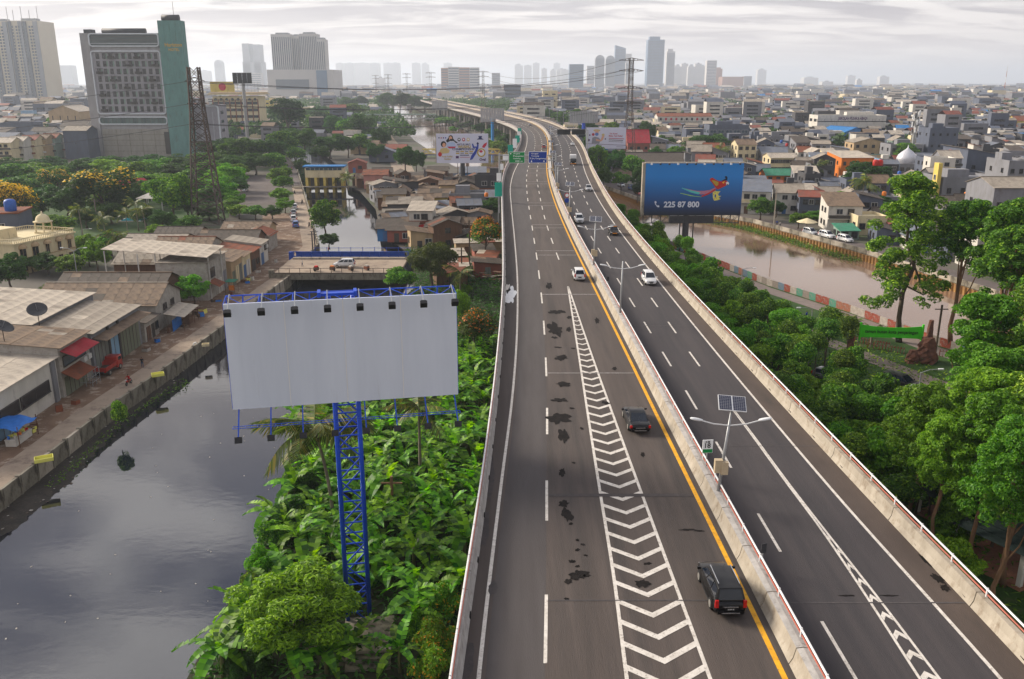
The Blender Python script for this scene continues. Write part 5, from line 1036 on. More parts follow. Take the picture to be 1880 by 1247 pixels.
def yard_lamp(px, yb, yt, arms, label):
    g = G(px, yb); h = XZ(px, yt, g.y)[1]; t = empty('yard_lamp', g, 0, label, 'street lamp'); MB().tube([(0, 0, 0), (-.1, 0, h * .9)], [.11, .07], 8).build('pole', 'galvanised', t)
    for s in arms: MB().tube([(-.1, 0, h * .88), (s * .9, 0, h * .98), (s * 2.0, 0, h)], .05, 6).build('arm', 'galvanised', t); MB().box((s * 2.2, 0, h), (.6, .25, .14)).build('lamp_head', 'lamp_white', t)
yard_lamp(143, 512, 455, (-1, 1), 'curved double-armed lamp standing before the cream mansion')
yard_lamp(152, 442, 420, (1,), 'short hooked lamp between the mansion and the palms')
yard_lamp(1685, 735, 678, (1,), 'grey single-armed lamp beside the parked cars in the park')
yard_lamp(1362, 515, 492, (1,), 'thin single-armed lamp rising from the park trees by the river')
yard_lamp(1490, 592, 565, (-1,), 'single-armed lamp beside the walkers on the park path')

# --- lattice pylons and their lines
def pylon_mesh(h, w0, w1, levels, r, bend=.55):
    b = MB(); ws = []
    for k in range(levels + 1):
        f = k / levels; ws.append((w0 + (w1 * 1.25 - w0) * (f / bend) if f < bend else w1 * (1.25 - .25 * (f - bend) / (1 - bend)), h * f))
    for k in range(levels):
        (a, za), (c, zc_) = ws[k], ws[k + 1]; A = [(-a, -a), (a, -a), (a, a), (-a, a)]; C_ = [(-c, -c), (c, -c), (c, c), (-c, c)]
        for i in range(4):
            j = (i + 1) % 4; b.bar((*A[i], za), (*C_[j], zc_), r); b.bar((*A[j], za), (*C_[i], zc_), r)
            if k % 2 == 0: b.bar((*A[i], za), (*A[j], za), r)
    lg = []
    for i in range(4):
        s = [(-1, -1), (1, -1), (1, 1), (-1, 1)][i]; m_ = MB()
        for k in range(levels): m_.bar((s[0] * ws[k][0], s[1] * ws[k][0], ws[k][1]), (s[0] * ws[k + 1][0], s[1] * ws[k + 1][0], ws[k + 1][1]), r * 2.0)
        lg.append(m_.me('leg', 'steel_rust'))
    return b.me('bracing', 'steel_rust'), lg
def arm_mesh(half, r):
    b = MB()
    for s in (-1, 1):
        for y_ in (-.5, .5): b.bar((0, y_, 0), (s * half, 0, .1), r); b.bar((0, y_, 1.1), (s * half, 0, .15), r)
        for f in (.25, .5, .75): b.bar((s * half * f, 0, .05), (s * half * f, 0, 1.1 * (1 - f) + .1), r)
    return b.me('crossarm', 'steel_rust')
PB, PLG = pylon_mesh(46, 3.3, .8, 13, .09); AM = arm_mesh(5.6, .2)
def pylon(x, y, label, s=1.0, mesh=None, arms=((45, AM), (40.5, AM), (33, AM), (26.5, AM))):
    t = empty('lattice_pylon', (x, y, 0), .1, label, 'pylon', 'lattice power pylons'); mb_, lg = mesh or (PB, PLG); link('bracing', mb_, t)
    for m_ in lg: link('leg', m_, t)
    for z_, a_ in arms: link('crossarm', a_, t, (0, 0, z_))
    t.scale = (s, s, s); return t
pylon(53.2, 407, 'rusty lattice pylon with four crossarms beside the red roof')
NP = pylon_mesh(39.5, 3.5, 1.25, 15, .16, .72); AS = arm_mesh(2.4, .12)
pylon(-80.4, 230.3, 'rusty lattice pylon without wide arms standing over the tin roofs', 1, NP, ((36, AS), (30.5, AS), (25.5, AS)))
for px, Y, nm in ((887, 900, 'nearest of the row of distant pylons by the far highway'), (791, 1010, 'second of the distant pylons, left of the far billboard back'), (747, 1150, 'third of the distant pylons above the river trees'), (713, 1300, 'fourth of the distant pylons, above the road bridge'), (690, 1450, 'farthest faint pylon at the end of the row')): pylon((px - 940) / 1600 * Y * .96, Y, nm)
pm('wire', (.06, .06, .065), (.08, .08, .085), 1, .6)
def wire(p, q, sag, r, label):
    P = [Vector(p).lerp(Vector(q), i / 24) - Vector((0, 0, sag * 4 * (i / 24) * (1 - i / 24))) for i in range(25)]; o = MB().tube(P, r, 4, cap=False).build('power_line', 'wire'); tag(o, label, 'power line', 'overhead lines between the pylons')
lv = ['top', 'middle', 'lower']
for k, (za, zb_) in enumerate(((36, 40.5), (30.5, 33), (25.5, 26.5))):
    for s, nm in ((-1, 'left'), (1, 'right')):
        wire((-80.4 + s * 2.3, 230.3, za), (53.2 + s * 5, 407, zb_), 4.5, .07, f'{lv[k]} {nm} power line sagging between the two near pylons')
        if s < 0: wire((-80.4 - 2.3, 230.3, za), (-260, 208, za - 7), 5.5, .06, f'{lv[k]} power line leaving the near pylon past the hotel')
for k, z_ in enumerate((45, 40.5, 33)): wire((53.2 - 5, 407, z_), ((887 - 940) / 1600 * 900 * .96 + 5, 900, z_), 7, .10, f'{lv[k]} power line from the rusty pylon to the distant row')
L = []
for k, (px, yb, yt, mt) in enumerate(((850, 640, 455, 'bark'), (853, 505, 405, 'bark'), (722, 960, 875, 'bark_warm'), (150, 640, 580, 'steel_dark'), (165, 655, 585, 'steel_dark'), (575, 470, 425, 'steel_dark'), (579, 465, 420, 'steel_dark'), (180, 420, 365, 'bark_pale'), (1420, 420, 350, 'wall_pale'), (1717, 650, 560, 'bark'))):
    if px in (850, 853): g = G(853, 515); x_, y_ = g.x + (px - 851) * .5, g.y
    else: g = G(px, yb); x_, y_ = g.x, g.y
    h = XZ(px, yt, y_)[1]; t = empty('utility_pole', (x_, y_, 0), 0, None, 'pole', 'utility poles'); MB().tube([(0, 0, 0), (0, 0, h)], .14, 6).build('shaft', mt, t); MB().bar((-.9, 0, h - .6), (.9, 0, h - .6), .12).build('crossbar', mt, t); L.append((t, {'bark': 'brown timber utility pole', 'bark_warm': 'rusty utility pole', 'steel_dark': 'dark slim utility pole', 'bark_pale': 'pale bare mast', 'wall_pale': 'pale concrete pole'}[mt]))
rank_labels(L, (-10.3, 52), 'blank billboard')
# ================================================================ VEHICLES AND PEOPLE
def paint(name, c, rough=.28, coat=.6): return pm(name, c, tuple(x * .85 for x in (hexc(c) if isinstance(c, str) else c)), .8, rough, coat=coat, spec=.5)
pm('car_black', (.005, .005, .006), (.007, .007, .008), .8, .3, spec=.3, coat=.12); paint('car_white', (.66, .66, .66)); paint('car_silver', (.42, .43, .45)); paint('car_red', (.42, .03, .022)); paint('car_grey', (.12, .13, .15)); paint('car_blue', (.05, .13, .42)); paint('car_tan', (.45, .38, .28))
pm('car_glass', (.006, .010, .018), (.010, .016, .028), 1, .06, spec=.45); pm('tyre', (.014, .014, .015), (.02, .02, .021), 6, .85); pm('rim', (.40, .38, .34), (.30, .29, .27), 5, .4, metal=.5)
pm('tail_red', (.50, .014, .012), (.40, .01, .01), 4, .25); pm('head_clear', (.60, .62, .66), (.50, .52, .55), 4, .2); pm('plate_black', (.02, .02, .02), (.03, .03, .03), 4, .5); pm('chrome', (.55, .55, .56), (.48, .48, .49), 3, .25, metal=.8); pm('trim_black', (.02, .02, .022), (.03, .03, .03), 4, .6); pm('plate_amber', (.7, .25, .02), (.6, .2, .02), 3, .5)
def bev(o, w=.05, seg=3):
    m = o.modifiers.new('bevel', 'BEVEL'); m.width = w; m.segments = seg; m.limit_method = 'ANGLE'; m.angle_limit = R(25)
    for p in o.data.polygons: p.use_smooth = True
    return o
def wheel_mesh(r, w):
    t = MB().tube([(-w / 2, 0, 0), (-w / 2 + .03, 0, 0), (w / 2 - .03, 0, 0), (w / 2, 0, 0)], [r * .93, r, r, r * .93], 20); k = MB()
    for s in (-1, 1):
        k.tube([(s * (w / 2 - .02), 0, 0), (s * (w / 2 + .012), 0, 0)], [r * .66, r * .62], 16)
    return t.me('tyre', 'tyre', True), k.me('rim', 'rim')
WH = {r: wheel_mesh(r, w) for r, w in ((.31, .2), (.34, .23), (.40, .26))}
def add_wheels(t, hw, ys, r):
    for s in (-1, 1):
        for y in ys:
            w = link('wheel', WH[r][0], t, (s * (hw - .10), y, r)); link('rim', WH[r][1], w)
def loft(stations):
    """stations: (y, ring of (x, z) for the right half from sill to centre top)"""
    b = MB(); k = 2 * len(stations[0][1]); v = []; f = []
    for y, half in stations: v += [(x, y, z) for x, z in half] + [(-x, y, z) for x, z in half[::-1]]
    for i in range(len(stations) - 1):
        for j in range(k): f.append((k * i + j, k * (i + 1) + j, k * (i + 1) + (j + 1) % k, k * i + (j + 1) % k))
    f.append(tuple(range(k))); f.append(tuple(k * (len(stations) - 1) + j for j in range(k))[::-1]); b.add(v, f); return b
def glass(t, name, A, B_, C, D, inset=.06, mat='car_glass', out=.012):
    A, B_, C, D = map(Vector, (A, B_, C, D)); n = (B_ - A).cross(D - A).normalized(); c = (A + B_ + C + D) / 4
    if n.dot(c - Vector((0, c.y * .8, .9))) < 0: n = -n
    q = [p + (c - p).normalized() * inset * 1.3 + n * out for p in (A, B_, C, D)]
    # short skirt so the pane has thickness
    qq = [p - n * .03 for p in q]; b = MB(); b.add(q + qq, [(0, 1, 2, 3), (0, 4, 5, 1), (1, 5, 6, 2), (2, 6, 7, 3), (3, 7, 4, 0)]); b.build(name, mat, t)
CARS = {  # length, half width, height, wheel radius, cabin (rear base, rear top, front top, front base), belt, bonnet, boot
    'mpv': (4.25, .84, 1.68, .31, (-2.02, -1.72, .42, 1.28), 1.00, .92, None), 'suv': (4.65, .90, 1.72, .34, (-2.22, -1.98, .38, 1.22), 1.04, 1.02, None),
    'sedan': (4.9, .90, 1.42, .34, (-1.80, -.80, .30, 1.20), .88, .88, .90), 'hatch': (3.9, .83, 1.52, .31, (-1.88, -1.5, .35, 1.12), .94, .90, None), 'pickup': (4.6, .86, 1.65, .34, (-.55, -.42, .62, 1.22), 1.0, .98, .88)}
def car(kind, body, loc, rz, name, label, cat='car', plate=None, group=None, rails=False, s=1.0):
    L_, hw, H_, wr, cab, belt, hood, boot = CARS[kind]; t = empty(name, loc, rz, label, cat, group); t.scale = (s, s, s); f_, r_ = L_ / 2, -L_ / 2
    def ring(w, zt, zb=.24): return [(w * .84, zb), (w * .98, zb + .12), (w, .58), (w * .97, zt - .12), (w * .90, zt), (0, zt + .03)]
    rt = boot or belt
    st = [(r_, ring(hw * .86, rt - .22, .34)), (r_ + .10, ring(hw * .94, rt - .06, .28)), (r_ + .5, ring(hw, rt, .24)), (cab[0] + .3, ring(hw, belt, .22)), (cab[3] - .1, ring(hw, belt - .01, .22)), (f_ - .55, ring(hw * .99, hood - .07, .24)), (f_ - .14, ring(hw * .90, hood - .22, .28)), (f_, ring(hw * .78, hood - .36, .34))]
    bev(loft(st).build('body', body, t), .035, 2)
    bw, tw_ = hw * .91, hw * .74; zb = belt - .03; zt = H_
    rb, rtp, ft, fb = cab
    C8 = [(-bw, rb, zb), (bw, rb, zb), (bw, fb, zb), (-bw, fb, zb), (-tw_, rtp, zt - .04), (tw_, rtp, zt - .04), (tw_, ft, zt - .06), (-tw_, ft, zt - .06), (-tw_ * .9, (rtp + ft) / 2, zt), (tw_ * .9, (rtp + ft) / 2, zt)]
    b = MB(); b.add(C8, [(3, 2, 1, 0), (0, 1, 5, 4), (2, 3, 7, 6), (1, 2, 6, 9, 5), (3, 0, 4, 8, 7), (4, 5, 9, 8), (8, 9, 6, 7)]); bev(b.build('cabin', body, t), .05, 3)
    glass(t, 'windscreen', C8[2], C8[3], C8[7], C8[6], .09); glass(t, 'rear_window', (-bw, rb, zb + .02), (bw, rb, zb + .02), C8[5], C8[4], .11)
    nside = 3 if kind in ('mpv', 'suv') else 2
    for sgn in (-1, 1):
        a0, a1 = Vector((sgn * bw, rb + .12, zb + .05)), Vector((sgn * bw, fb - .1, zb + .05)); c0, c1 = Vector((sgn * tw_, rtp + .08, zt - .10)), Vector((sgn * tw_, ft, zt - .12))
        for k in range(nside):
            u, v = k / nside, (k + 1) / nside; glass(t, 'side_window', a0.lerp(a1, u), a0.lerp(a1, v), c0.lerp(c1, v), c0.lerp(c1, u), .05)
        MB().box((sgn * (hw + .09), cab[3] - .12, belt + .06), (.2, .10, .14)).build('mirror', body if kind != 'pickup' else 'trim_black', t)
        tall = .42 if boot is None else .2
        MB().box((sgn * (hw - .13), r_ + .05, rt - .16 - tall / 4 + (.12 if boot is None else 0)), (.20, .14, tall), 0, 0, .9).build('tail_light', 'tail_red', t)
        MB().box((sgn * (hw * .62), f_ - .10, hood - .34), (.34, .12, .13)).build('headlight', 'head_clear', t)
        MB().box((sgn * (hw + .002), (cab[0] + cab[3]) / 2, .34), (.03, L_ * .5, .08)).build('side_sill', 'trim_black', t)
        if rails: MB().bar((sgn * tw_ * .86, rtp + .3, zt + .05), (sgn * tw_ * .86, ft - .1, zt + .03), .04).build('roof_rail', 'chrome', t)
    MB().box((0, r_ - .02, .42), (hw * 1.62, .14, .20)).build('rear_bumper', body, t); MB().box((0, r_ - .095, .40), (hw * 1.1, .02, .06)).build('bumper_trim', 'chrome', t)
    MB().box((0, f_ - .02, .40), (hw * 1.5, .14, .20)).build('front_bumper', body, t); MB().box((0, f_ + .01, hood - .36), (hw * .8, .06, .14)).build('grille', 'trim_black', t)
    MB().box((0, r_ - .03, rt - .30), (hw * .9, .05, .05)).build('boot_strip', 'chrome', t)
    pl = MB().box((0, r_ - .06, rt - .42), (.46, .03, .15)).build('number_plate', 'plate_black', t); MB().box((0, f_ + .05, .42), (.42, .03, .13)).build('number_plate', 'plate_black', t)
    if plate: text_on(t, plate, -.17, rt - .45, .34, 'sign_white', 'plate_lettering', r_ - .08)
    MB().tube([(tw_ * .3, ft - .1, zt - .03), (tw_ * .3, ft - .25, zt + .16)], .012, 4).build('aerial', 'trim_black', t)
    add_wheels(t, hw, (-L_ * .29, L_ * .30), wr); return t
def dir_at(fn, y): return -math.atan2(fn(y + 2) - fn(y - 2), 4)
def on_road(kind, body, px, py, name, label, inbound=False, plate=None, **k):
    g = G(px, py, ZD + .01); return car(kind, body, (g.x, g.y, ZD + .012), dir_at(XY, g.y) + (pi if inbound else 0), name, label, plate=plate, group='vehicles on the elevated road', s=.8, **k)
on_road('suv', 'car_black', 1321, 1092, 'people_carrier', 'black people carrier with roof rails in the inner outbound lane', plate='B 1816 TK', rails=True)
on_road('sedan', 'car_black', 1167, 778, 'sedan_car', 'black saloon car beside the chevrons', plate='B 19 WL')
on_road('mpv', 'car_white', 1062, 511, 'people_carrier', 'white people carrier seen from behind, just ahead of the chevron tip')
on_road('hatch', 'car_red', 998.5, 272, 'small_car', 'red car beyond the direction signs')
on_road('sedan', 'car_grey', 973, 231, 'small_car', 'dark car entering the far bend')
on_road('mpv', 'car_white', 1191, 519, 'people_carrier', 'white people carrier coming towards the camera', True)
t = on_road('mpv', 'car_black', 1126, 430, 'taxi_van', 'black van with orange plate near the right edge line', True); MB().box((0, 2.2, .52), (.9, .03, .16)).build('amber_plate', 'plate_amber', t); MB().box((0, .8, 1.62), (1.0, .06, .16)).build('visor_strip', 'plate_amber', t)
on_road('suv', 'car_silver', 1063, 408, 'people_carrier', 'dark silver off-roader next to the median lamps', True)
on_road('pickup', 'car_silver', 1080, 350, 'pickup_truck', 'silver pickup driving on the right-hand inbound lane', True)
on_road('sedan', 'car_white', 1051, 267, 'small_car', 'white car below the dark message sign', True)
on_road('hatch', 'car_grey', 1026, 250, 'small_car', 'grey car half hidden behind the dark message sign', True)
# box lorry
def lorry(loc, rz, label, cabm, boxm, L_=6.4, open_bed=False, group=None):
    t = empty('lorry', loc, rz, label, 'truck', group); hw = 1.0; t.scale = (.86,) * 3
    bev(MB().box((0, L_ / 2 - .8, 1.25), (2 * hw, 1.6, 1.7), 0, 0, .93).build('cab', cabm, t), .08); f = L_ / 2
    glass(t, 'windscreen', (-hw * .92, f - .02, 1.35), (hw * .92, f - .02, 1.35), (hw * .88, f - .06, 2.0), (-hw * .88, f - .06, 2.0), .05)
    for s in (-1, 1):
        glass(t, 'side_window', (s * hw * .97, f - 1.2, 1.4), (s * hw * .97, f - .25, 1.4), (s * hw * .94, f - .3, 1.95), (s * hw * .94, f - 1.2, 1.95), .04); MB().box((s * .7, f + .01, .75), (.34, .06, .2)).build('headlight', 'head_clear', t); MB().box((s * .8, -f - .03, .85), (.25, .06, .12)).build('tail_light', 'tail_red', t); MB().box((s * 1.12, f - .3, 1.7), (.16, .06, .32)).build('mirror', 'trim_black', t)
    MB().box((0, f + .02, .5), (1.9, .1, .25)).build('bumper', 'plate_amber' if not open_bed else cabm, t); MB().box((0, -.2, .62), (.9, L_ - .6, .25)).build('chassis', 'trim_black', t)
    bl = L_ - 1.85; yc = -L_ / 2 + bl / 2
    if open_bed:
        MB().box((0, yc, .84), (2 * hw, bl, .12)).build('bed_floor', 'steel_rust', t)
        for s in (-1, 1): MB().box((s * (hw - .03), yc, 1.2), (.06, bl, .6)).build('bed_side', boxm, t); [MB().box((s * (hw + .02), yc - bl / 2 + .3 + k * (bl - .6) / 4, 1.2), (.05, .08, .6)).build('bed_rib', boxm, t) for k in range(5)]
        MB().box((0, yc - bl / 2 + .03, 1.2), (2 * hw - .12, .06, .6)).build('tailgate', boxm, t); MB().box((0, yc + bl / 2 - .03, 1.3), (2 * hw - .12, .06, .8)).build('headboard', boxm, t)
    else: bev(MB().box((0, yc, 1.95), (2.1, bl, 2.3)).build('box_body', boxm, t), .04); MB().box((0, -f - .01, 1.9), (.04, .04, 2.0)).build('door_seam', 'trim_black', t)
    add_wheels(t, hw, (-L_ * .28, L_ * .33), .40); return t
g = G(1052, 302, ZD); lorry((g.x, g.y, ZD + .012), pi + dir_at(XY, g.y), 'box lorry with white top and dark cab on the inbound lanes', 'car_black', 'car_white', 6.0, group='vehicles on the elevated road')
g = G(200, 684); lorry((g.x, g.y, .06), R(-2), 'red open-bed truck parked at the grey warehouse doors', 'car_red', 'car_red', 5.2, True)
g = G(632, 490, 1.02); car('mpv', 'car_white', (g.x, g.y, 1.02), R(93), 'people_carrier', 'white people carrier crossing the canal bridge')
for k, (px, py, c, lb) in enumerate(((541, 384, 'car_white', 'white car parked farthest up the canal street'), (539, 395, 'car_silver', 'silver car parked second up the canal street'), (539, 406, 'car_white', 'white car parked third up the canal street'), (543, 417, 'car_blue', 'blue van parked nearest on the canal street'))):
    g = G(px, py); car('mpv', c, (g.x, g.y, .07), R(15), 'parked_car', lb, group='cars parked on the canal street')
for px, py, kd, c, a, lb in ((1653, 712, 'suv', 'car_black', 218, 'black off-roader parked under the rock arch'), (1694, 738, 'mpv', 'car_silver', 216, 'silver people carrier parked behind the black off-roader'), (1520, 700, 'hatch', 'car_grey', 218, 'grey car half hidden under park trees')):
    g = G(px, py); car(kd, c, (g.x, g.y, .06), R(a), 'parked_car', lb, group='cars parked in the park')
for px, py, kd, c, a, lb in ((1487, 431, 'mpv', 'car_silver', 200, 'silver car by the beige umbrella on the far river road'), (1518, 437, 'suv', 'car_white', 200, 'white car between two others on the far river road'), (1551, 444, 'mpv', 'car_white', 200, 'white sheet-covered car on the far river road'), (1106, 327, 'mpv', 'car_white', 195, 'white car parked first past the highway on the river road'), (1117, 334, 'suv', 'car_white', 195, 'white car parked second past the highway on the river road'),
                             (1160, 349, 'mpv', 'car_blue', 195, 'blue van parked by the left edge of the blue billboard'), (1178, 355, 'mpv', 'car_blue', 195, 'second blue van tucked behind the blue billboard edge'), (1172, 358, 'hatch', 'car_red', 195, 'red three-wheeler between the two blue vans'), (1095, 322, 'hatch', 'car_grey', 195, 'grey car nearest the highway on the river road'), (1140, 343, 'mpv', 'car_silver', 195, 'long silver van on the river road')):
    g = G(px, py); car(kd, c, (g.x, g.y, .06), R(a), 'parked_car', lb, group='cars parked along the far river road')
for px, py, kd, c, lb in ((450, 352, 'pickup', 'car_white', 'white van alone in the walled parking yard'), (262, 447, 'sedan', 'car_silver', 'silver car on the garden drive')):
    g = G(px, py); car(kd, c, (g.x, g.y, .06), R(8), 'parked_car', lb)
# motorcycles and riders
pm('skin', '#9a6a48', '#8a5c3e', 3, .6)
def cloth(name, c): pm(name, c, tuple(x * .75 for x in hexc(c)), 5, .9)
for a, c in (('cloth_dark', '#22222a'), ('cloth_white', '#d8d6d0'), ('cloth_blue', '#2a4aa0'), ('cloth_green', '#2aa07c'), ('cloth_red', '#a8282c'), ('cloth_jean', '#3a4660'), ('helmet', '#18181c'), ('hair', '#15110f')): cloth(a, c)
FM = {}
def person(x, y, z, rz, pose, top, legs, label, head='hair', s=.85):
    vs, fs = FIG[pose]; key = (pose, top, legs, head)
    if key not in FM:
        b = MB(); b.v = list(vs); b.f = list(fs); b.m = []
        for f in fs:
            cx = sum(abs(vs[i][0]) for i in f) / len(f); cy = sum(vs[i][1] for i in f) / len(f); cz = sum(vs[i][2] for i in f) / len(f)
            if pose == 'bend': m_ = 1 if cz < .94 and cy < .3 else (3 if cy > .60 and cz > .95 else (2 if cy > .5 and cx < .1 else 0) if cz > .72 else 2)
            else:
                hz = 1.52 if pose == 'walk' else 1.38; m_ = 3 if cz > hz + .06 else 2 if cz > hz - .06 else 1 if cz < (.94 if pose == 'walk' else .84) and cx < .21 else 0 if cz > (1.05 if pose == 'walk' else .98) else (2 if cx > .2 else 0)
            b.m.append(m_)
        FM[key] = b.me('person', [top, legs, 'skin', head], True)
    o = link('person', FM[key], None, (x, y, z), (0, 0, rz), (s, s, s)); tag(o, label, 'person', 'people on foot and on motorcycles'); return o
def moto(x, y, z, rz, col, label):
    t = empty('motorcycle', (x, y, z), rz, label, 'motorcycle', 'motorcycles'); t.scale = (.85,) * 3
    for yy_ in (-.62, .62): w = MB().tube([(-.05, 0, 0), (.05, 0, 0)], .28, 14).build('wheel', 'tyre', t, loc=(0, yy_, .28)); MB().tube([(-.06, 0, 0), (.06, 0, 0)], .12, 8).build('rim', 'rim', w)
    loft([(-.7, [(.08, .62), (.1, .7), (0, .76)]), (-.2, [(.14, .45), (.16, .66), (0, .74)]), (.2, [(.12, .36), (.12, .55), (0, .6)]), (.5, [(.1, .5), (.14, .9), (0, .98)]), (.66, [(.06, .6), (.1, .8), (0, .9)])]).build('fairing', col, t, True)
    MB().box((0, -.25, .77), (.26, .7, .09)).build('seat', 'trim_black', t); MB().tube([(-.33, .42, 1.02), (0, .5, .98), (.33, .42, 1.02)], .02, 6).build('handlebar', 'trim_black', t); MB().box((0, .66, .86), (.16, .08, .12)).build('headlight', 'head_clear', t); MB().tube([(0, .55, .85), (0, .62, .28)], .035, 6).build('fork', 'chrome', t)
    return t
for px, py, rz, col, top, lb in ((237, 707, 175, 'car_red', 'cloth_red', 'passing the steel cage by the truck'), (541, 357, 170, 'car_black', 'cloth_dark', 'on the canal street above the tree'), (555, 374, 170, 'car_black', 'cloth_dark', 'on the canal street beside the tree'), (536, 312, 170, 'car_red', 'cloth_red', 'farthest up the canal street'), (568, 417, 175, 'car_black', 'cloth_dark', 'at the canal street kerb'), (573, 420, 175, 'car_black', 'cloth_jean', 'at the kerb nearest the canal pole')):
    g = G(px, py); moto(g.x, g.y, .06, R(rz), col, 'dark motorcycle ' + lb); person(g.x, g.y, .08, R(rz), 'ride', top, 'cloth_dark', ('rider in red top ' if top == 'cloth_red' else 'rider in blue jacket ' if top == 'cloth_jean' else 'rider in dark top ') + lb, 'helmet')
for px, py, rz, pose, top, legs, lb in ((262, 676, 20, 'walk', 'cloth_dark', 'cloth_jean', 'person in dark shirt walking at the lane edge'), (356, 642, -60, 'bend', 'cloth_white', 'cloth_white', 'person in white bending over the canal wall'), (1480, 588, 40, 'walk', 'cloth_blue', 'cloth_dark', 'person in blue shirt walking the park path'), (1518, 609, 40, 'walk', 'cloth_green', 'cloth_dark', 'person in green shirt on the park path'),
                                        (556, 499, 90, 'walk', 'cloth_white', 'cloth_jean', 'person in white shirt at the bridge end'), (604, 474, 90, 'walk', 'cloth_red', 'cloth_dark', 'person in red top at the blue bridge rail'), (1426, 415, 20, 'walk', 'cloth_blue', 'cloth_dark', 'person in blue on the far river road'), (1432, 417, 20, 'walk', 'cloth_white', 'cloth_dark', 'person in white on the far river road')):
    g = G(px, py); person(g.x, g.y, 1.02 if px in (556, 604) else .06, R(rz), pose, top, legs, lb)
# ================================================================ BUILDINGS
def stained(name, c, d=None, st=(.12, .10, .08), scale=.5, rand=.0, lo=.55, hi=.78, rough=.9):
    c = hexc(c) if isinstance(c, str) else c; return pm(name, c, tuple(x * .82 for x in c), scale, rough, bump=.2, bscale=5, stretch=(1, 1, .35), wear=(tuple(0.5 * s + .3 * x for s, x in zip(st, c)), .8, lo, hi), rand=rand)
stained('plaster_white', '#c9c4bb'); stained('plaster_grey', '#7f7f84'); stained('plaster_slate', '#595f6e'); stained('plaster_cream', '#d6c7a2'); stained('plaster_tan', '#b39a78'); stained('plaster_mint', '#83988c'); stained('plaster_orange', '#d2762a'); stained('plaster_blue', '#3d78b0'); stained('plaster_pink', '#b68076'); stained('plaster_yellow', '#d4bc62'); stained('plaster_dark', '#4c4b4e'); stained('plaster_sky', '#86a8c4'); stained('plaster_rust', '#94584a')
def roofmat(name, c, st, scale=.5, wave=3.2, rand=.035, axis=0):
    m = pm(name, c, tuple(x * .72 for x in hexc(c)), scale, .8, wear=(st, .7, .48, .66), rand=rand); t = m.node_tree; n, l = t.nodes, t.links; b = n['Principled BSDF']
    tcn = n.new('ShaderNodeTexCoord'); wv = n.new('ShaderNodeTexWave'); wv.wave_type = 'BANDS'; wv.bands_direction = 'XYZ'[axis]; wv.inputs['Scale'].default_value = wave; wv.inputs['Distortion'].default_value = 0; l.new(tcn.outputs['Object'], wv.inputs['Vector'])
    bp_ = n.new('ShaderNodeBump'); bp_.inputs['Strength'].default_value = .7; bp_.inputs['Distance'].default_value = .06; l.new(wv.outputs['Fac'], bp_.inputs['Height']); l.new(bp_.outputs[0], b.inputs['Normal']); return m
for a, c, st in (('roof_grey', '#a59a8c', (.20, .17, .14)), ('roof_brown', '#85705c', (.10, .07, .05)), ('roof_dark', '#5a5048', (.06, .05, .04)), ('roof_pale', '#c4b8a8', (.30, .26, .22)), ('roof_rust', '#8c4e34', (.12, .06, .04)), ('roof_tile', '#8e4c3c', (.16, .09, .07)), ('roof_blue', '#2a7cc0', (.05, .16, .34)), ('roof_red', '#b02a38', (.30, .06, .06)), ('roof_green', '#3a8a6c', (.07, .2, .15)), ('roof_zinc', '#757b88', (.16, .16, .17))): roofmat(a, c, st); roofmat(a + '_y', c, st, axis=1)
pm('window_dark', (.012, .014, .018), (.02, .022, .028), 1, .15, spec=.6); pm('window_blue', (.03, .055, .085), (.05, .08, .11), .6, .12, spec=.7); pm('frame_white', (.55, .53, .5), (.48, .46, .43), 3, .6); pm('frame_dark', (.05, .045, .04), (.07, .06, .055), 3, .7); pm('door_steel', (.20, .21, .19), (.13, .14, .125), .8, .6, stretch=(4, 4, .3), wear=((.10, .06, .04), 1.5, .55, .7)); pm('door_green', (.13, .15, .10), (.19, .19, .14), .8, .7, stretch=(4, 4, .3)); pm('door_blue', (.05, .12, .28), (.07, .16, .34), 1, .6); pm('timber', (.16, .085, .05), (.10, .055, .035), 1.5, .85, stretch=(4, 4, .4)); pm('brick_red', (.32, .15, .09), (.24, .11, .07), 3, .9); pm('block_white', (.40, .37, .33), (.29, .265, .235), 1.2, .9, wear=((.2, .17, .14), 1.5, .55, .7)); pm('tank_red', '#c02a22', '#a8201a', 2, .5); pm('tank_orange', '#e0802a', '#c86e22', 2, .5); pm('tank_blue', '#2a5cb0', '#244e98', 2, .5); pm('tarp_blue', '#1f62b4', '#2a78cc', 1.5, .6); pm('cloth_bright_red', '#d8201c', '#b81a18', 2, .8); pm('ac_white', (.6, .6, .58), (.5, .5, .48), 3, .6)
_wc = {}
def window(parent, x, y, z, w, h, rz=0.0, pane='window_dark', frame='frame_white', name='window'):
    """x, y, z: centre on the wall face; rz 0 looks to -y"""
    k = (round(w, 1), round(h, 1), pane, frame)
    if k not in _wc:
        b = MB(); w_, h_ = k[0], k[1]; b.box((0, -.03, 0), (w_, .10, h_), 0, 0)
        f = .08; b.box((0, -.07, h_ / 2), (w_ + f, .12, f), 0, 1); b.box((0, -.09, -h_ / 2), (w_ + 2 * f, .2, f), 0, 1)
        for s in (-1, 1): b.box((s * w_ / 2, -.07, 0), (f, .12, h_ - f), 0, 1)
        if w_ > .9: b.box((0, -.085, 0), (.06, .05, h_ - f), 0, 1)
        _wc[k] = b.me('window', [pane, frame])
    return link(name, _wc[k], parent, (x, y, z), (0, 0, rz))
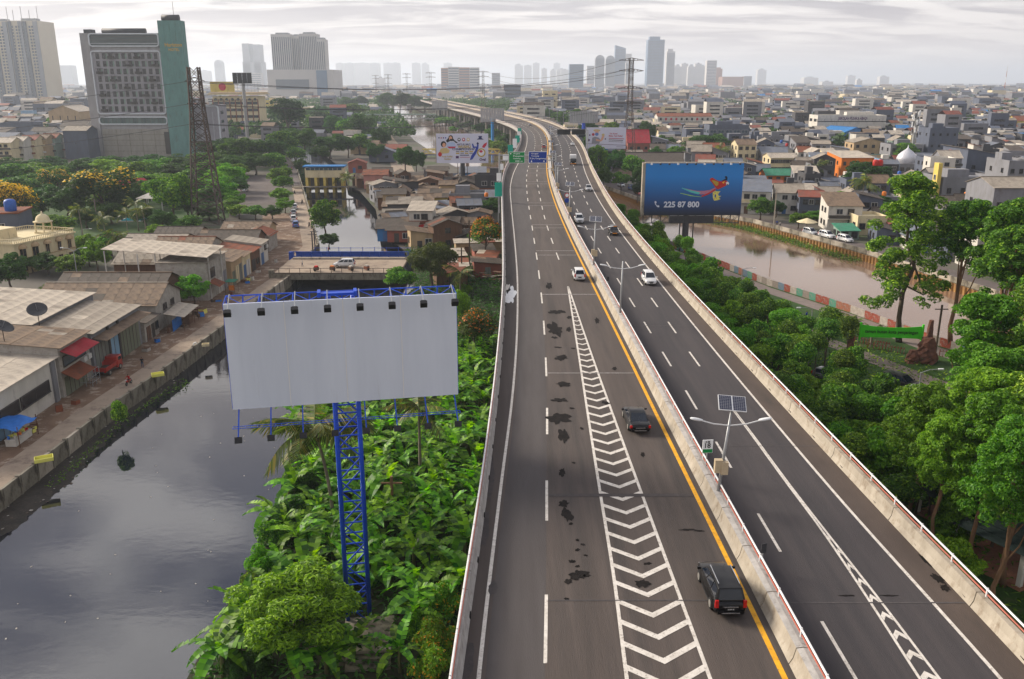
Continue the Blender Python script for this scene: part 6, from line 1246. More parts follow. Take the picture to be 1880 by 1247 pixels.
def roof_pieces(parent, P0, U, V, nu, nv, mats, th=.06, gap=.03, name='roof_sheet', jit=.015, seed=1):
    """a sloped roof of separate overlapping sheets: corner P0, edges U (along eave) and V (up the slope)"""
    q = random.Random(seed); P0, U, V = Vector(P0), Vector(U), Vector(V); u, v = U / nu, V / nv; n = u.cross(v).normalized(); n = n if n.z > 0 else -n
    gu, gv = u * (1 - gap / u.length), v * (1 + .04); ms = []
    for m_ in mats:
        b = MB(); a = [Vector((0, 0, 0)), gu, gu + gv, gv]; b.add([p + n * th for p in a] + a, [(0, 1, 2, 3), (7, 6, 5, 4), (0, 4, 5, 1), (1, 5, 6, 2), (2, 6, 7, 3), (3, 7, 4, 0)]); me = b.me(name, m_)
        for p in me.polygons: pass
        ms.append(me)
    for j in range(nv):
        for i in range(nu): link(name, ms[q.randrange(len(ms))] if q.random() < .14 else ms[0], parent, P0 + u * i + v * j + n * (q.uniform(0, jit) + .012 * (j % 2)))
def tank(parent_or_none, x, y, z, mat, label=None, s=1.0):
    o = MB().lathe([(.5 * s, 0), (.55 * s, .1 * s), (.55 * s, .9 * s), (.42 * s, 1.08 * s), (.15 * s, 1.15 * s)], n=12).build('water_tank', mat, parent_or_none, True, (x, y, z)); return tag(o, label, 'water tank') if label else o

# ---------------------------------------------------------------- shops and sheds along the canal lane (fronts look to +x)
def shed(name, label, y0, y1, xf, depth, h1, h2, wall, roofs, front=(), nu=6, nv=3, over=.5, z=0.0, wallseg=None):
    """a lean-to block: front wall on x = xf between y0 and y1, roof rising to the back"""
    t = empty(name, (xf, y0, z), 0, label, 'building', 'shops and sheds along the canal lane'); L_ = y1 - y0
    b = MB(); b.add([(0, 0, 0), (0, L_, 0), (-depth, L_, 0), (-depth, 0, 0), (0, 0, h1), (0, L_, h1), (-depth, L_, h2), (-depth, 0, h2)], [(0, 1, 5, 4), (1, 2, 6, 5), (2, 3, 7, 6), (3, 0, 4, 7)]); b.build('wall', wall, t)
    roof_pieces(t, (over, -.25, h1 - over * (h2 - h1) / depth), (0, L_ + .5, 0), (-depth - over, 0, (h2 - h1) * (1 + over / depth)), nu, nv, roofs, seed=int(y0))
    for kind, ya, yb, za, zb, mt in front:
        yc, zc_ = (ya + yb) / 2, (za + zb) / 2; w_, hh_ = yb - ya, zb - za
        if kind == 'win': window(t, .02, yc, zc_, w_, hh_, pi / 2, mt or 'window_dark', 'frame_dark')
        elif kind == 'door':
            d = MB().box((.03, yc, zc_), (.08, w_, hh_)).build('door', mt, t); b = MB()
            for k in range(1, max(2, int(w_ / .9))): b.box((.085, ya + k * w_ / max(2, int(w_ / .9)), zc_), (.03, .06, hh_ - .1))
            b.build('door_rib', 'frame_dark', d)
        elif kind == 'awning':
            b = MB(); b.add([(.05, ya, zb), (.05, yb, zb), (1.9, yb, za), (1.9, ya, za), (.05, ya, zb - .05), (.05, yb, zb - .05), (1.9, yb, za - .05), (1.9, ya, za - .05)], [(0, 3, 2, 1), (4, 5, 6, 7), (0, 1, 5, 4), (1, 2, 6, 5), (2, 3, 7, 6), (3, 0, 4, 7)]); b.build('awning', mt, t)
        elif kind == 'post': MB().box((.12, yc, zc_), (.25, w_, hh_)).build('pilaster', mt, t)
        elif kind == 'ac': MB().box((.25, yc, zc_), (.4, .8, .6)).build('air_conditioner', 'ac_white', t)
    return t
shed('shop_hall', 'white hall with barred window strip and pale sheet roof at the left edge', 80, 97.0, -53.4, 24, 5.2, 6.6, 'plaster_white', ['roof_pale', 'roof_grey'], [('win', 82, 95.2, 1.9, 3.3, 'window_dark'), ('door', 85, 88, 0, 1.6, 'plaster_sky'), ('post', 96.2, 96.9, 0, 5.2, 'plaster_grey')] and [('win', 1.5, 8.4, 1.7, 3.1, None), ('win', 8.8, 14.8, 1.7, 3.1, None), ('door', 3, 8, 0, 1.5, 'plaster_sky'), ('post', 15.6, 16.4, 0, 5.1, 'plaster_grey')], 10, 6)
shed('tin_shop', 'brown corrugated shop with red awning and dark upper windows', 97.2, 104.6, -53.1, 17, 6.2, 7.6, 'block_white', ['roof_brown', 'roof_grey'], [('awning', .4, 6.4, 5.0, 5.7, 'roof_red'), ('win', .8, 6.2, 3.6, 4.8, 'window_blue'), ('door', .6, 5.8, 0, 2.3, 'door_green'), ('awning', 0, 4.6, 2.3, 3.2, 'roof_rust'), ('ac', 5, 5.8, 2.9, 3.4, None), ('ac', 6.2, 7, 2.9, 3.4, None), ('win', 6.5, 7.2, 4.2, 5.2, None)], 8, 9)
shed('warehouse', 'grey warehouse with tall steel doors behind the red truck', 105.0, 119.5, -52.9, 7.2, 5.7, 6.3, 'plaster_grey', ['roof_grey', 'roof_pale'], [('door', .5, 4.2, 0, 3.9, 'door_steel'), ('door', 4.6, 7.2, 0, 4.0, 'plaster_sky'), ('door', 7.6, 13.8, 0, 4.2, 'door_green'), ('post', 4.2, 4.6, 0, 5.4, 'frame_dark'), ('post', 7.2, 7.6, 0, 5.4, 'frame_dark'), ('awning', .2, 14.3, 4.7, 5.0, 'roof_brown')], 10, 4)
t = shed('warehouse', 'large hall with pale sheet roof behind the grey warehouse', 104.8, 122.0, -60.3, 16, 6.9, 7.8, 'plaster_grey', ['roof_pale', 'roof_grey'], [], 11, 8)
shed('brick_shop', 'low block-walled store with open front between warehouse and gable shop', 120.0, 125.0, -52.6, 6.5, 3.0, 3.8, 'block_white', ['roof_dark', 'roof_brown'], [('door', .6, 2.0, 0, 2.1, 'timber'), ('door', 2.4, 3.4, 0, 2.1, 'frame_dark'), ('win', 3.7, 4.7, 1.0, 2.1, None)], 5, 4)
def gable_shed(name, label, x0, x1, y0, y1, he, hr, wall, roofs, nu, nv, axis='x', win=()):
    """ridge along x (gable ends look to +x and -x) or along y"""
    t = empty(name, (x1, y0, 0), 0, label, 'building', 'shops and sheds along the canal lane'); W_, D_ = x1 - x0, y1 - y0; b = MB()
    if axis == 'x':
        b.add([(0, 0, 0), (0, D_, 0), (-W_, D_, 0), (-W_, 0, 0), (0, 0, he), (0, D_, he), (-W_, D_, he), (-W_, 0, he), (0, D_ / 2, hr), (-W_, D_ / 2, hr)], [(0, 1, 5, 8, 4), (1, 2, 6, 5), (2, 3, 7, 9, 6), (3, 0, 4, 7)]); b.build('wall', wall, t)
        roof_pieces(t, (.4, -.4, he - .3), (-W_ - .8, 0, 0), (0, D_ / 2 + .4, hr - he + .35), nu, nv, roofs, seed=int(y0)); roof_pieces(t, (.4, D_ + .4, he - .3), (-W_ - .8, 0, 0), (0, -D_ / 2 - .4, hr - he + .35), nu, nv, roofs, seed=int(y0) + 1)
        MB().bar((.4, D_ / 2, hr + .1), (-W_ - .4, D_ / 2, hr + .1), .3, .12).build('ridge_cap', roofs[-1], t)
    else:
        b.add([(0, 0, 0), (0, D_, 0), (-W_, D_, 0), (-W_, 0, 0), (0, 0, he), (0, D_, he), (-W_, D_, he), (-W_, 0, he), (-W_ / 2, 0, hr), (-W_ / 2, D_, hr)], [(0, 1, 5, 4), (1, 2, 6, 9, 5), (2, 3, 7, 6), (3, 0, 4, 8, 7)]); b.build('wall', wall, t)
        roof_pieces(t, (.4, -.4, he - .3), (0, D_ + .8, 0), (-W_ / 2 - .4, 0, hr - he + .35), nu, nv, [r_ + '_y' for r_ in roofs], seed=int(y0)); roof_pieces(t, (-W_ - .4, -.4, he - .3), (0, D_ + .8, 0), (W_ / 2 + .4, 0, hr - he + .35), nu, nv, [r_ + '_y' for r_ in roofs], seed=int(y0) + 1)
        MB().bar((-W_ / 2, -.4, hr + .1), (-W_ / 2, D_ + .4, hr + .1), .3, .12).build('ridge_cap', roofs[-1], t)
    for x, y, z, w_, h_, rz in win: window(t, x, y, z, w_, h_, rz, 'window_dark', 'frame_dark')
    return t
gable_shed('gable_shop', 'brick gabled shop with mossy brown tin roof behind the bright street tree', -71, -53.0, 125.5, 135.5, 4.4, 6.4, 'block_white', ['roof_brown', 'roof_dark', 'roof_grey'], 11, 4, 'x', [(.02, 3.4, 3.2, 1.2, .9, pi / 2), (.02, 6.4, 3.2, 1.2, .9, pi / 2)])
gable_shed('tin_shed', 'long dark tin-roofed shed behind the gabled shop', -73, -56, 136.2, 143.6, 4.6, 6.0, 'timber', ['roof_dark', 'roof_brown'], 11, 3)
t = shed('block_house', 'white block house under a large flat pale roof canopy', 145.0, 155.5, -51.9, 8.5, 6.6, 6.6, 'block_white', ['roof_grey'], [('win', 1.5, 4.0, 3.6, 5.2, 'window_dark'), ('awning', .4, 3.8, 2.4, 3.2, 'roof_rust'), ('door', 5.4, 7.4, 0, 2.6, 'plaster_white'), ('door', 7.8, 10, 0, 3.4, 'plaster_grey')], 5, 4)
roof_pieces(t, (.8, -1.2, 7.7), (0, 9.5, .3), (-20.2, 5.5, .35), 5, 10, ['roof_pale', 'roof_grey'], seed=3)
for xx, yy_ in ((-19, 4.5), (-19, 12), (-12, 1.5), (-12, 11), (-9.2, 2), (0.2, 1), (0.2, 7.5), (-9.2, 11)): MB().bar((xx, yy_, 0), (xx, yy_, 7.8), .16).build('canopy_post', 'frame_white', t)
for k, (a, b_, h, wl, rf, fr, lb) in enumerate(((156.0, 162.5, 4.6, 'plaster_tan', ['roof_brown', 'roof_dark'], [('door', .4, 2.2, 0, 2.6, 'door_green'), ('door', 2.6, 4.2, 0, 3.2, 'plaster_cream'), ('door', 4.5, 6.2, 0, 3.2, 'door_steel')], 'tan shop with three shutters next to the block house'), (162.8, 168.0, 4.2, 'plaster_cream', ['roof_brown'], [('door', .5, 2.0, 0, 2.4, 'door_blue'), ('door', 2.5, 4.6, 0, 3.0, 'frame_white')], 'cream shop with a blue door on the canal lane'), (168.3, 174.5, 4.0, 'timber', ['roof_rust', 'roof_brown'], [('door', .6, 2.8, 0, 2.3, 'frame_dark'), ('win', 3.6, 5.2, 1.0, 2.0, None)], 'brown timber shop on the canal lane'), (174.8, 180.5, 4.4, 'plaster_white', ['roof_grey'], [('door', .6, 2.4, 0, 2.4, 'door_blue'), ('win', 3.2, 4.8, 2.6, 3.6, None), ('ac', 4, 4.8, 3, 3.4, None)], 'white corner shop beside the bridge approach'))): shed('lane_shop', lb, a, b_, -51.2, 7.0, h, h + .9, wl, rf, fr, 5, 5)
for k, (x0, x1, y0, y1, he, hr, rf, ax, lb) in enumerate(((-73, -59.5, 157, 166, 4.2, 5.8, ['roof_grey', 'roof_brown'], 'x', 'low grey-brown tin hall behind the tan shop'), (-60, -58.3 + .1, 150, 156, 4, 5, ['roof_dark'], 'y', 'narrow dark lean-to behind the block house'), (-70, -59.2, 168, 176, 5.0, 6.4, ['roof_brown', 'roof_rust'], 'x', 'rust-streaked timber barn behind the brown shop'), (-66, -54, 182, 189, 4.0, 5.6, ['roof_dark', 'roof_brown'], 'x', 'dark tin house farthest along the lane shops'), (-80, -68, 177, 186, 4.2, 5.4, ['roof_grey', 'roof_dark'], 'x', 'grey tin shed under the near pylon'), (-60, -53.5, 190, 197, 3.6, 4.6, ['roof_rust', 'roof_brown'], 'y', 'rusty shed before the parked cars'), (-78, -68.5, 188, 196, 4, 5.2, ['roof_dark'], 'x', 'dark shed right of the pylon foot'), (-66.5, -56, 198, 206, 3.6, 4.8, ['roof_brown', 'roof_grey'], 'x', 'brown roof house by the street wall'))):
    gable_shed('tin_house', lb, x0, x1, y0, y1, he, hr, ('timber', 'plaster_tan', 'block_white')[k % 3], rf, 8, 3, ax)
# stall, clutter and street things on the lane
t = empty('food_stall', (-52.2, 84.2, 0), 0, 'market stall with blue tarpaulin and goods at the lower left', 'stall')
b = MB(); n = 7
vs = [(-2.3 + 4.2 * i / n, -1.8 + 3.8 * j / n, 2.3 + .14 * sin(i * 1.7 + j) - .12 * i / n * 3) for i in range(n + 1) for j in range(n + 1)]
b.add(vs, [(i * (n + 1) + j, (i + 1) * (n + 1) + j, (i + 1) * (n + 1) + j + 1, i * (n + 1) + j + 1) for i in range(n) for j in range(n)]); b.build('tarpaulin', 'tarp_blue', t, True)
for xx, yy_ in ((-2.2, -1.7), (1.8, -1.7), (-2.2, 1.9), (1.8, 1.9)): MB().bar((xx, yy_, 0), (xx, yy_, 2.3), .07).build('pole', 'timber', t)
MB().box((.8, 0, .75), (1.2, 3.2, .1)).box((.8, 0, .38), (1.1, 3.1, .66)).build('counter', 'plaster_white', t); q = random.Random(3)
for k in range(14): MB().box((.8 + q.uniform(-.4, .4), -1.4 + k * .21, .98), (.2, .16, q.uniform(.2, .45))).build('goods', q.choice(['tank_orange', 'cloth_bright_red', 'tarp_blue', 'ring_yellow', 'plaster_white']), t)
for px, py, d, mt, rz, nm, lb in ((305 / 3.76, 560 + 1075 / 3.76, (1.6, 1.0, .45), 'ring_yellow', .5, 'planter_box', 'yellow tray on the canal wall nearest the camera'), (1090 / 3.76, 560 + 490 / 3.76, (1.4, .9, .45), 'ring_yellow', .5, 'planter_box', 'yellow tray on the canal wall by the weeds'), (1420 / 3.76, 560 + 285 / 3.76, (.9, .7, .4), 'plaster_cream', .3, 'planter_box', 'cream box outside the canal wall by the person in white')):
    g = G(px, py, .6); t = empty(nm, (g.x, g.y, .62), rz, lb, 'tray'); MB().box((0, 0, .05), (d[0], d[1], .08)).build('base', mt, t)
    for s in (-1, 1): MB().box((s * d[0] / 2, 0, .2), (.06, d[1], .34)).build('side', mt, t); MB().box((0, s * d[1] / 2, .2), (d[0], .06, .34)).build('side', mt, t)
g = G(166, 705); t = empty('steel_cage', (g.x, g.y, 0), 0, 'grey steel cage gate next to the red truck', 'cage')
for xx in (-.8, 0, .8):
    for yy_ in (-1, 0, 1): MB().bar((xx, yy_, 0), (xx, yy_, 2.0), .06).build('upright', 'galvanised', t)
for zz in (.5, 1.2, 2.0):
    for s in (-1, 1): MB().bar((-.8, s, zz), (.8, s, zz), .05).build('rail', 'galvanised', t); MB().bar((s * .8, -1, zz), (s * .8, 1, zz), .05).build('rail', 'galvanised', t)
def dish(x, y, z, lb, rz=0.0):
    t = empty('satellite_dish', (x, y, z), rz, lb, 'satellite dish'); MB().tube([(0, 0, 0), (0, 0, 1.9)], .05, 6).build('mast', 'steel_rust', t)
    b = MB().lathe([(.0, 0), (.5, .06), (.95, .22), (1.2, .38), (1.17, .40), (.9, .25), (.0, .05)], n=18); b.build('reflector', 'steel_dark', t, True, (0, 0, 1.9), (.5, .3, 0)); MB().bar((0, 0, 2.0), (.2, -.5, 2.9), .03).build('feed_arm', 'galvanised', t)
dish(-59.3, 105.4, 6.6, 'dark mesh satellite dish between the brown and pale roofs'); dish(-59.5, 97.9, 6.5, 'dark satellite dish on the gutter of the brown roof', 1.0)
g = G(92, 735); t = empty('blue_crate', (g.x, g.y, 0), .4, 'blue and brown cupboard leaning by the hall corner', 'cupboard'); MB().box((0, 0, .7), (.9, .6, 1.4)).build('carcass', 'timber', t); MB().box((0, -.05, 1.45), (1.0, .7, .1)).build('top', 'tarp_blue', t)
q = random.Random(12); L = []
for k in range(26):
    y = q.uniform(84, 178); x = np.interp(y, [80, 105, 130, 180], [-51.2, -50.8, -50.2, -48.6]) + q.uniform(-1.2, .6); d = (q.uniform(.4, 1.1), q.uniform(.4, 1.0), q.uniform(.3, .8)); mt = q.choice(['timber', 'litter_pale', 'litter_dark', 'ring_yellow', 'tarp_blue', 'roof_rust', 'plaster_white'])
    t = empty('crate', (x, y, .04), q.uniform(0, 3), None, 'crate', 'boxes and junk along the shop fronts'); MB().box((0, 0, d[2] / 2), d, 0, 0, .92).build('box', mt, t); MB().box((0, 0, d[2] + .03), (d[0] * .9, d[1] * .9, .05)).build('lid', 'timber', t)
    L.append((t, {'timber': 'wooden', 'litter_pale': 'pale', 'litter_dark': 'dark', 'ring_yellow': 'yellow', 'tarp_blue': 'blue', 'roof_rust': 'rusty', 'plaster_white': 'white'}[mt] + ' box on the dusty shop verge'))
rank_labels(L, (-53, 107), 'red truck')
t = empty('market_shelter', (-50.6, 128.6, 0), .05, 'lean-to shelter of pale sheets and tarps before the block store', 'shelter'); roof_pieces(t, (1.6, -3.2, 2.3), (0, 7.4, 0), (-3.0, 0, .5), 5, 2, ['roof_pale', 'roof_grey'], seed=8)
for yy_ in (-3, -.5, 2, 4): MB().bar((1.4, yy_, 0), (1.4, yy_, 2.3), .08).build('pole', 'timber', t)
MB().box((-.3, -1, .9), (.06, 4, 1.8)).build('tarp_wall', 'tarp_blue', t); MB().box((.4, 2, .5), (1, 2, 1)).build('counter', 'timber', t)
t = empty('street_awning', (-49.6, 150.5, 0), 0, 'green street awning with orange cloth by the lane shops', 'awning'); MB().box((0, 0, 2.3), (1.8, 2.4, .08)).build('sheet', 'roof_green', t)
for xx, yy_ in ((-.8, -1.1), (.8, -1.1), (-.8, 1.1), (.8, 1.1)): MB().bar((xx, yy_, 0), (xx, yy_, 2.3), .06).build('pole', 'timber', t)
MB().box((.3, -.9, 1.2), (1.0, .06, .9)).build('hanging_cloth', 'tank_orange', t)

# ---------------------------------------------------------------- bridges
t = empty('canal_bridge', (-33.5, 172, 0), 0, 'concrete canal bridge with blue rails and rusty girder edge', 'bridge'); bw_ = 24
MB().box((0, -1, .72), (bw_, 15, .5)).build('deck', 'lane_concrete', t); MB().box((0, -8.9, .35), (bw_, .5, 1.3)).build('girder', 'wall_old', t); MB().box((0, -9.18, 1.02), (bw_, .1, .12)).build('girder_flange', 'steel_rust', t); MB().box((0, 6.8, .5), (bw_, .4, 1.0)).build('girder', 'wall_old', t)
MB().box((0, 4.6, 1.15), (bw_ - 1, .5, .4)).build('kerb', 'wall_pale', t)
pm('rail_blue', '#1a4aa8', '#163e90', 2, .5)
MB().box((0, 6.2, 1.75), (bw_ - 1.5, .16, .95)).build('rail_panel', 'rail_blue', t)
for zz in (1.3, 2.25): MB().bar((-bw_ / 2, 6.0, zz), (bw_ / 2, 6.0, zz), .16).build('rail', 'rail_blue', t)
for k in range(13): MB().bar((-bw_ / 2 + k * bw_ / 12, 5.9, .9), (-bw_ / 2 + k * bw_ / 12, 5.9, 2.3), .2).build('rail_post', 'rail_blue', t)
for k in range(12): MB().bar((-bw_ / 2 + 1 + k * 2, -8.8, 1), (-bw_ / 2 + 1 + k * 2, -8.8, 1.9), .09).build('rail_post', 'steel_rust', t)
MB().bar((-bw_ / 2, -8.8, 1.85), (bw_ / 2, -8.8, 1.85), .07).build('rail', 'steel_rust', t)
MB().box((-bw_ / 2 - .4, -8.9, .5), (.9, .9, 2.2)).build('end_post', 'wall_old', t); MB().box((-bw_ / 2 - .2, 6.2, .9), (.9, .9, 2.6)).build('end_post', 'rail_blue', t)
q = random.Random(4); L = []
for k in range(4):
    o = empty('street_cart', (-33.5 - 4 + k * 3.2 + q.uniform(-.4, .4), 172 - 6.8 + q.uniform(-.5, .5), .98), q.uniform(0, 3), None, 'cart', 'carts and heaps on the bridge'); MB().box((0, 0, .5), (.9, .7, .6)).build('tray', q.choice(['timber', 'roof_rust', 'tank_orange']), o); MB().tube([(-.5, 0, .25), (-.42, 0, .25)], .25, 10).build('wheel', 'tyre', o); MB().box((0, 0, .9), (.7, .5, .25)).build('load', q.choice(['cloth_bright_red', 'tank_orange', 'litter_pale', 'timber']), o); L.append((o, 'laden cart on the near side of the bridge'))
rank_labels(L, tuple(G(632, 490).xy), 'white people carrier')
t = empty('pipe_fence', (-34, 188, 0), 0, 'thin blue fence posts standing in the pale canal beyond the bridge', 'fence')
for k in range(9): MB().bar((-9 + k * 2.6, 0, -1.5), (-9 + k * 2.6, 0, 1.4), .1).build('post', 'steel_blue', t)
for zz in (.3, 1.2): MB().bar((-9, 0, zz), (12, 0, zz), .07).build('rail', 'steel_blue', t)
# yellow sluice house
t = empty('sluice_house', (-66, 312, 0), .03, 'yellow sluice house with blue roof edge spanning the canal on piers', 'building')
MB().box((0, 0, 5.3), (13.4, 4.6, 3.3)).build('wall', 'plaster_cream', t); MB().box((0, 0, 7.5), (14.6, 5.8, .35)).build('roof', 'roof_blue', t); MB().box((0, -2.36, 6.6), (12.6, .1, .8)).build('window_band', 'window_blue', t)
for k in range(9): MB().box((-6.3 + k * 1.57, -2.44, 6.6), (.14, .1, .8)).build('mullion', 'frame_white', t)
for k in range(5): MB().box((-6.2 + k * 3.1, 0, 1), (.9, 4.6, 5.4)).build('pier', 'plaster_yellow', t)
MB().box((0, 2.6, 1.2), (13, .2, 4.6)).build('gate_wall', 'plaster_grey', t); MB().box((0, -3.4, .6), (22, 2.2, .3)).build('walkway', 'wall_old', t)
for k in range(12): MB().bar((-10.5 + k * 1.9, -4.3, .7), (-10.5 + k * 1.9, -4.3, 1.8), .08).build('rail_post', 'frame_dark', t)
# bridges over the river far left
def truss_bridge(x0, x1, Y, z, h, label, mats, cover=False, deck=True):
    t = empty('truss_bridge', ((x0 + x1) / 2, Y, 0), 0, label, 'bridge'); L_ = x1 - x0; n = int(L_ / 3.5); b = MB()
    for yy_ in (-2, 2):
        for zz in (z, z + h): b.bar((-L_ / 2, yy_, zz), (L_ / 2, yy_, zz), .35)
        for k in range(n):
            a = -L_ / 2 + k * L_ / n; c = a + L_ / n; b.bar((a, yy_, z), ((a + c) / 2, yy_, z + h), .25); b.bar(((a + c) / 2, yy_, z + h), (c, yy_, z), .25)
    b.build('truss', mats[0], t); MB().box((0, 0, z - .3), (L_, 4.2, .5)).build('deck', mats[1], t)
    if cover: MB().box((0, 0, z + h + .5), (L_, 5, .5)).build('canopy', mats[2], t)
    for s in (-.47, 0, .47): MB().tube([(s * L_, 0, -3), (s * L_, 0, z)], .9, 8).build('pier', 'deck_concrete', t)
truss_bridge(-4 - 40, 0, 437, 2.0, 2.2, 'blue truss pipe bridge beside the highway over the river', ['plaster_yellow', 'rail_blue', 'rail_blue'])
truss_bridge(-124, -64, 760, 6.0, 3.0, 'covered white-green footbridge crossing the far river', ['steel_grey', 'steel_grey', 'plaster_mint'], True)
t = empty('road_bridge', (-165, 1250, 0), 0, 'low dark road bridge across the river beyond the footbridge', 'bridge'); MB().box((0, 0, 4.4), (80, 9, 1.6)).build('deck', 'deck_concrete', t)
for s in (-24, 0, 24): MB().box((s, 0, 1), (2.5, 7, 6)).build('pier', 'deck_concrete', t)

# ---------------------------------------------------------------- cream mansion
t = empty('mansion', (-98.8, 174, 0), R(72), 'cream mansion with roof balustrade and domed pavilion', 'building'); t.scale = (.75,) * 3; W_, D_, Hm = 20, 16, 8.0
MB().box((0, 0, Hm / 2), (W_, D_, Hm)).build('wall', 'plaster_cream', t); MB().box((0, 0, Hm + .15), (W_ + .8, D_ + .8, .3)).build('cornice', 'plaster_cream', t); MB().box((0, 0, Hm * .5), (W_ + .3, D_ + .3, .25)).build('string_course', 'plaster_tan', t)
bm_ = MB().lathe([(.10, 0), (.16, .2), (.07, .5), (.12, .8), (.12, .9)], n=6).me('baluster', 'plaster_cream')
for s in (-1, 1):
    MB().box((0, s * (D_ / 2 + .1), Hm + 1.25), (W_ + .5, .3, .14)).build('handrail', 'plaster_cream', t); MB().box((s * (W_ / 2 + .1), 0, Hm + 1.25), (.3, D_ + .1, .14)).build('handrail', 'plaster_cream', t)
    for k in range(34): link('baluster', bm_, t, (-W_ / 2 + .3 + k * (W_ - .6) / 33, s * (D_ / 2 + .1), Hm + .3))
    for k in range(26): link('baluster', bm_, t, (s * (W_ / 2 + .1), -D_ / 2 + .3 + k * (D_ - .6) / 25, Hm + .3))
for wx in (-7.5, -3.5, .5, 4.5, 8): window(t, wx, -D_ / 2 - .02, 5.4, 2.0 if int(wx) % 2 else 1.2, 2.4, 0, 'window_dark', 'plaster_tan'); MB().lathe([(1.2, 0), (1.15, .5), (.8, .9), (.1, 1.1)], (wx, -D_ / 2, 6.7), 10).build('arched_hood', 'plaster_tan', t, True); window(t, wx, -D_ / 2 - .02, 1.9, 1.4, 2.2, 0, 'window_dark', 'plaster_tan')
for wy in (-5, 0, 5): window(t, W_ / 2 + .02, wy, 5.4, 1.6, 2.2, pi / 2, 'window_dark', 'plaster_tan')
pv = MB().box((0, 0, .2), (3.4, 3.4, .4)).build('pavilion', 'plaster_cream', t, loc=(6, -2, Hm + .3))
for xx in (-1.4, 1.4):
    for yy_ in (-1.4, 1.4): MB().tube([(xx, yy_, .3), (xx, yy_, 3.0)], .2, 8).build('column', 'plaster_cream', pv)
MB().lathe([(2.4, 0), (2.5, .2), (1.8, .4), (1.75, .9), (1.5, 1.5), (.9, 2.0), (.25, 2.25), (.15, 2.9), (0.02, 3.0)], (0, 0, 3.0), 18).build('dome', 'plaster_cream', pv, True)
MB().box((-5, 3, Hm + 1.6), (7, 7, 2.8)).build('roof_room', 'plaster_cream', t)
t = empty('blue_tank_house', (-110, 188, 0), .2, 'grey house with blue water tank left of the mansion', 'building'); MB().box((0, 0, 4.6), (9, 9, 9.2)).build('wall', 'plaster_slate', t); MB().box((0, 0, 9.35), (9.6, 9.6, .3)).build('roof', 'roof_rust', t); tank(t, 2.5, -2, 9.5, 'tank_blue', None, 2.2); window(t, 1, -4.52, 6.5, 1.4, 1.4)
# garden pieces
g = G(262, 404); t = empty('swimming_pool', (g.x, g.y, 0), .1, 'small turquoise pool in the left garden', 'pool'); pm('pool_water', (.03, .36, .48), (.04, .42, .55), .5, .1, spec=.5); MB().box((0, 0, .1), (11, 6, .2)).build('basin_edge', 'plaster_white', t); MB().box((0, 0, .22), (10, 5, .06)).build('pool_surface', 'pool_water', t)
g = G(238, 372); t = empty('red_tent', (g.x, g.y, 0), .2, 'red roofed pavilion among the garden trees', 'pavilion'); b = MB(); b.add([(-7, -3, 5), (7, -3, 5), (7, 3, 5), (-7, 3, 5), (-5, 0, 7.5), (5, 0, 7.5)], [(0, 1, 5, 4), (1, 2, 5), (2, 3, 4, 5), (3, 0, 4)]); b.build('roof', 'roof_red', t)
for xx in (-6, 0, 6):
    for yy_ in (-2.6, 2.6): MB().bar((xx, yy_, 0), (xx, yy_, 5), .25).build('post', 'frame_white', t)
g = G(285, 388); t = empty('white_pavilion', (g.x, g.y, 0), -.1, 'white tent roof pavilion right of the red roof', 'pavilion'); b = MB(); b.add([(-4, -3, 4), (4, -3, 4), (4, 3, 4), (-4, 3, 4), (0, 0, 5.8)], [(0, 1, 4), (1, 2, 4), (2, 3, 4), (3, 0, 4)]); b.build('roof', 'plaster_white', t); [MB().bar((xx, yy_, 0), (xx, yy_, 4), .2).build('post', 'frame_white', t) for xx in (-3.7, 3.7) for yy_ in (-2.7, 2.7)]
# park furniture: rock arch with banner, shelters
t = empty('banner_gate', (50.8, 112.2, 0), -.12, 'lime green banner gate lettered taman hutan kota penjaringan between rock pillars', 'gate'); pm('banner_green', '#4cd41e', '#42c41a', 1, .7); pm('rock_red', (.20, .085, .055), (.11, .05, .035), 1.2, .95, bump=1.0, bscale=3, wear=((.07, .035, .025), 1.5, .5, .65))
b = MB(); n = 12; vs = []
for i in range(n + 1):
    x = -3.9 + 7.8 * i / n; sag = .28 * (1 - ((i - n / 2) / (n / 2)) ** 2); vs += [(x, -.06 * sag, 3.0 + sag * .2), (x, -.06 * sag, 4.75 - sag)]
b.add(vs, [(2 * i, 2 * i + 2, 2 * i + 3, 2 * i + 1) for i in range(n)]); bo = b.build('banner', 'banner_green', t); bo.modifiers.new('s', 'SOLIDIFY').thickness = .05
text_on(t, 'taman hutan kota penjaringan', -3.4, 3.5, 6.8, 'ink_black', y=-.08, h=.62)
for s in (-1, 1): MB().tube([(s * 4.0, 0, 2.6), (s * 4.0, 0, 5.0)], .16, 8).build('banner_post', 'banner_green', t)
def rock(seed, rx, ry, h, nseg=14, nr=9):
    q = random.Random(seed); b = MB(); v = []
    for j in range(nr + 1):
        f = j / nr
        for i in range(nseg): a = 2 * pi * i / nseg; k = (1 - .55 * f ** 1.5) * q.uniform(.82, 1.15); v.append((rx * k * cos(a), ry * k * sin(a), h * f + q.uniform(-.15, .15) * (0 < j < nr)))
    b.add(v, [(j * nseg + i, j * nseg + (i + 1) % nseg, (j + 1) * nseg + (i + 1) % nseg, (j + 1) * nseg + i) for j in range(nr) for i in range(nseg)] + [tuple(nr * nseg + i for i in range(nseg))]); return b
rock(1, 1.6, 1.3, 3.4).build('rock_base', 'rock_red', t, loc=(4.6, -.6, 0)); rock(2, .6, .6, 5.6).build('rock_pillar', 'rock_red', t, loc=(5.0, .2, 0)); rock(3, .5, .5, 5.0).build('rock_pillar', 'rock_red', t, loc=(-5.0, .2, 0)); rock(4, .9, .8, 1.8).build('rock_base', 'rock_red', t, loc=(2.7, -1.2, 0))
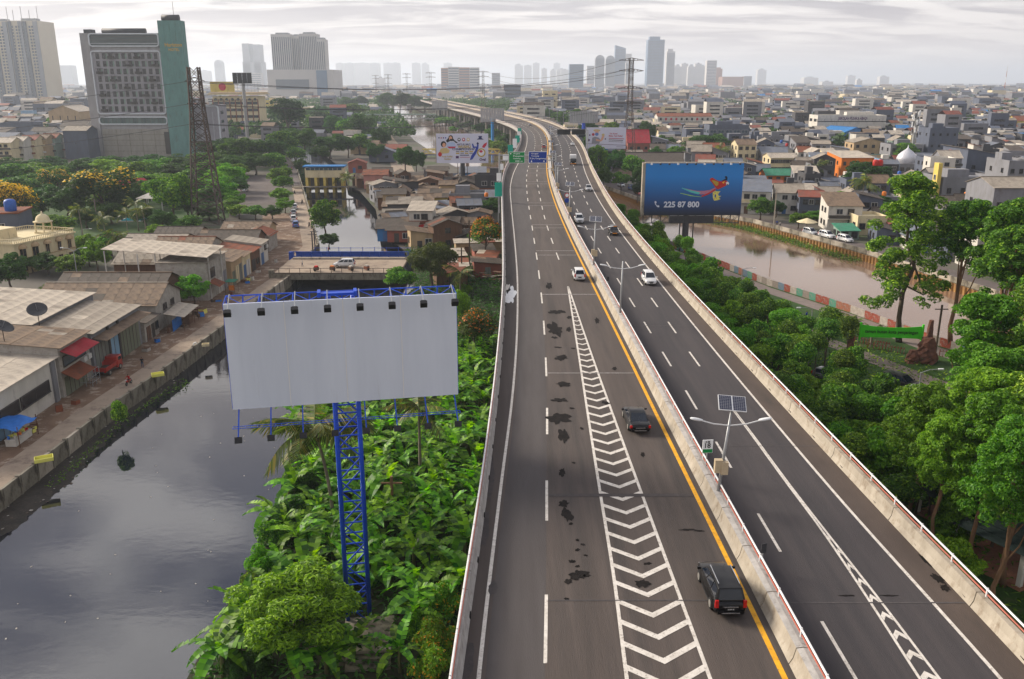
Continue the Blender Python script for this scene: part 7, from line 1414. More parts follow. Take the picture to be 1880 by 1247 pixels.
pm('slate_roof', (.030, .052, .05), (.05, .075, .07), 2.5, .75, bump=.5, bscale=14)
for k, (x, y, s, lb) in enumerate(((38.5, 60.2, 1.0, 'slate-roofed park shelter with white columns at the right edge'), (38.0, 67.5, .75, 'smaller slate-roofed park shelter behind the larger one'))):
    t = empty('park_shelter', (x, y, 0), .5, lb, 'shelter', 'slate roofed shelters'); t.scale = (s, s, s); e_ = 3.4
    for a in range(4):
        rz = a * pi / 2; nrow = 6; sl = MB().add([(-e_, -e_, 3.1), (e_, -e_, 3.1), (.3, -.3, 5.2), (-.3, -.3, 5.2)], [(0, 1, 2, 3)]).build('roof_slope', 'slate_roof', t, rot=(0, 0, rz))
        for r_ in range(1, nrow): f = r_ / nrow; w_ = e_ * (1 - f) + .3 * f; MB().bar((-w_, -w_, 3.1 + 2.1 * f + .03), (w_, -w_, 3.1 + 2.1 * f + .03), .05, .05).build('tile_course', 'slate_roof', sl)
        MB().bar((e_, -e_, 3.15), (.3, -.3, 5.25), .16).build('hip_cap', 'slate_roof', t, rot=(0, 0, rz)); cx = 2.7
        MB().box((cx * (1 if a in (0, 1) else -1), cx * (1 if a in (1, 2) else -1), 1.5), (.35, .35, 3.1)).build('column', 'plaster_white', t)
    MB().box((0, 0, .15), (6, 6, .3)).build('plinth', 'brick_red', t)
L = []
for k, (px, py, rz) in enumerate(((1600, 635, .3), (1625, 645, .4), (1760, 660, .4))):
    g = G(px, py); t = empty('garden_fence', (g.x, g.y, 0), -1.0 + rz, None, 'fence', 'red garden fences by the river'); [MB().box((-2.4 + j * .4, 0, .5), (.1, .08, 1.0)).build('picket', 'mural_red', t) for j in range(13)]; MB().bar((-2.5, .06, .75), (2.5, .06, .75), .08).build('rail', 'mural_red', t); L.append((t, 'red picket fence beside the park path'))
rank_labels(L, (50.8, 112), 'green banner gate')
# ---------------------------------------------------------------- small houses of every kind
def house(x, y, rz, w, d, h, roof, wall, roofm, name='house', label=None, group=None, wins=(2, 2), st=1, sheets=None, z=0.0, ov=.35, rise=None, balcony=False, door=True, seed=0):
    t = empty(name, (x, y, z), rz, label, 'house', group); rise = rise if rise is not None else min(w, d) * .22; hw, hd = w / 2, d / 2; b = MB(); q = random.Random(seed)
    base = [(-hw, -hd, 0), (hw, -hd, 0), (hw, hd, 0), (-hw, hd, 0), (-hw, -hd, h), (hw, -hd, h), (hw, hd, h), (-hw, hd, h)]
    if roof == 'gx': b.add(base + [(-hw, 0, h + rise), (hw, 0, h + rise)], [(0, 1, 5, 4), (1, 2, 6, 9, 5), (2, 3, 7, 6), (3, 0, 4, 8, 7)])
    elif roof == 'gy': b.add(base + [(0, -hd, h + rise), (0, hd, h + rise)], [(0, 1, 5, 8, 4), (1, 2, 6, 5), (2, 3, 7, 9, 6), (3, 0, 4, 7)])
    elif roof == 'sh': b.add(base[:6] + [(hw, hd, h + rise), (-hw, hd, h + rise)], [(0, 1, 5, 4), (1, 2, 6, 5), (2, 3, 7, 6), (3, 0, 4, 7)])
    elif roof == 'sl': b.add([base[0], base[1], base[2], base[3], (-hw, -hd, h + rise), (hw, -hd, h), (hw, hd, h), (-hw, hd, h + rise)], [(0, 1, 5, 4), (1, 2, 6, 5), (2, 3, 7, 6), (3, 0, 4, 7)])
    else: b.add(base, [(0, 1, 5, 4), (1, 2, 6, 5), (2, 3, 7, 6), (3, 0, 4, 7)])
    b.build('wall', wall, t); nu, nv = sheets or (1, 1); rl = roofm if isinstance(roofm, list) else [roofm]; ry = [r_ + '_y' if (r_ + '_y') in MATS else r_ for r_ in rl]
    if roof == 'gx':
        k = rise / hd * ov
        roof_pieces(t, (-hw - ov, -hd - ov, h - k + .02), (w + 2 * ov, 0, 0), (0, hd + ov, rise + k), nu, nv, rl, .08, .02, 'roof_slope' if nu == 1 else 'roof_sheet', seed=seed); roof_pieces(t, (-hw - ov, hd + ov, h - k + .02), (w + 2 * ov, 0, 0), (0, -hd - ov, rise + k), nu, nv, rl, .08, .02, 'roof_slope' if nu == 1 else 'roof_sheet', seed=seed + 1)
    elif roof == 'gy':
        k = rise / hw * ov
        roof_pieces(t, (-hw - ov, -hd - ov, h - k + .02), (0, d + 2 * ov, 0), (hw + ov, 0, rise + k), nu, nv, ry, .08, .02, 'roof_slope' if nu == 1 else 'roof_sheet', seed=seed); roof_pieces(t, (hw + ov, -hd - ov, h - k + .02), (0, d + 2 * ov, 0), (-hw - ov, 0, rise + k), nu, nv, ry, .08, .02, 'roof_slope' if nu == 1 else 'roof_sheet', seed=seed + 1)
    elif roof == 'sh': k = rise / d * ov; roof_pieces(t, (-hw - ov, -hd - ov, h - k + .02), (w + 2 * ov, 0, 0), (0, d + 2 * ov, rise + 2 * k), nu, nv, rl, .08, .02, 'roof_slope' if nu == 1 else 'roof_sheet', seed=seed)
    elif roof == 'sl': k = rise / w * ov; roof_pieces(t, (hw + ov, -hd - ov, h - k + .02), (0, d + 2 * ov, 0), (-w - 2 * ov, 0, rise + 2 * k), nu, nv, ry, .08, .02, 'roof_slope' if nu == 1 else 'roof_sheet', seed=seed)
    else:
        MB().box((0, 0, h - .05), (w - .3, d - .3, .14)).build('roof_slab', rl[0], t); p = MB(); 
        for s in (-1, 1): p.box((s * (hw - .1), 0, h + .35), (.24, d, .75)); p.box((0, s * (hd - .1), h + .352), (w - .44, .236, .75))
        p.build('parapet', wall, t)
        if q.random() < .45: MB().box((q.uniform(-.2, .2) * w, hd * .3, h + 1.2), (w * .4, d * .3, 2.4)).build('roof_room', wall, t)
    fh = h / st
    for s in range(st):
        zc_ = fh * (s + .55); ww = min(1.5, w / (wins[0] + 1) * .8) if wins[0] else 0
        for k in range(wins[0]):
            if s == 0 and door and k == 0: MB().box((-hw + (k + 1) * w / (wins[0] + 1), -hd - .03, 1.05), (min(1.1, w * .2), .1, 2.1)).build('door', q.choice(['timber', 'frame_dark', 'door_steel', 'door_blue']), t); continue
            window(t, -hw + (k + 1) * w / (wins[0] + 1), -hd - .02, zc_, ww, min(1.3, fh * .45), 0, 'window_dark', q.choice(['frame_white', 'frame_dark']))
        for k in range(wins[1]): window(t, -hw - .02, -hd + (k + 1) * d / (wins[1] + 1), zc_, min(1.2, d / (wins[1] + 1) * .7), min(1.2, fh * .4), -pi / 2, 'window_dark', 'frame_dark')
        if balcony and s > 0: MB().box((0, -hd - .55, fh * s), (w, 1.1, .16)).build('balcony_slab', wall, t); MB().box((0, -hd - 1.05, fh * s + .5), (w, .08, .85)).build('balcony_rail', q.choice(['frame_white', 'roof_rust', 'plaster_cream', 'frame_dark']), t)
    return t
WD = {'plaster_white': 'white', 'plaster_grey': 'grey', 'plaster_slate': 'slate-grey', 'plaster_cream': 'cream', 'plaster_tan': 'tan', 'plaster_mint': 'mint', 'plaster_pink': 'pink', 'plaster_dark': 'dark grey', 'plaster_sky': 'pale blue', 'plaster_rust': 'rust-red', 'timber': 'timber', 'block_white': 'block-walled', 'plaster_blue': 'blue', 'plaster_yellow': 'yellow', 'brick_red': 'brick', 'plaster_orange': 'orange'}
RD = {'roof_grey': 'grey tin roof', 'roof_brown': 'brown tin roof', 'roof_dark': 'dark tin roof', 'roof_pale': 'pale sheet roof', 'roof_rust': 'rusty roof', 'roof_tile': 'red tiled roof', 'roof_blue': 'blue roof', 'roof_red': 'red roof', 'roof_green': 'green roof', 'roof_zinc': 'zinc roof', 'plaster_grey': 'flat roof', 'plaster_white': 'flat roof', 'deck_concrete': 'flat roof'}
placed = []
def free(x, y, r):
    for a, b_, c in placed:
        if (x - a) ** 2 + (y - b_) ** 2 < (r + c) ** 2: return False
    return True
# --- waterside shanties on the strip between canal and river
q = random.Random(77); L = []
special = [  # surveyed huts: px, py of the foot, w, d, h, roof, wall, roof material, label
    (714, 447, 5.5, 5, 3.0, 'sh', 'plaster_blue', ['roof_dark', 'roof_brown'], 'bright blue hut on stilts at the canal edge'), (738, 449, 6.5, 4.5, 2.8, 'sh', 'plaster_rust', ['roof_dark', 'roof_rust'], 'dark red plank hut beside the blue stilt hut'),
    (775, 440, 5.5, 6, 6.4, 'sh', 'plaster_white', ['roof_pale'], 'two-storey white shack with open balcony and red cloth'), (742, 408, 9, 6, 4.5, 'gx', 'plaster_dark', ['roof_grey', 'roof_dark'], 'dark walled long hut behind the white shack'),
    (812, 446, 7, 6, 3.2, 'sh', 'timber', ['roof_dark', 'roof_pale', 'roof_brown'], 'patchwork-roofed hut right of the white shack'), (835, 425, 6, 5, 3.4, 'gx', 'plaster_blue', ['roof_rust', 'roof_brown', 'roof_pale'], 'blue hut with rusty patched roof near the flame tree'),
    (800, 395, 9.5, 8, 4.6, 'gx', 'plaster_yellow', ['roof_brown', 'roof_dark'], 'pale yellow house with ribbed brown tiled roof'), (858, 398, 10, 8, 5.2, 'fl', 'plaster_grey', ['plaster_grey'], 'grey unplastered block house with flat roof'), (900, 378, 8.5, 7, 8.0, 'fl', 'plaster_dark', ['plaster_grey'], 'tall unfinished block house against the highway'),
    (868, 340, 9, 6, 4, 'sh', 'plaster_blue', ['roof_zinc'], 'navy warehouse hut by the river behind the poster mast'), (690, 350, 8, 6, 5, 'gx', 'plaster_pink', ['roof_rust', 'roof_brown'], 'pink plank house above the canal bend'), (655, 320, 7, 6, 4, 'gy', 'plaster_rust', ['roof_tile'], 'hut with red tiled gable by the sluice'),
    (720, 290, 14, 8, 4, 'gx', 'plaster_grey', ['roof_tile', 'roof_rust'], 'long house with orange tiled roof behind the tin market'), (700, 300, 12, 10, 4.5, 'gy', 'plaster_slate', ['roof_zinc', 'roof_grey'], 'zinc-roofed market hall with open gable'), (670, 285, 14, 9, 4.5, 'gx', 'plaster_tan', ['roof_brown', 'roof_pale'], 'wide brown-roofed hall at the head of the shanties')]
for k, (px, py, w, d, h, rf, wl, rm, lb) in enumerate(special):
    g = G(px, py); house(g.x, g.y + d / 2, q.uniform(-.12, .12), w, d, h, rf, wl, rm, 'waterside_hut', lb, 'waterside huts', (2, 2), 2 if h > 5.5 else 1, (3, 2) if rf != 'fl' else None, .5, .5, seed=k, balcony=h > 6); placed.append((g.x, g.y + d / 2, max(w, d) * .42))
g = G(776, 441); t = empty('red_cloth', (g.x - .3, g.y - 1.0, 2.2), 0, 'bright red cloth hung on the white shack balcony', 'cloth'); MB().add([(-1.6, 0, 0), (-.6, -.25, -.2), (.4, .1, 0), (1.5, -.2, -.1), (-1.6, .1, 1.6), (-.6, -.1, 1.5), (.4, .2, 1.65), (1.5, 0, 1.5)], [(0, 1, 5, 4), (1, 2, 6, 5), (2, 3, 7, 6)]).build('sheet', 'cloth_bright_red', t, True)
g = G(893, 362, 8); tank(None, g.x, g.y, 8.1, 'tank_orange', 'orange tank top on the unfinished block house', .9)
g = G(883, 375, 5.4); tank(None, -8.5, 231, 5.3, 'tank_blue', 'small blue tank on the grey unplastered block house', .7)
y = 196.0
while y < 320:
    xl = float(np.interp(y, [p[1] for p in canalR], [p[0] for p in canalR])) + .8; xr = min(XL(y) - 4.5, float(np.interp(y, [p[1] for p in riverN[7:]], [p[0] for p in riverN[7:]])) - 3); x = xl + q.uniform(0, 2)
    while x < xr:
        w, d = q.uniform(4.2, 7.5), q.uniform(4.5, 7)
        if free(x + w / 2, y, max(w, d) * .33) and x + w < xr + 1.5:
            wl = q.choice(['timber', 'plaster_dark', 'plaster_tan', 'plaster_grey', 'plaster_dark', 'timber', 'plaster_dark', 'timber']); rm = q.choice([['roof_brown', 'roof_dark'], ['roof_dark', 'roof_brown', 'roof_grey'], ['roof_brown', 'roof_rust'], ['roof_grey', 'roof_brown'], ['roof_dark', 'roof_rust'], ['roof_zinc', 'roof_brown']]); h = q.choice([2.8, 3.0, 3.4, 3.8, 5.4])
            t = house(x + w / 2, y + q.uniform(-1, 1), q.uniform(-.25, .25) + q.choice([0, 0, pi / 2]) + .2, w, d, h, q.choice(['gx', 'gx', 'sh', 'gy', 'sl']), wl, rm, 'waterside_hut', None, 'waterside huts', (2, 1), 2 if h > 5 else 1, (3, 1), 0, .45, q.uniform(.7, 1.4), seed=int(x * 7 + y))
            placed.append((x + w / 2, y, max(w, d) * .40)); L.append((t, f'{WD[wl]} hut with {RD[rm[0]]} in the shanties'))
        x += w + q.uniform(-.2, .8)
    y += q.uniform(5.0, 6.0)
for k in range(16):   # scrap huts under the flame tree beside the highway
    x, y = q.uniform(-13, -3.5), q.uniform(140, 192); w, d = q.uniform(3.5, 6), q.uniform(3.5, 5)
    if not free(x, y, 2.0): continue
    t = house(x, y, q.uniform(-.3, .3), w, d, q.uniform(2.2, 3), q.choice(['sh', 'gx', 'sl']), q.choice(['timber', 'plaster_rust', 'plaster_tan']), q.choice([['roof_rust', 'roof_pale'], ['roof_dark', 'roof_brown'], ['roof_pale', 'roof_brown', 'roof_rust']]), 'scrap_hut', None, 'scrap huts by the highway', (1, 0), 1, (3, 2), 0, .4, .5, seed=k); placed.append((x, y, 2.2)); L.append((t, 'low scrap hut with patched sheets hard by the highway'))
rank_labels(L, (-15.9, 285), 'sports poster')
t = empty('scrap_heap', (-5.2, 164, 0), 0, 'heap of pale planks and sheets beside the highway', 'scrap heap'); q2 = random.Random(9)
for k in range(46): MB().box((q2.uniform(-3, 3), q2.uniform(-6, 6), q2.uniform(.2, 1.6)), (q2.uniform(1.2, 3.2), q2.uniform(.15, .6), .06), q2.uniform(0, 3)).build('plank', q2.choice(['wall_pale', 'timber', 'roof_pale', 'roof_rust', 'litter_pale']), t, rot=(q2.uniform(-.15, .15), q2.uniform(-.15, .15), 0))

# ---------------------------------------------------------------- surveyed buildings across the river
PROT = [(1655, 1695, 282, 318, 330)]
def hides(x, y, w, h):
    """whether a house would stand in front of a surveyed building"""
    d = y * CP + (CAM_H - h) * SP; u = FPX * x / d; v = PCY + FPX * ((CAM_H - h) * CP - y * SP) / d; r = FPX * w / 2 / d; u += PCX
    return any(y < Y and a - r * .7 < u < b_ + r * .7 and v < pb - .35 * (pb - pt) for a, b_, pt, pb, Y in PROT)
def bld(name, label, px0, px1, pyb, pyt, depth, wall, rows, cols, roofm='plaster_grey', roof='fl', cat='building', ws=(1.4, 1.4), side=2, rise=None, rz=0.0, pane='window_dark', group=None):
    Y = G((px0 + px1) / 2, pyb).y; x0 = XZ(px0, pyb, Y)[0]; x1 = XZ(px1, pyb, Y)[0]; h = XZ((px0 + px1) / 2, pyt, Y)[1]; w = x1 - x0
    t = house((x0 + x1) / 2, Y + depth / 2, rz, w, depth, h, roof, wall, roofm, name, label, group, (0, 0), 1, None, 0, .4, rise, door=False, seed=int(px0)); t['category'] = cat
    for r_ in range(rows):
        for c in range(cols): window(t, -w / 2 + (c + .5) * w / cols, -depth / 2 - .02, h * (r_ + .55) / rows, ws[0], ws[1], 0, pane, 'frame_dark' if pane == 'window_dark' else 'frame_white')
        for c in range(side): window(t, -w / 2 - .02, -depth / 2 + (c + .5) * depth / side, h * (r_ + .55) / rows, ws[0], ws[1], -pi / 2, pane, 'frame_dark')
    PROT.append((px0, px1, pyt, pyb, Y)); placed.append(((x0 + x1) / 2, Y + depth / 2, max(w, depth) * .5)); return t, w, h, depth
t, w, h, d = bld('arcade_block', 'long white arcade block with red and black signs under its eaves', 1206, 1305, 248, 214, 14, 'plaster_white', 2, 14, 'roof_rust', 'gx', rise=2, ws=(2.4, 2.0))
for k in range(10): MB().box((-w / 2 + (k + .6) * w / 10.4, -d / 2 - .2, h - 1.8), (1.4, .1, 1.6)).build('sign_character', 'ink_red' if k in (1, 2, 3, 7) else 'ink_black', t)
MB().box((0, -d / 2 - .08, h - 1.8), (w, .1, 3.6)).build('fascia', 'plaster_white', t)
t, w, h, d = bld('school_building', 'pale school building with its dark name sign on the parapet', 1497, 1622, 262, 214, 16, 'plaster_white', 3, 10, 'plaster_white', 'fl', ws=(4.5, 1.6))
text_on(t, 'SEKOLAH PUSAKA ABADI', -w * .20, h - 2.0, w * .42, 'ink_purple', y=-d / 2 - .2, h=1.8); MB().box((0, -d / 2 - .07, h - 1.2), (w, .1, 3.0)).build('fascia', 'plaster_white', t)
t, w, h, d = bld('blue_warehouse', 'bright blue warehouse with a gabled blue roof', 1528, 1588, 268, 244, 22, 'plaster_blue', 1, 1, 'roof_blue', 'gy', rise=3, ws=(.3, .3), side=0, rz=.35)
t, w, h, d = bld('orange_building', 'orange building with small white windows by the trees', 1541, 1600, 336, 290, 16, 'plaster_orange', 2, 5, 'roof_pale', 'sh', rise=1.2, ws=(.9, 1.3))
tank(None, G(1608, 298, 12).x, G(1608, 298, 12).y, 11.0, 'tank_red', 'left red water tank behind the orange building', 1.6); tank(None, G(1616, 298, 12).x, G(1616, 298, 12).y, 11.0, 'tank_red', 'right red water tank behind the orange building', 1.6)
bld('row_houses', 'cream terrace of balconied houses with scalloped parapet', 1413, 1462, 318, 290, 12, 'plaster_cream', 2, 7, 'roof_pale', 'gx', rise=1.5)
bld('grey_house', 'big grey wall house with yellow edge and three dark windows', 1726, 1826, 375, 330, 14, 'plaster_grey', 1, 4, 'plaster_grey', 'fl', ws=(1.2, 1.6), side=1)
Yq = G(1775, 375).y; t = empty('yellow_facade', (XZ(1721, 375, Yq)[0] - .4, Yq + 6, 0), 0, 'narrow yellow street front at the left of the big grey wall', 'building'); MB().box((0, -4.2, 6), (1.2, 3.0, 12.6)).build('wall', 'plaster_yellow', t); [window(t, -.62, -4.2, zz, 1.2, 1.5, -pi / 2) for zz in (3, 8)]
bld('grey_tower_house', 'tall unplastered grey house with few square windows', 1700, 1752, 300, 238, 13, 'plaster_slate', 3, 4, 'plaster_grey', 'fl', ws=(.9, 1.1))
bld('grey_block', 'grey house block with balconies behind the dome', 1632, 1692, 300, 268, 12, 'plaster_grey', 2, 5, 'plaster_grey', 'fl')
bld('white_slab', 'slim blank white slab tower among low roofs', 1742, 1760, 240, 200, 8, 'plaster_white', 1, 1, 'plaster_white', 'fl', ws=(.5, .5), side=0)
bld('edge_block', 'pale grey house block at the right edge with rooftop shed', 1838, 1885, 395, 300, 12, 'plaster_grey', 3, 3, 'roof_zinc', 'fl', ws=(.9, 1.2))
bld('edge_block', 'low cream warehouse wall at the right edge below the grey blocks', 1815, 1890, 420, 345, 14, 'plaster_grey', 1, 3, 'roof_grey', 'gx', rise=2, ws=(1.2, 2))
bld('sloped_hall', 'grey hall with long sloping pale roof near the right edge', 1770, 1850, 330, 288, 20, 'plaster_slate', 1, 3, 'roof_grey', 'sl', rise=3)
bld('white_house', 'white house with flat sunlit roof behind the tall grey house', 1782, 1820, 250, 232, 10, 'plaster_white', 1, 4, 'plaster_white', 'fl')
bld('mustard_house', 'mustard house with dark hip roof at the far right', 1862, 1900, 252, 222, 14, 'plaster_yellow', 2, 2, 'roof_rust', 'gx', rise=3)
bld('grey_house', 'yellow-fronted grey house left of the grey block', 1565, 1622, 292, 262, 12, 'plaster_tan', 2, 4, 'roof_grey', 'gy', rise=2)
bld('shophouse', 'dark blue glass shop block right of the rain tree', 1300, 1372, 275, 232, 14, 'plaster_slate', 2, 5, 'plaster_white', 'fl', ws=(3.4, 1.6), pane='window_blue')
bld('cream_house', 'cream and orange house above the right of the blue billboard', 1352, 1386, 308, 266, 12, 'plaster_cream', 3, 3, 'roof_brown', 'gx', rise=2)
bld('red_hall', 'hall with a steep crimson roof beside the pylon', 1152, 1192, 284, 262, 14, 'plaster_rust', 1, 3, 'roof_red', 'gx', rise=6)
bld('market_hall', 'low brown-roofed market hall below the pylon', 1150, 1262, 312, 300, 26, 'plaster_tan', 1, 6, 'roof_dark', 'gx', rise=3.5)
bld('cream_block', 'tall cream block with grey crown right of the far road', 996, 1023, 215, 168, 16, 'plaster_cream', 4, 2, 'plaster_cream', 'fl', ws=(3.5, 1.2))
bld('dark_hall', 'long dark hall with light roof line behind the trees', 1050, 1130, 200, 180, 20, 'plaster_slate', 1, 12, 'plaster_slate', 'fl', ws=(3, 2), pane='window_blue')
bld('unfinished_tower', 'unfinished open concrete frame tower left of the cream block', 925, 956, 190, 156, 16, 'plaster_slate', 5, 6, 'plaster_slate', 'fl', ws=(5, 2.4))
bld('green_kiosk', 'orange kiosk with green roof by the bamboo fence', 1406, 1465, 336, 322, 10, 'plaster_orange', 1, 4, 'roof_green', 'gx', rise=2)
bld('riverside_house', 'low cream roadside house by the covered car', 1572, 1625, 432, 402, 8, 'plaster_cream', 1, 3, 'plaster_cream', 'fl')
bld('riverside_house', 'green painted roadside stall right of the covered car', 1542, 1576, 440, 424, 5, 'plaster_mint', 1, 2, 'roof_green', 'sh', rise=.8)
bld('riverside_house', 'low brown roofed house by the river road at the billboard edge', 1140, 1180, 338, 322, 8, 'plaster_white', 1, 3, 'roof_brown', 'gx', rise=1.5)
bld('riverside_house', 'small white gabled house between trees on the river road', 1128, 1150, 332, 318, 7, 'plaster_white', 1, 2, 'roof_grey', 'gx', rise=1.5)
g = G(1480, 426); t = empty('market_umbrella', (g.x, g.y, 0), 0, 'beige canvas umbrella beside the silver car', 'umbrella'); MB().tube([(0, 0, 0), (0, 0, 3)], .06, 6).build('pole', 'timber', t); MB().lathe([(2.6, 2.5), (1.3, 3.0), (.05, 3.5)], n=10).build('canopy', 'plaster_cream', t)
# mosque dome on its own low hall
t, w, h, d = bld('mosque', 'grey mosque hall under a large silver onion dome', 1650, 1705, 318, 305, 16, 'plaster_grey', 1, 5, 'plaster_grey', 'fl')
pm('dome_silver', (.62, .62, .66), (.52, .52, .56), 2, .4, metal=.3); s_ = w / 24 * 1.25
MB().lathe([(5.2 * s_, 0), (6.2 * s_, 1.5 * s_), (6.4 * s_, 3 * s_), (5.6 * s_, 5 * s_), (3.6 * s_, 7 * s_), (1.4 * s_, 8.6 * s_), (.4 * s_, 9.6 * s_), (.15 * s_, 11.5 * s_)], (0, 0, h + .6), 24).build('dome', 'dome_silver', t, True)
# cell mast
g = G(1672, 300); t = empty('cell_mast', (g.x, g.y, 0), 0, 'mobile phone mast bristling with antennas behind the dome', 'mast'); hm = XZ(1672, 205, g.y)[1]; MB().tube([(0, 0, 0), (0, 0, hm)], [1.0, .5], 8).build('shaft', 'steel_grey', t)
for k in range(18): a = k * 1.1; MB().box((1.3 * cos(a), 1.3 * sin(a), hm * (.55 + .025 * k)), (.5, .5, 2.2)).build('antenna', 'lamp_white' if k % 3 else 'steel_dark', t)
# side canal footbridge with bamboo fence
t = empty('picket_fence', (G(1450, 345).x, G(1450, 345).y, 0), -.5, 'long brown picket fence along the side canal', 'fence'); Lf = 46
for k in range(46): MB().box((-6 + k * 1.0, -k * .10, .8), (.14, .14, 1.6)).build('picket', 'timber', t)
for zz in (.5, 1.3): MB().bar((-6, 0, zz), (40, -4.6, zz), .1).build('rail', 'timber', t)

# ---------------------------------------------------------------- hotel, office and other blocks on the left
YH = 446.0
def hx(px, py): return XZ(px, py, YH)
xl, zt = hx(141, 53); xr, _ = hx(297, 60); x0 = -209.0; x1 = -170.5
t = empty('hotel', (x0, YH, 0), 0, 'grey slab hotel with teal tower and rows of small balconied windows', 'hotel'); W_ = x1 - x0; Hh = 58.5
stained('hotel_grey', '#9c9a9c'); stained('hotel_teal', (.13, .27, .25)); stained('hotel_field', '#9b989f'); pm('hotel_rim', (.62, .65, .70), (.55, .58, .62), 1, .4); pm('hotel_glass', (.05, .085, .085), (.10, .15, .14), .35, .15, spec=.6, stretch=(1, 1, .2)); pm('hotel_glass_dark', (.035, .05, .055), (.06, .085, .085), .3, .15, spec=.6, stretch=(.3, 1, 2)); pm('gold_letters', '#d8a830', '#b88c24', 2, .5)
MB().box((W_ / 2, 9, Hh / 2), (W_, 18, Hh)).build('wall', 'hotel_grey', t); MB().box((2.2, -.3, Hh / 2), (4.4, .6, Hh)).build('pilaster', 'hotel_grey', t)
def rframe(x0, x1, z0, z1, r, th, y, name, mat, parent):
    b = MB(); o = []; n_ = 5
    for cx, cz, a0 in ((x1 - r, z1 - r, 0), (x0 + r, z1 - r, pi / 2), (x0 + r, z0 + r, pi), (x1 - r, z0 + r, 1.5 * pi)):
        for i in range(n_ + 1): a = a0 + pi / 2 * i / n_; o.append((cx, cz, cos(a), sin(a), r))
    k = len(o); P = [(c + r_ * ca, cz + r_ * sa) for c, cz, ca, sa, r_ in o]; Q = [(c + (r_ - th) * ca, cz + (r_ - th) * sa) for c, cz, ca, sa, r_ in o]
    v = [(p[0], y, p[1]) for p in P] + [(p[0], y, p[1]) for p in Q] + [(p[0], y + .9, p[1]) for p in P] + [(p[0], y + .9, p[1]) for p in Q]
    b.add(v, [f for i in range(k) for j in [(i + 1) % k] for f in ((i, j, k + j, k + i), (2 * k + i, i, j, 2 * k + j)[::-1] if 0 else (i, 2 * k + i, 2 * k + j, j), (k + i, k + j, 3 * k + j, 3 * k + i))]); b.build(name, mat, parent)
def hz(py): return XZ(230, py, YH)[1]
top0, top1 = hz(86), hz(61); mid0, mid1 = hz(210), hz(93); low0, low1 = hz(229), hz(214)
for a, c, nm in ((top0, top1, 'top'), (mid0, mid1, 'mid'), (low0, low1, 'low')): rframe(4.0, W_ - .4, a, c, 1.5, .55, -.75, 'window_surround', 'hotel_rim', t)
MB().box(((W_ + 3.6) / 2, -.08, (top0 + top1) / 2), (W_ - 5.2, .2, top1 - top0 - 1.2)).build('glass_band', 'hotel_glass_dark', t)
for k in range(1, 4): MB().box(((W_ + 3.6) / 2, -.22, top0 + (top1 - top0) * k / 4), (W_ - 5.4, .12, .18)).build('transom', 'hotel_rim' if k == 1 else 'frame_dark', t)
MB().box(((W_ + 3.6) / 2, -.08, (low0 + low1) / 2), (W_ - 5.2, .2, low1 - low0 - 1.1)).build('glass_band', 'hotel_glass', t)
for k in range(1, 16): MB().box((4.4 + k * (W_ - 5.2) / 16, -.22, (low0 + low1) / 2), (.14, .1, low1 - low0 - 1.2)).build('mullion', 'frame_dark', t)
MB().box(((W_ + 3.6) / 2, -.06, (mid0 + mid1) / 2), (W_ - 5.0, .12, mid1 - mid0 - 1.0)).build('field_panel', 'hotel_field', t); nrow = 8; rh = (mid1 - mid0 - 1.6) / nrow; q = random.Random(15)
bal = MB().box((0, -.5, -1.1), (3.2, 1.0, .14)).box((0, -.95, -.55), (3.2, .08, 1.0)).box((-1.56, -.5, -.55), (.08, .9, 1.0)).box((1.56, -.5, -.55), (.08, .9, 1.0)).box((0, -.5, 1.35), (3.2, 1.0, .12)).me('balcony', 'frame_dark')
for r_ in range(nrow):
    zc_ = mid0 + .8 + rh * (r_ + .5)
    for c in range(5):
        xc = 5.6 + (c + .5) * (W_ - 7.0) / 5
        for s in (-1, 1):
            window(t, xc + s * 1.6, -.13, zc_, 1.6, 2.5, 0, 'window_dark', 'frame_dark'); MB().box((xc + s * 1.6 + 1.2, -.16, zc_), (.7, .08, 2.4)).build('shutter_panel', 'plaster_mint' if q.random() < .5 else 'hotel_grey', t)
    for c in ((0,), (2, 4), (0, 3), (2,), (1, 4), (0, 3), (2, 4), (1, 3))[r_]: link('balcony', bal, t, (5.6 + (c + .5) * (W_ - 7.0) / 5 + q.choice([-1.2, 1.2]), -.1, zc_))
pz = hz(237); stained('raw_concrete', '#98938a'); MB().box(((W_ + 4) / 2 + .5, -.5, pz / 2), (W_ - 5.6, 1.6, pz)).build('podium', 'raw_concrete', t)
for k in range(1, 5): MB().box((6 + k * (W_ - 7) / 5, -1.33, pz / 2), (.16, .08, pz - .3)).build('podium_joint', 'wall_old', t)
for k in range(1, 5): MB().box(((W_ + 4) / 2 + .5, -1.33, pz * k / 5), (W_ - 5.8, .07, .14)).build('podium_joint', 'wall_old', t)
tw0, tw1 = x1 - x0 + .05, x1 - x0 + 11.2; th_ = XZ(312, 38, YH)[1]
MB().box(((tw0 + tw1) / 2, 1.5, th_ / 2), (tw1 - tw0, 6, th_)).build('teal_tower', 'hotel_teal', t)
for k in range(1, 4): MB().box((tw0 + (tw1 - tw0) * k / 4, -1.54, th_ / 2), (.12, .08, th_ - 1)).build('tower_joint', 'hotel_teal', t)
MB().tube([(tw0 + 1.5, 1.5, th_ + 1.2), (tw1 - 1.5, 1.5, th_ + 1.2)], 1.6, 12).build('roof_canopy', 'steel_dark', t, True); MB().tube([((tw0 + tw1) / 2, 6, th_), ((tw0 + tw1) / 2, 6, th_ + 9)], .12, 5).build('antenna', 'steel_grey', t)
text_on(t, 'Hariston', tw0 + 2.6, hz(86), 8.2, 'gold_letters', y=-1.6); text_on(t, 'HOTEL', tw0 + 4.2, hz(94), 5.2, 'gold_letters', y=-1.6)
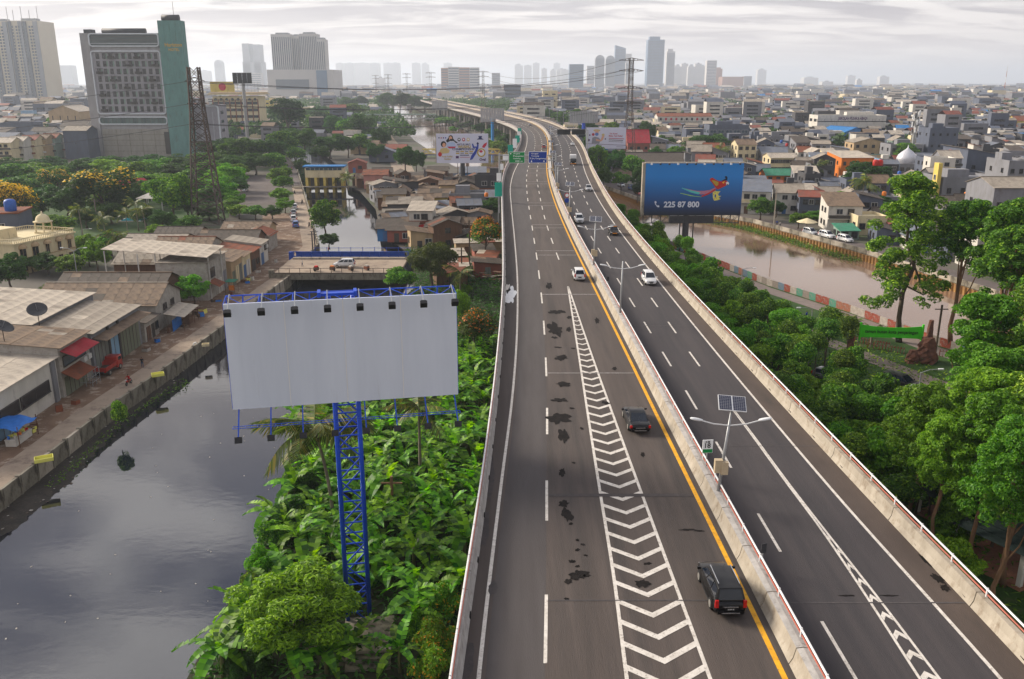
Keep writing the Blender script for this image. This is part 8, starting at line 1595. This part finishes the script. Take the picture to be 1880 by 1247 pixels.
MB().tube([(9, 5, Hh + 1), (30, 5, Hh + 1)], 1.5, 10).build('roof_canopy', 'steel_dark', t, True); MB().box((3, 4, Hh + .9), (4, 4, 1.8)).build('roof_plant', 'steel_dark', t)
MB().box((W_ - 1.2, -1.2, pz / 2), (2.4, 1.0, pz * .8)).build('service_riser', 'frame_dark', t)
# white-grey office beside the hotel
t = empty('grey_annex', (-166.0 + 9.5, 452, 0), 0, 'pale grey blank-walled annex with white rim right of the hotel', 'building'); MB().box((0, 6, 12.4), (19, 12, 24.8)).build('wall', 'hotel_field', t); rframe(-9.4, 9.4, 6, 24.7, 1.6, .6, -.6, 'white_rim', 'hotel_rim', t)
for k in range(5): MB().box((-6 + k * 3, -.04, 14), (.1, .08, 15)).build('panel_joint', 'hotel_rim', t); 
for k in range(5): window(t, 9.52, 4, 3.5 + k * 4.4, 4, 1.4, pi / 2, 'window_blue', 'frame_dark')
# cream office with arched crown
t = empty('cream_office', (-196, 640, 0), 0, 'cream office block with brown fins, dark window bands and arched crown', 'building'); MB().box((0, 10, 13), (32, 20, 26)).build('wall', 'plaster_cream', t); MB().box((0, 10, 27.5), (37, 25, .8)).build('flared_cornice', 'plaster_cream', t); MB().box((0, 10, 28.3), (35, 23, .8)).build('parapet', 'plaster_tan', t)
for k in range(9): MB().box((-16 + k * 4, -.25, 12), (.6, .5, 24)).build('fin', 'roof_rust', t); MB().lathe([(1.4, 0), (1.3, .8), (.8, 1.5), (.1, 1.8)], (-14 + k * 4, .3, 23.2), 8).build('arch', 'window_dark', t) if k < 8 else None
for r_ in range(5):
    for k in range(8): window(t, -14 + k * 4, -.02, 3 + r_ * 4.6, 3.2, 1.8, 0, 'window_dark', 'frame_dark')
MB().box((-8, -1, 32.5), (17, .4, 7)).build('roof_poster', 'plaster_yellow', t); MB().tube([(-8, -1.2, 32.5), (-8, -1.3, 32.5)], 2.6, 14).build('poster_disc', 'ink_crimson', t)
for k in range(14): MB().bar((-15 + k * 2.4, 2, 28.5), (-15 + k * 2.4, 2, 36), .18).build('sign_strut', 'steel_grey', t)
bld('yellow_block', 'small yellow office block right of the cream office', 468, 503, 212, 186, 18, 'plaster_yellow', 3, 5, 'plaster_yellow', 'fl', ws=(2.6, 1.4))
# terrace row in front of the hotel
L = []
for k, (px, wl, rm) in enumerate(((8, 'plaster_cream', 'roof_pale'), (30, 'plaster_white', 'roof_pale'), (52, 'plaster_cream', 'roof_tile'), (72, 'plaster_tan', 'roof_brown'), (90, 'plaster_mint', 'roof_rust'), (108, 'plaster_white', 'roof_grey'))):
    g = G(px, 303 - px * .13); w = 7.4; t = house(g.x, g.y + 6, .06, w, 11, 9.6, 'gx', wl, rm, 'terrace_house', None, 'balconied terrace houses', (2, 1), 3, None, 0, .4, 2, True, seed=k); L.append((t, f'{WD[wl]} balconied terrace house with {RD[rm]}')); placed.append((g.x, g.y + 6, 6))
rank_labels(L, (-209, 446), 'tall grey hotel')
bld('gable_hall', 'beige gabled hall with brown pilasters left of the hotel', 95, 150, 250, 205, 26, 'plaster_tan', 1, 4, 'roof_pale', 'gy', rise=4, ws=(.5, 9), side=0)
bld('gable_hall', 'white gabled house with dark roof by the hotel corner', 115, 162, 268, 232, 14, 'plaster_white', 1, 4, 'roof_dark', 'gx', rise=3, ws=(1.6, 1.4))
bld('grey_wall_house', 'blank slate-grey house wall left of the hotel podium', 122, 165, 292, 240, 12, 'plaster_slate', 1, 1, 'roof_grey', 'gx', rise=2, ws=(.4, .4), side=0)
bld('sky_blue_house', 'pale blue wall on a rooftop left of the beige hall', 42, 62, 232, 205, 8, 'plaster_sky', 1, 1, 'plaster_sky', 'fl', ws=(.5, .5), side=0)
bld('grey_row', 'long slate-grey flat-roofed house with four small windows', 0, 62, 262, 228, 14, 'plaster_slate', 1, 4, 'plaster_slate', 'fl', ws=(2, 1.6))
# ---------------------------------------------------------------- the housing quarters: nearest houses one by one, the rest as a mass
for o in list(COL.objects):
    if o.parent is None and o.get('category') in ('tree', 'billboard', 'pylon') and o.location.y > 190: placed.append((o.location.x, o.location.y, 3.0))
q = random.Random(2024); zones = {}
def in_view(x, y, z=4): return abs(x) < .605 * y + 8
def road_gap(x, y): return y < 1250 and XL(y) - 12 < x < XR(y) + 14
walls_r = ['plaster_grey', 'plaster_slate', 'plaster_white', 'plaster_grey', 'plaster_slate', 'plaster_dark', 'plaster_white', 'plaster_grey', 'plaster_slate', 'plaster_white', 'plaster_cream', 'plaster_grey', 'plaster_slate', 'plaster_tan', 'plaster_white', 'plaster_dark', 'plaster_mint', 'plaster_sky', 'plaster_grey']
roofs_r = ['roof_zinc', 'roof_zinc', 'roof_grey', 'roof_pale', 'roof_dark', 'roof_zinc', 'roof_zinc', 'roof_dark', 'roof_grey', 'roof_brown', 'roof_dark', 'roof_pale', 'roof_rust', 'roof_tile', 'roof_zinc', 'roof_grey', 'roof_zinc']
marks = [((53, 407), 'rusty lattice pylon'), (tuple(G(1560, 262).xy), 'blue warehouse'), (tuple(G(1660, 312).xy), 'silver mosque dome'), (tuple(G(1255, 248).xy), 'white arcade block'), (tuple(G(1570, 336).xy), 'orange building'), (tuple(G(1860, 395).xy), 'pale edge block'), (tuple(G(1336, 275).xy), 'dark glass shop block'), (hotel_xy, 'tall grey hotel'), (tuple(G(120, 250).xy), 'beige gabled hall')]
n_h = 0; y = 150.0
while y < 500 and n_h < 300:
    row = 9.5 + (y - 150) * .005; x = float(np.interp(y, [p[1] for p in riverF], [p[0] for p in riverF])) + 9.5 + q.uniform(0, 3)
    x = max(x, XR(y) + 15) if y > 300 else x
    while x < .605 * y + 6:
        w, d = q.uniform(5, 8.8), q.uniform(6.5, 10)
        if q.random() < .06: x += w; continue
        if free(x + w / 2, y + d / 2, max(w, d) * .34):
            st = q.choice([1, 2, 2, 2, 3, 3]) if y > 290 else q.choice([1, 1, 2]); h = st * q.uniform(2.9, 3.4); st, h = (1, 3.1) if hides(x + w / 2, y, w, h + 2) else (st, h)
            if hides(x + w / 2, y, w, h + 1.5): x += w * .5; continue
            wl = q.choice(walls_r if y > 240 else walls_r[:7]); rf = q.choice(['gx', 'gx', 'gy', 'sh', 'fl', 'fl', 'sl']); rm = q.choice(roofs_r) if rf != 'fl' else q.choice(['deck_concrete', 'plaster_grey', 'plaster_white'])
            t = house(x + w / 2, y + d / 2, q.uniform(-.12, .12) - .12, w, d, h, rf, wl, rm, 'house', None, 'houses of the right-hand quarter', (q.choice([2, 3]), q.choice([1, 2])), st, None, 0, .4, q.uniform(1.2, 2.4), q.random() < .35, seed=n_h)
            mk = min(marks, key=lambda m_: (m_[0][0] - x) ** 2 + (m_[0][1] - y) ** 2); zones.setdefault(mk, []).append((t, f'{WD[wl]} house with {RD[rm]}')); n_h += 1
            placed.append((x + w / 2, y + d / 2, max(w, d) * .36))
            if q.random() < .06: tank(t, w * .2, d * .2, h + (.1 if rf == 'fl' else 1.2), q.choice(['tank_red', 'tank_orange', 'tank_blue']), None, 1.2)
        x += w + q.uniform(-.4, 1.6) + (4 if q.random() < .1 else 0)
    y += row
YEND = y
y = 425.0; n_l = 0
while y < 560:
    x = -.605 * y - 6
    while x < (-216 if y < 470 else -232) and n_l < 30:
        w, d = q.uniform(8, 13), q.uniform(8, 13)
        if y > 330 and free(x + w / 2, y + d / 2, max(w, d) * .36) and q.random() < .85:
            st = q.choice([1, 2, 2, 3]); h = st * 3.1; wl = q.choice(walls_r); rf = q.choice(['gx', 'gy', 'sh', 'fl']); rm = q.choice(roofs_r) if rf != 'fl' else 'plaster_grey'
            t = house(x + w / 2, y + d / 2, q.uniform(-.1, .1) + .1, w, d, h, rf, wl, rm, 'house', None, 'houses left of the hotel', (2, 1), st, None, 0, .4, 2, False, seed=n_l + 900); mk = min(marks[-2:], key=lambda m_: (m_[0][0] - x) ** 2 + (m_[0][1] - y) ** 2); zones.setdefault(mk, []).append((t, f'{WD[wl]} house with {RD[rm]}')); n_l += 1; placed.append((x + w / 2, y + d / 2, max(w, d) * .38))
        x += w + q.uniform(.5, 2)
    y += 13
for (ref, nm), l in zones.items(): rank_labels(l, ref, nm)
# distant roofs: one mass
rng = np.random.default_rng(5); V = []; Fq = []; Mi = []; nv_ = 0
mass_mats = ['plaster_grey', 'plaster_slate', 'plaster_white', 'plaster_cream', 'plaster_tan', 'plaster_dark', 'roof_grey', 'roof_brown', 'roof_dark', 'roof_pale', 'roof_tile', 'roof_rust', 'roof_zinc', 'roof_blue', 'window_dark']
def mass_box(x, y, w, d, h, rz, wi, ri, pitched):
    global nv_
    c, s = cos(rz), sin(rz); P = [(x + a * c - b_ * s, y + a * s + b_ * c) for a, b_ in ((-w / 2, -d / 2), (w / 2, -d / 2), (w / 2, d / 2), (-w / 2, d / 2))]
    V.extend([(p[0], p[1], 0) for p in P] + [(p[0], p[1], h) for p in P]); n = nv_; Fq.extend([(n, n + 1, n + 5, n + 4), (n + 1, n + 2, n + 6, n + 5), (n + 3, n, n + 4, n + 7)]); Mi.extend([wi] * 3); nv_ += 8
    if pitched:
        r = min(w, d) * .25; m0 = (x - w / 2 * c, y - w / 2 * s, h + r); m1 = (x + w / 2 * c, y + w / 2 * s, h + r); V.extend([m0, m1]); Fq.extend([(n + 4, n + 5, nv_ + 1, nv_), (n + 6, n + 7, nv_, nv_ + 1), (n + 7, n + 4, nv_, nv_)][:2]); Mi.extend([ri] * 2); nv_ += 2
    else: Fq.append((n + 4, n + 5, n + 6, n + 7)); Mi.append(ri)
    if y < 1300 and h > 4:      # dark openings on the face towards the road
        for k in range(int(h // 3)):
            z0_ = 1 + 3 * k; z1_ = z0_ + 1.2; a0, a1 = P[0], P[1]; f0, f1 = .2, .8; off_y = -.15
            V.extend([(a0[0] + (a1[0] - a0[0]) * f0, a0[1] + (a1[1] - a0[1]) * f0 + off_y, z0_), (a0[0] + (a1[0] - a0[0]) * f1, a0[1] + (a1[1] - a0[1]) * f1 + off_y, z0_), (a0[0] + (a1[0] - a0[0]) * f1, a0[1] + (a1[1] - a0[1]) * f1 + off_y, z1_), (a0[0] + (a1[0] - a0[0]) * f0, a0[1] + (a1[1] - a0[1]) * f0 + off_y, z1_)]); Fq.append((nv_, nv_ + 1, nv_ + 2, nv_ + 3)); Mi.append(14); nv_ += 4
y = 470.0; TR = []
while y < 5200:
    cell = 8.6 + (y - 470) * .0068; x = -.63 * y - 20
    while x < .63 * y + 20:
        w = cell * rng.uniform(.6, 1.0); d = cell * rng.uniform(.6, 1.0); xx, yy_ = x + rng.uniform(-2, 2), y + rng.uniform(-.3, .3) * cell
        ok = not road_gap(xx, yy_) and not inpoly(xx, yy_, river_poly)
        if ok and yy_ < 2200 and ((xx < 0 and xx > -.28 * yy_ - 60) and yy_ < 1500): ok = rng.random() < .18 and xx < XL(min(yy_, 1250)) - 60     # wooded strip by the river stays green
        if ok and yy_ < YEND + 6 and xx > 0: ok = False
        if ok and yy_ < 560 and xx < -100: ok = False
        if ok and yy_ < 900 and not free(xx, yy_, 5): ok = False
        if ok and rng.random() < .085: TR.append((xx, yy_)); ok = False
        if ok:
            big = rng.random() < .03; h = rng.choice([3.2, 4.5, 6, 6.5, 8, 9.5]) if not big else rng.uniform(11, 20); mass_box(xx, yy_, w * (1.6 if big else 1), d, h, rng.uniform(-.25, .25), int(rng.choice([0, 0, 1, 1, 1, 2, 2, 0, 3, 5])), int(rng.choice([0, 1, 6, 6, 7, 8, 9, 9, 10, 10, 11, 12, 12, 13], p=[.12, .12, .10, .08, .05, .10, .08, .06, .03, .03, .03, .10, .09, .01])), rng.random() < .55)
        elif not road_gap(xx, yy_) and not inpoly(xx, yy_, river_poly) and xx < 0 and yy_ < 1500 and yy_ > 560 and rng.random() < .42: TR.append((xx, yy_))
        x += cell
    y += cell
tag(link('distant_houses', np_mesh('distant_houses', np.array(V), np.array(Fq), mass_mats, np.array(Mi))), 'sea of distant low houses reaching to the hazy horizon', None, None, 'stuff')
# distant tree clumps: one mass
P = []; N = []; rngt = np.random.default_rng(8); Ls = []
for x, y_ in TR:
    s = 3.2 + y_ * .0016; k = 70 if y_ < 1500 else 34; dd = unit(k, rngt); dd[:, 2] = np.abs(dd[:, 2]); P.append(np.array([x, y_, 3.5]) + dd * np.array([s * 1.1, s * 1.1, s * 1.5]) * rngt.uniform(.6, 1.05, (k, 1))); nn = dd + rngt.normal(size=(k, 3)) * .4; N.append(nn / np.linalg.norm(nn, axis=1, keepdims=True))
P = np.concatenate(P); N = np.concatenate(N); v, f = leaf_quads(P, N, 2.6, 1.9, rngt); tag(link('distant_woods', np_mesh('distant_woods', v, f, 'leaf_deep')), 'scattered distant tree crowns among the far houses', None, None, 'stuff')

# ---------------------------------------------------------------- towers on the skyline
pm('tower_pale', (.52, .50, .48), (.46, .445, .43), .02, .8); pm('tower_blue', (.09, .15, .24), (.12, .19, .29), .02, .35, spec=.5); pm('tower_grey', (.30, .31, .33), (.25, .26, .28), .02, .7); pm('tower_band', (.10, .12, .15), (.13, .15, .18), .02, .4); pm('tower_cream', (.60, .54, .42), (.54, .48, .37), .02, .8); pm('tower_dark', (.13, .14, .17), (.10, .11, .13), .02, .7); pm('tower_terracotta', (.42, .24, .17), (.36, .2, .14), .02, .8)
def tower(px0, px1, pt, Y, mat, label, band=None, crown=None, dep=None, name='tower_block', fl=None, py=150):
    x0 = XZ(px0, py, Y)[0]; x1 = XZ(px1, py, Y)[0]; h = XZ((px0 + px1) / 2, pt, Y)[1]; w = x1 - x0; d = dep or w * .8; t = empty(name, ((x0 + x1) / 2, Y, 0), 0, label, 'tower', 'towers on the skyline'); b = MB()
    if crown == 'barrel':
        n = 8; b.box((0, d / 2, (h - w * .5) / 2), (w, d, h - w * .5)); b.tube([(0, 0, h - w * .5), (0, d, h - w * .5)], w * .5, 20)
    elif crown == 'slant': b.add([(-w / 2, 0, 0), (w / 2, 0, 0), (w / 2, d, 0), (-w / 2, d, 0), (-w / 2, 0, h), (w / 2, 0, h * .93), (w / 2, d, h * .93), (-w / 2, d, h)], [(0, 1, 5, 4), (1, 2, 6, 5), (2, 3, 7, 6), (3, 0, 4, 7), (4, 5, 6, 7)])
    elif crown == 'step': b.box((0, d / 2, h * .47), (w, d, h * .94)); b.box((-w * .08, d / 2, h * .97), (w * .62, d * .8, h * .06))
    elif crown == 'twin': b.box((-w * .28, d / 2, h * .5), (w * .36, d, h)); b.box((w * .26, d / 2, h * .49), (w * .34, d, h * .98)); b.box((0, d / 2, h * .3), (w, d, h * .6))
    else: b.box((0, d / 2, h / 2), (w, d, h))
    b.build('shaft', mat, t)
    if band:
        nf = fl or max(6, int(h / 7)); g_ = MB(); hh_ = h * (.92 if crown else .98)
        if band == 'h': [g_.box((0, -.2, hh_ * (k + .5) / nf), (w * .94, .5, hh_ / nf * .45)) for k in range(nf)]
        else: [g_.box((-w / 2 + (k + .5) * w / nf, -.2, hh_ * .5), (w / nf * .45, .5, hh_ * .96)) for k in range(nf)]
        tag(g_.build('window_band', 'tower_band', t), kind='stuff')
    return t, w, h, d
# apartment pair at the far left
for px0, px1, pt, lb in ((-30, 30, 39, 'cream and slate apartment tower cut by the left edge'), (30, 84, 38, 'cream apartment tower with slate stripes left of the hotel')):
    t, w, h, d = tower(px0, px1, pt, 1250, 'tower_cream', lb, None, None, 45, 'apartment_tower')
    for k in range(4): MB().box((-w / 2 + (k + .5) * w / 4 + (2 if k % 2 else -2), -1.0, h / 2), (w * (.13 if k % 2 else .10), 2.0, h * .985)).build('slate_stripe', ('tower_dark', 'tower_grey')[k % 2], t)
    g_ = MB()
    for r_ in range(26):
        for k in range(9): g_.box((-w / 2 + (k + .5) * w / 9, -2.2 if k % 2 else -.3, 6 + r_ * (h - 10) / 26), (w / 20, .6, 2.6))
    tag(g_.build('window_grid', 'tower_band', t), kind='stuff'); MB().box((0, d / 2, h + 2), (w * .5, 12, 4)).build('roof_house', 'tower_grey', t)
    for k in range(4): MB().tube([(-w * .4 + k * w * .27, 10, h), (-w * .4 + k * w * .27, 10, h + 14 + 5 * (k % 2))], .35, 5).build('mast', 'steel_grey', t)
# mall with two residential slabs
Ym = 1650; t, w, h, d = tower(491, 612, 128, Ym, 'tower_pale', 'wide pale shopping centre podium below the twin slabs', None, None, 90, 'mall_podium'); MB().box((-w * .12, -.6, h * .55), (w * .5, 1.2, h * .3)).build('glass_band', 'tower_band', t); MB().box((w * .33, -.8, h * .5), (w * .16, 1.4, h * .96)).build('glass_corner', 'tower_blue', t)
for a, b_, pt, lb in ((503, 540, 63, 'left slab of the wide pale residential block'), (541, 553, 66, 'recessed core between the pale residential slabs'), (554, 586, 62, 'middle slab of the wide pale residential block'), (586, 600, 72, 'lower right slab of the pale residential block')):
    t, w, h, d = tower(a, b_, pt, Ym + (12 if b_ - a < 13 else 4), 'tower_pale', lb, 'v', None, 30, 'residential_slab', fl=10 if b_ - a > 20 else 4); MB().box((0, d / 2, h + 1.5), (w * .6, d * .6, 3)).build('roof_house', 'tower_grey', t)
for row in ((1187, 1217, 67, 3000, 'tower_blue', 'tall blue-grey tower dominating the skyline', 'h', 'step'), (1222, 1237, 90, 3300, 'tower_pale', 'slender pale tower right of the tall blue tower', 'v', 'step'), (1128, 1147, 83, 3200, 'tower_blue', 'blue glass tower with slanted top', 'h', 'slant'), (1147, 1158, 99, 3500, 'tower_pale', 'thin pale tower behind the slanted glass tower', None, None),
            (1092, 1109, 101, 3000, 'tower_grey', 'left of two round-topped towers', 'v', 'barrel'), (1111, 1128, 102, 3100, 'tower_grey', 'right of two round-topped towers', 'v', 'barrel'), (1077, 1092, 121, 3300, 'tower_pale', 'low pale tower left of the round-topped pair', 'h', None), (1045, 1071, 118, 2300, 'tower_blue', 'dark blue cube-like office tower', 'h', None),
            (1296, 1314, 111, 3300, 'tower_pale', 'square tower standing alone right of the cluster', 'h', None), (1314, 1325, 124, 3300, 'tower_terracotta', 'stepped brown tower beside the lone square tower', None, 'step'), (1326, 1365, 141, 3200, 'tower_terracotta', 'low brown mall right of the stepped tower', None, None), (1366, 1380, 140, 3300, 'tower_grey', 'small gabled block at the right end of the cluster', None, None),
            (1148, 1160, 115, 3400, 'tower_pale', 'pale tower half behind the pylon head', 'v', None), (810, 823, 125, 2000, 'tower_terracotta', 'terracotta end slab of the far housing estate', 'h', None), (823, 843, 123, 2000, 'tower_pale', 'pale slab of the far housing estate', 'h', None), (843, 862, 124, 2000, 'tower_terracotta', 'middle terracotta slab of the far housing estate', 'h', None), (862, 880, 124, 2000, 'tower_pale', 'right pale slab of the far housing estate', 'h', None),
            (448, 483, 80, 3300, 'tower_grey', 'hazy twin-peaked towers left of the mall', None, 'twin'), (903, 918, 134, 2600, 'tower_grey', 'small grey block left of the rusty pylons', 'h', None), (108, 134, 120, 4300, 'tower_grey', 'faint block between the apartments and the hotel', None, None), (396, 411, 110, 5000, 'tower_grey', 'faint slim tower over the office roof', None, 'barrel'), (462, 480, 134, 2600, 'tower_pale', 'pale block behind the dark screen', 'h', None)): tower(row[0], row[1], row[2], row[3] * 1.35, row[4], row[5], row[6], row[7])
L = []; q = random.Random(66)
for px0, px1, pt, Y in ((618, 632, 110, 5600), (634, 650, 98, 5400), (652, 678, 107, 5800), (680, 698, 102, 5600), (705, 720, 109, 5900), (718, 735, 104, 5700), (757, 772, 113, 6000), (775, 788, 112, 6000), (815, 830, 106, 6200), (945, 960, 118, 5200), (962, 976, 120, 5200), (978, 990, 116, 5300), (994, 1004, 126, 4600), (1010, 1020, 128, 4500), (1016, 1028, 105, 6000), (1022, 1040, 127, 4400), (1030, 1044, 128, 4300), (1237, 1250, 120, 3400), (1250, 1262, 117, 3500), (1262, 1275, 120, 3450), (1275, 1287, 117, 3500), (1285, 1294, 121, 3600), (1390, 1406, 127, 5200), (1476, 1502, 142, 4800), (1510, 1530, 150, 3800), (1573, 1583, 146, 3600), (1615, 1632, 140, 4600), (1556, 1570, 139, 5600), (330, 345, 128, 4800), (520, 545, 140, 3600), (690, 706, 143, 3000), (365, 385, 130, 4600)):
    t, w, h, d = tower(px0, px1, max(pt, 116) if Y > 4000 else pt, Y * 1.7, 'tower_pale', None, None, q.choice([None, None, 'step']), None, 'distant_tower'); t['group'] = 'faint towers on the horizon'; MB().box((0, d / 2, h + 3), (w * .3, d * .4, 6)).build('roof_house', 'tower_grey', t); L.append((t, 'faint hazy tower on the horizon'))  # pale shafts throughout: part of the haze is put into the colour
rank_labels(L, (XZ(1202, 150, 3000)[0], 3000), 'tall blue tower')
t = empty('radio_mast', (XZ(1846, 150, 1900)[0], 1900, 0), 0, 'thin red and white radio mast far right on the horizon', 'mast'); hm = XZ(1850, 120, 1900)[1]
for k in range(6): MB().tube([(0, 0, hm * k / 6), (0, 0, hm * (k + 1) / 6)], [1.0 - .12 * k, .9 - .12 * k], 6).build('mast_section', ('rail_red', 'lamp_white')[k % 2], t)
# ---------------------------------------------------------------- haze
m = bpy.data.materials.new('haze'); m.use_nodes = True; MATS['haze'] = m; n, l = m.node_tree.nodes, m.node_tree.links; n.clear(); pv = n.new('ShaderNodeVolumePrincipled'); pv.inputs['Color'].default_value = (.80, .88, 1.0, 1); pv.inputs['Density'].default_value = 1.35e-4; pv.inputs['Anisotropy'].default_value = .35; mo = n.new('ShaderNodeOutputMaterial'); l.new(pv.outputs[0], mo.inputs['Volume'])
hz_ = MB().box((0, 12050, 136), (33000, 25100, 284)).build('haze', m); tag(hz_, 'pale morning haze lying over the whole city', None, None, 'stuff')
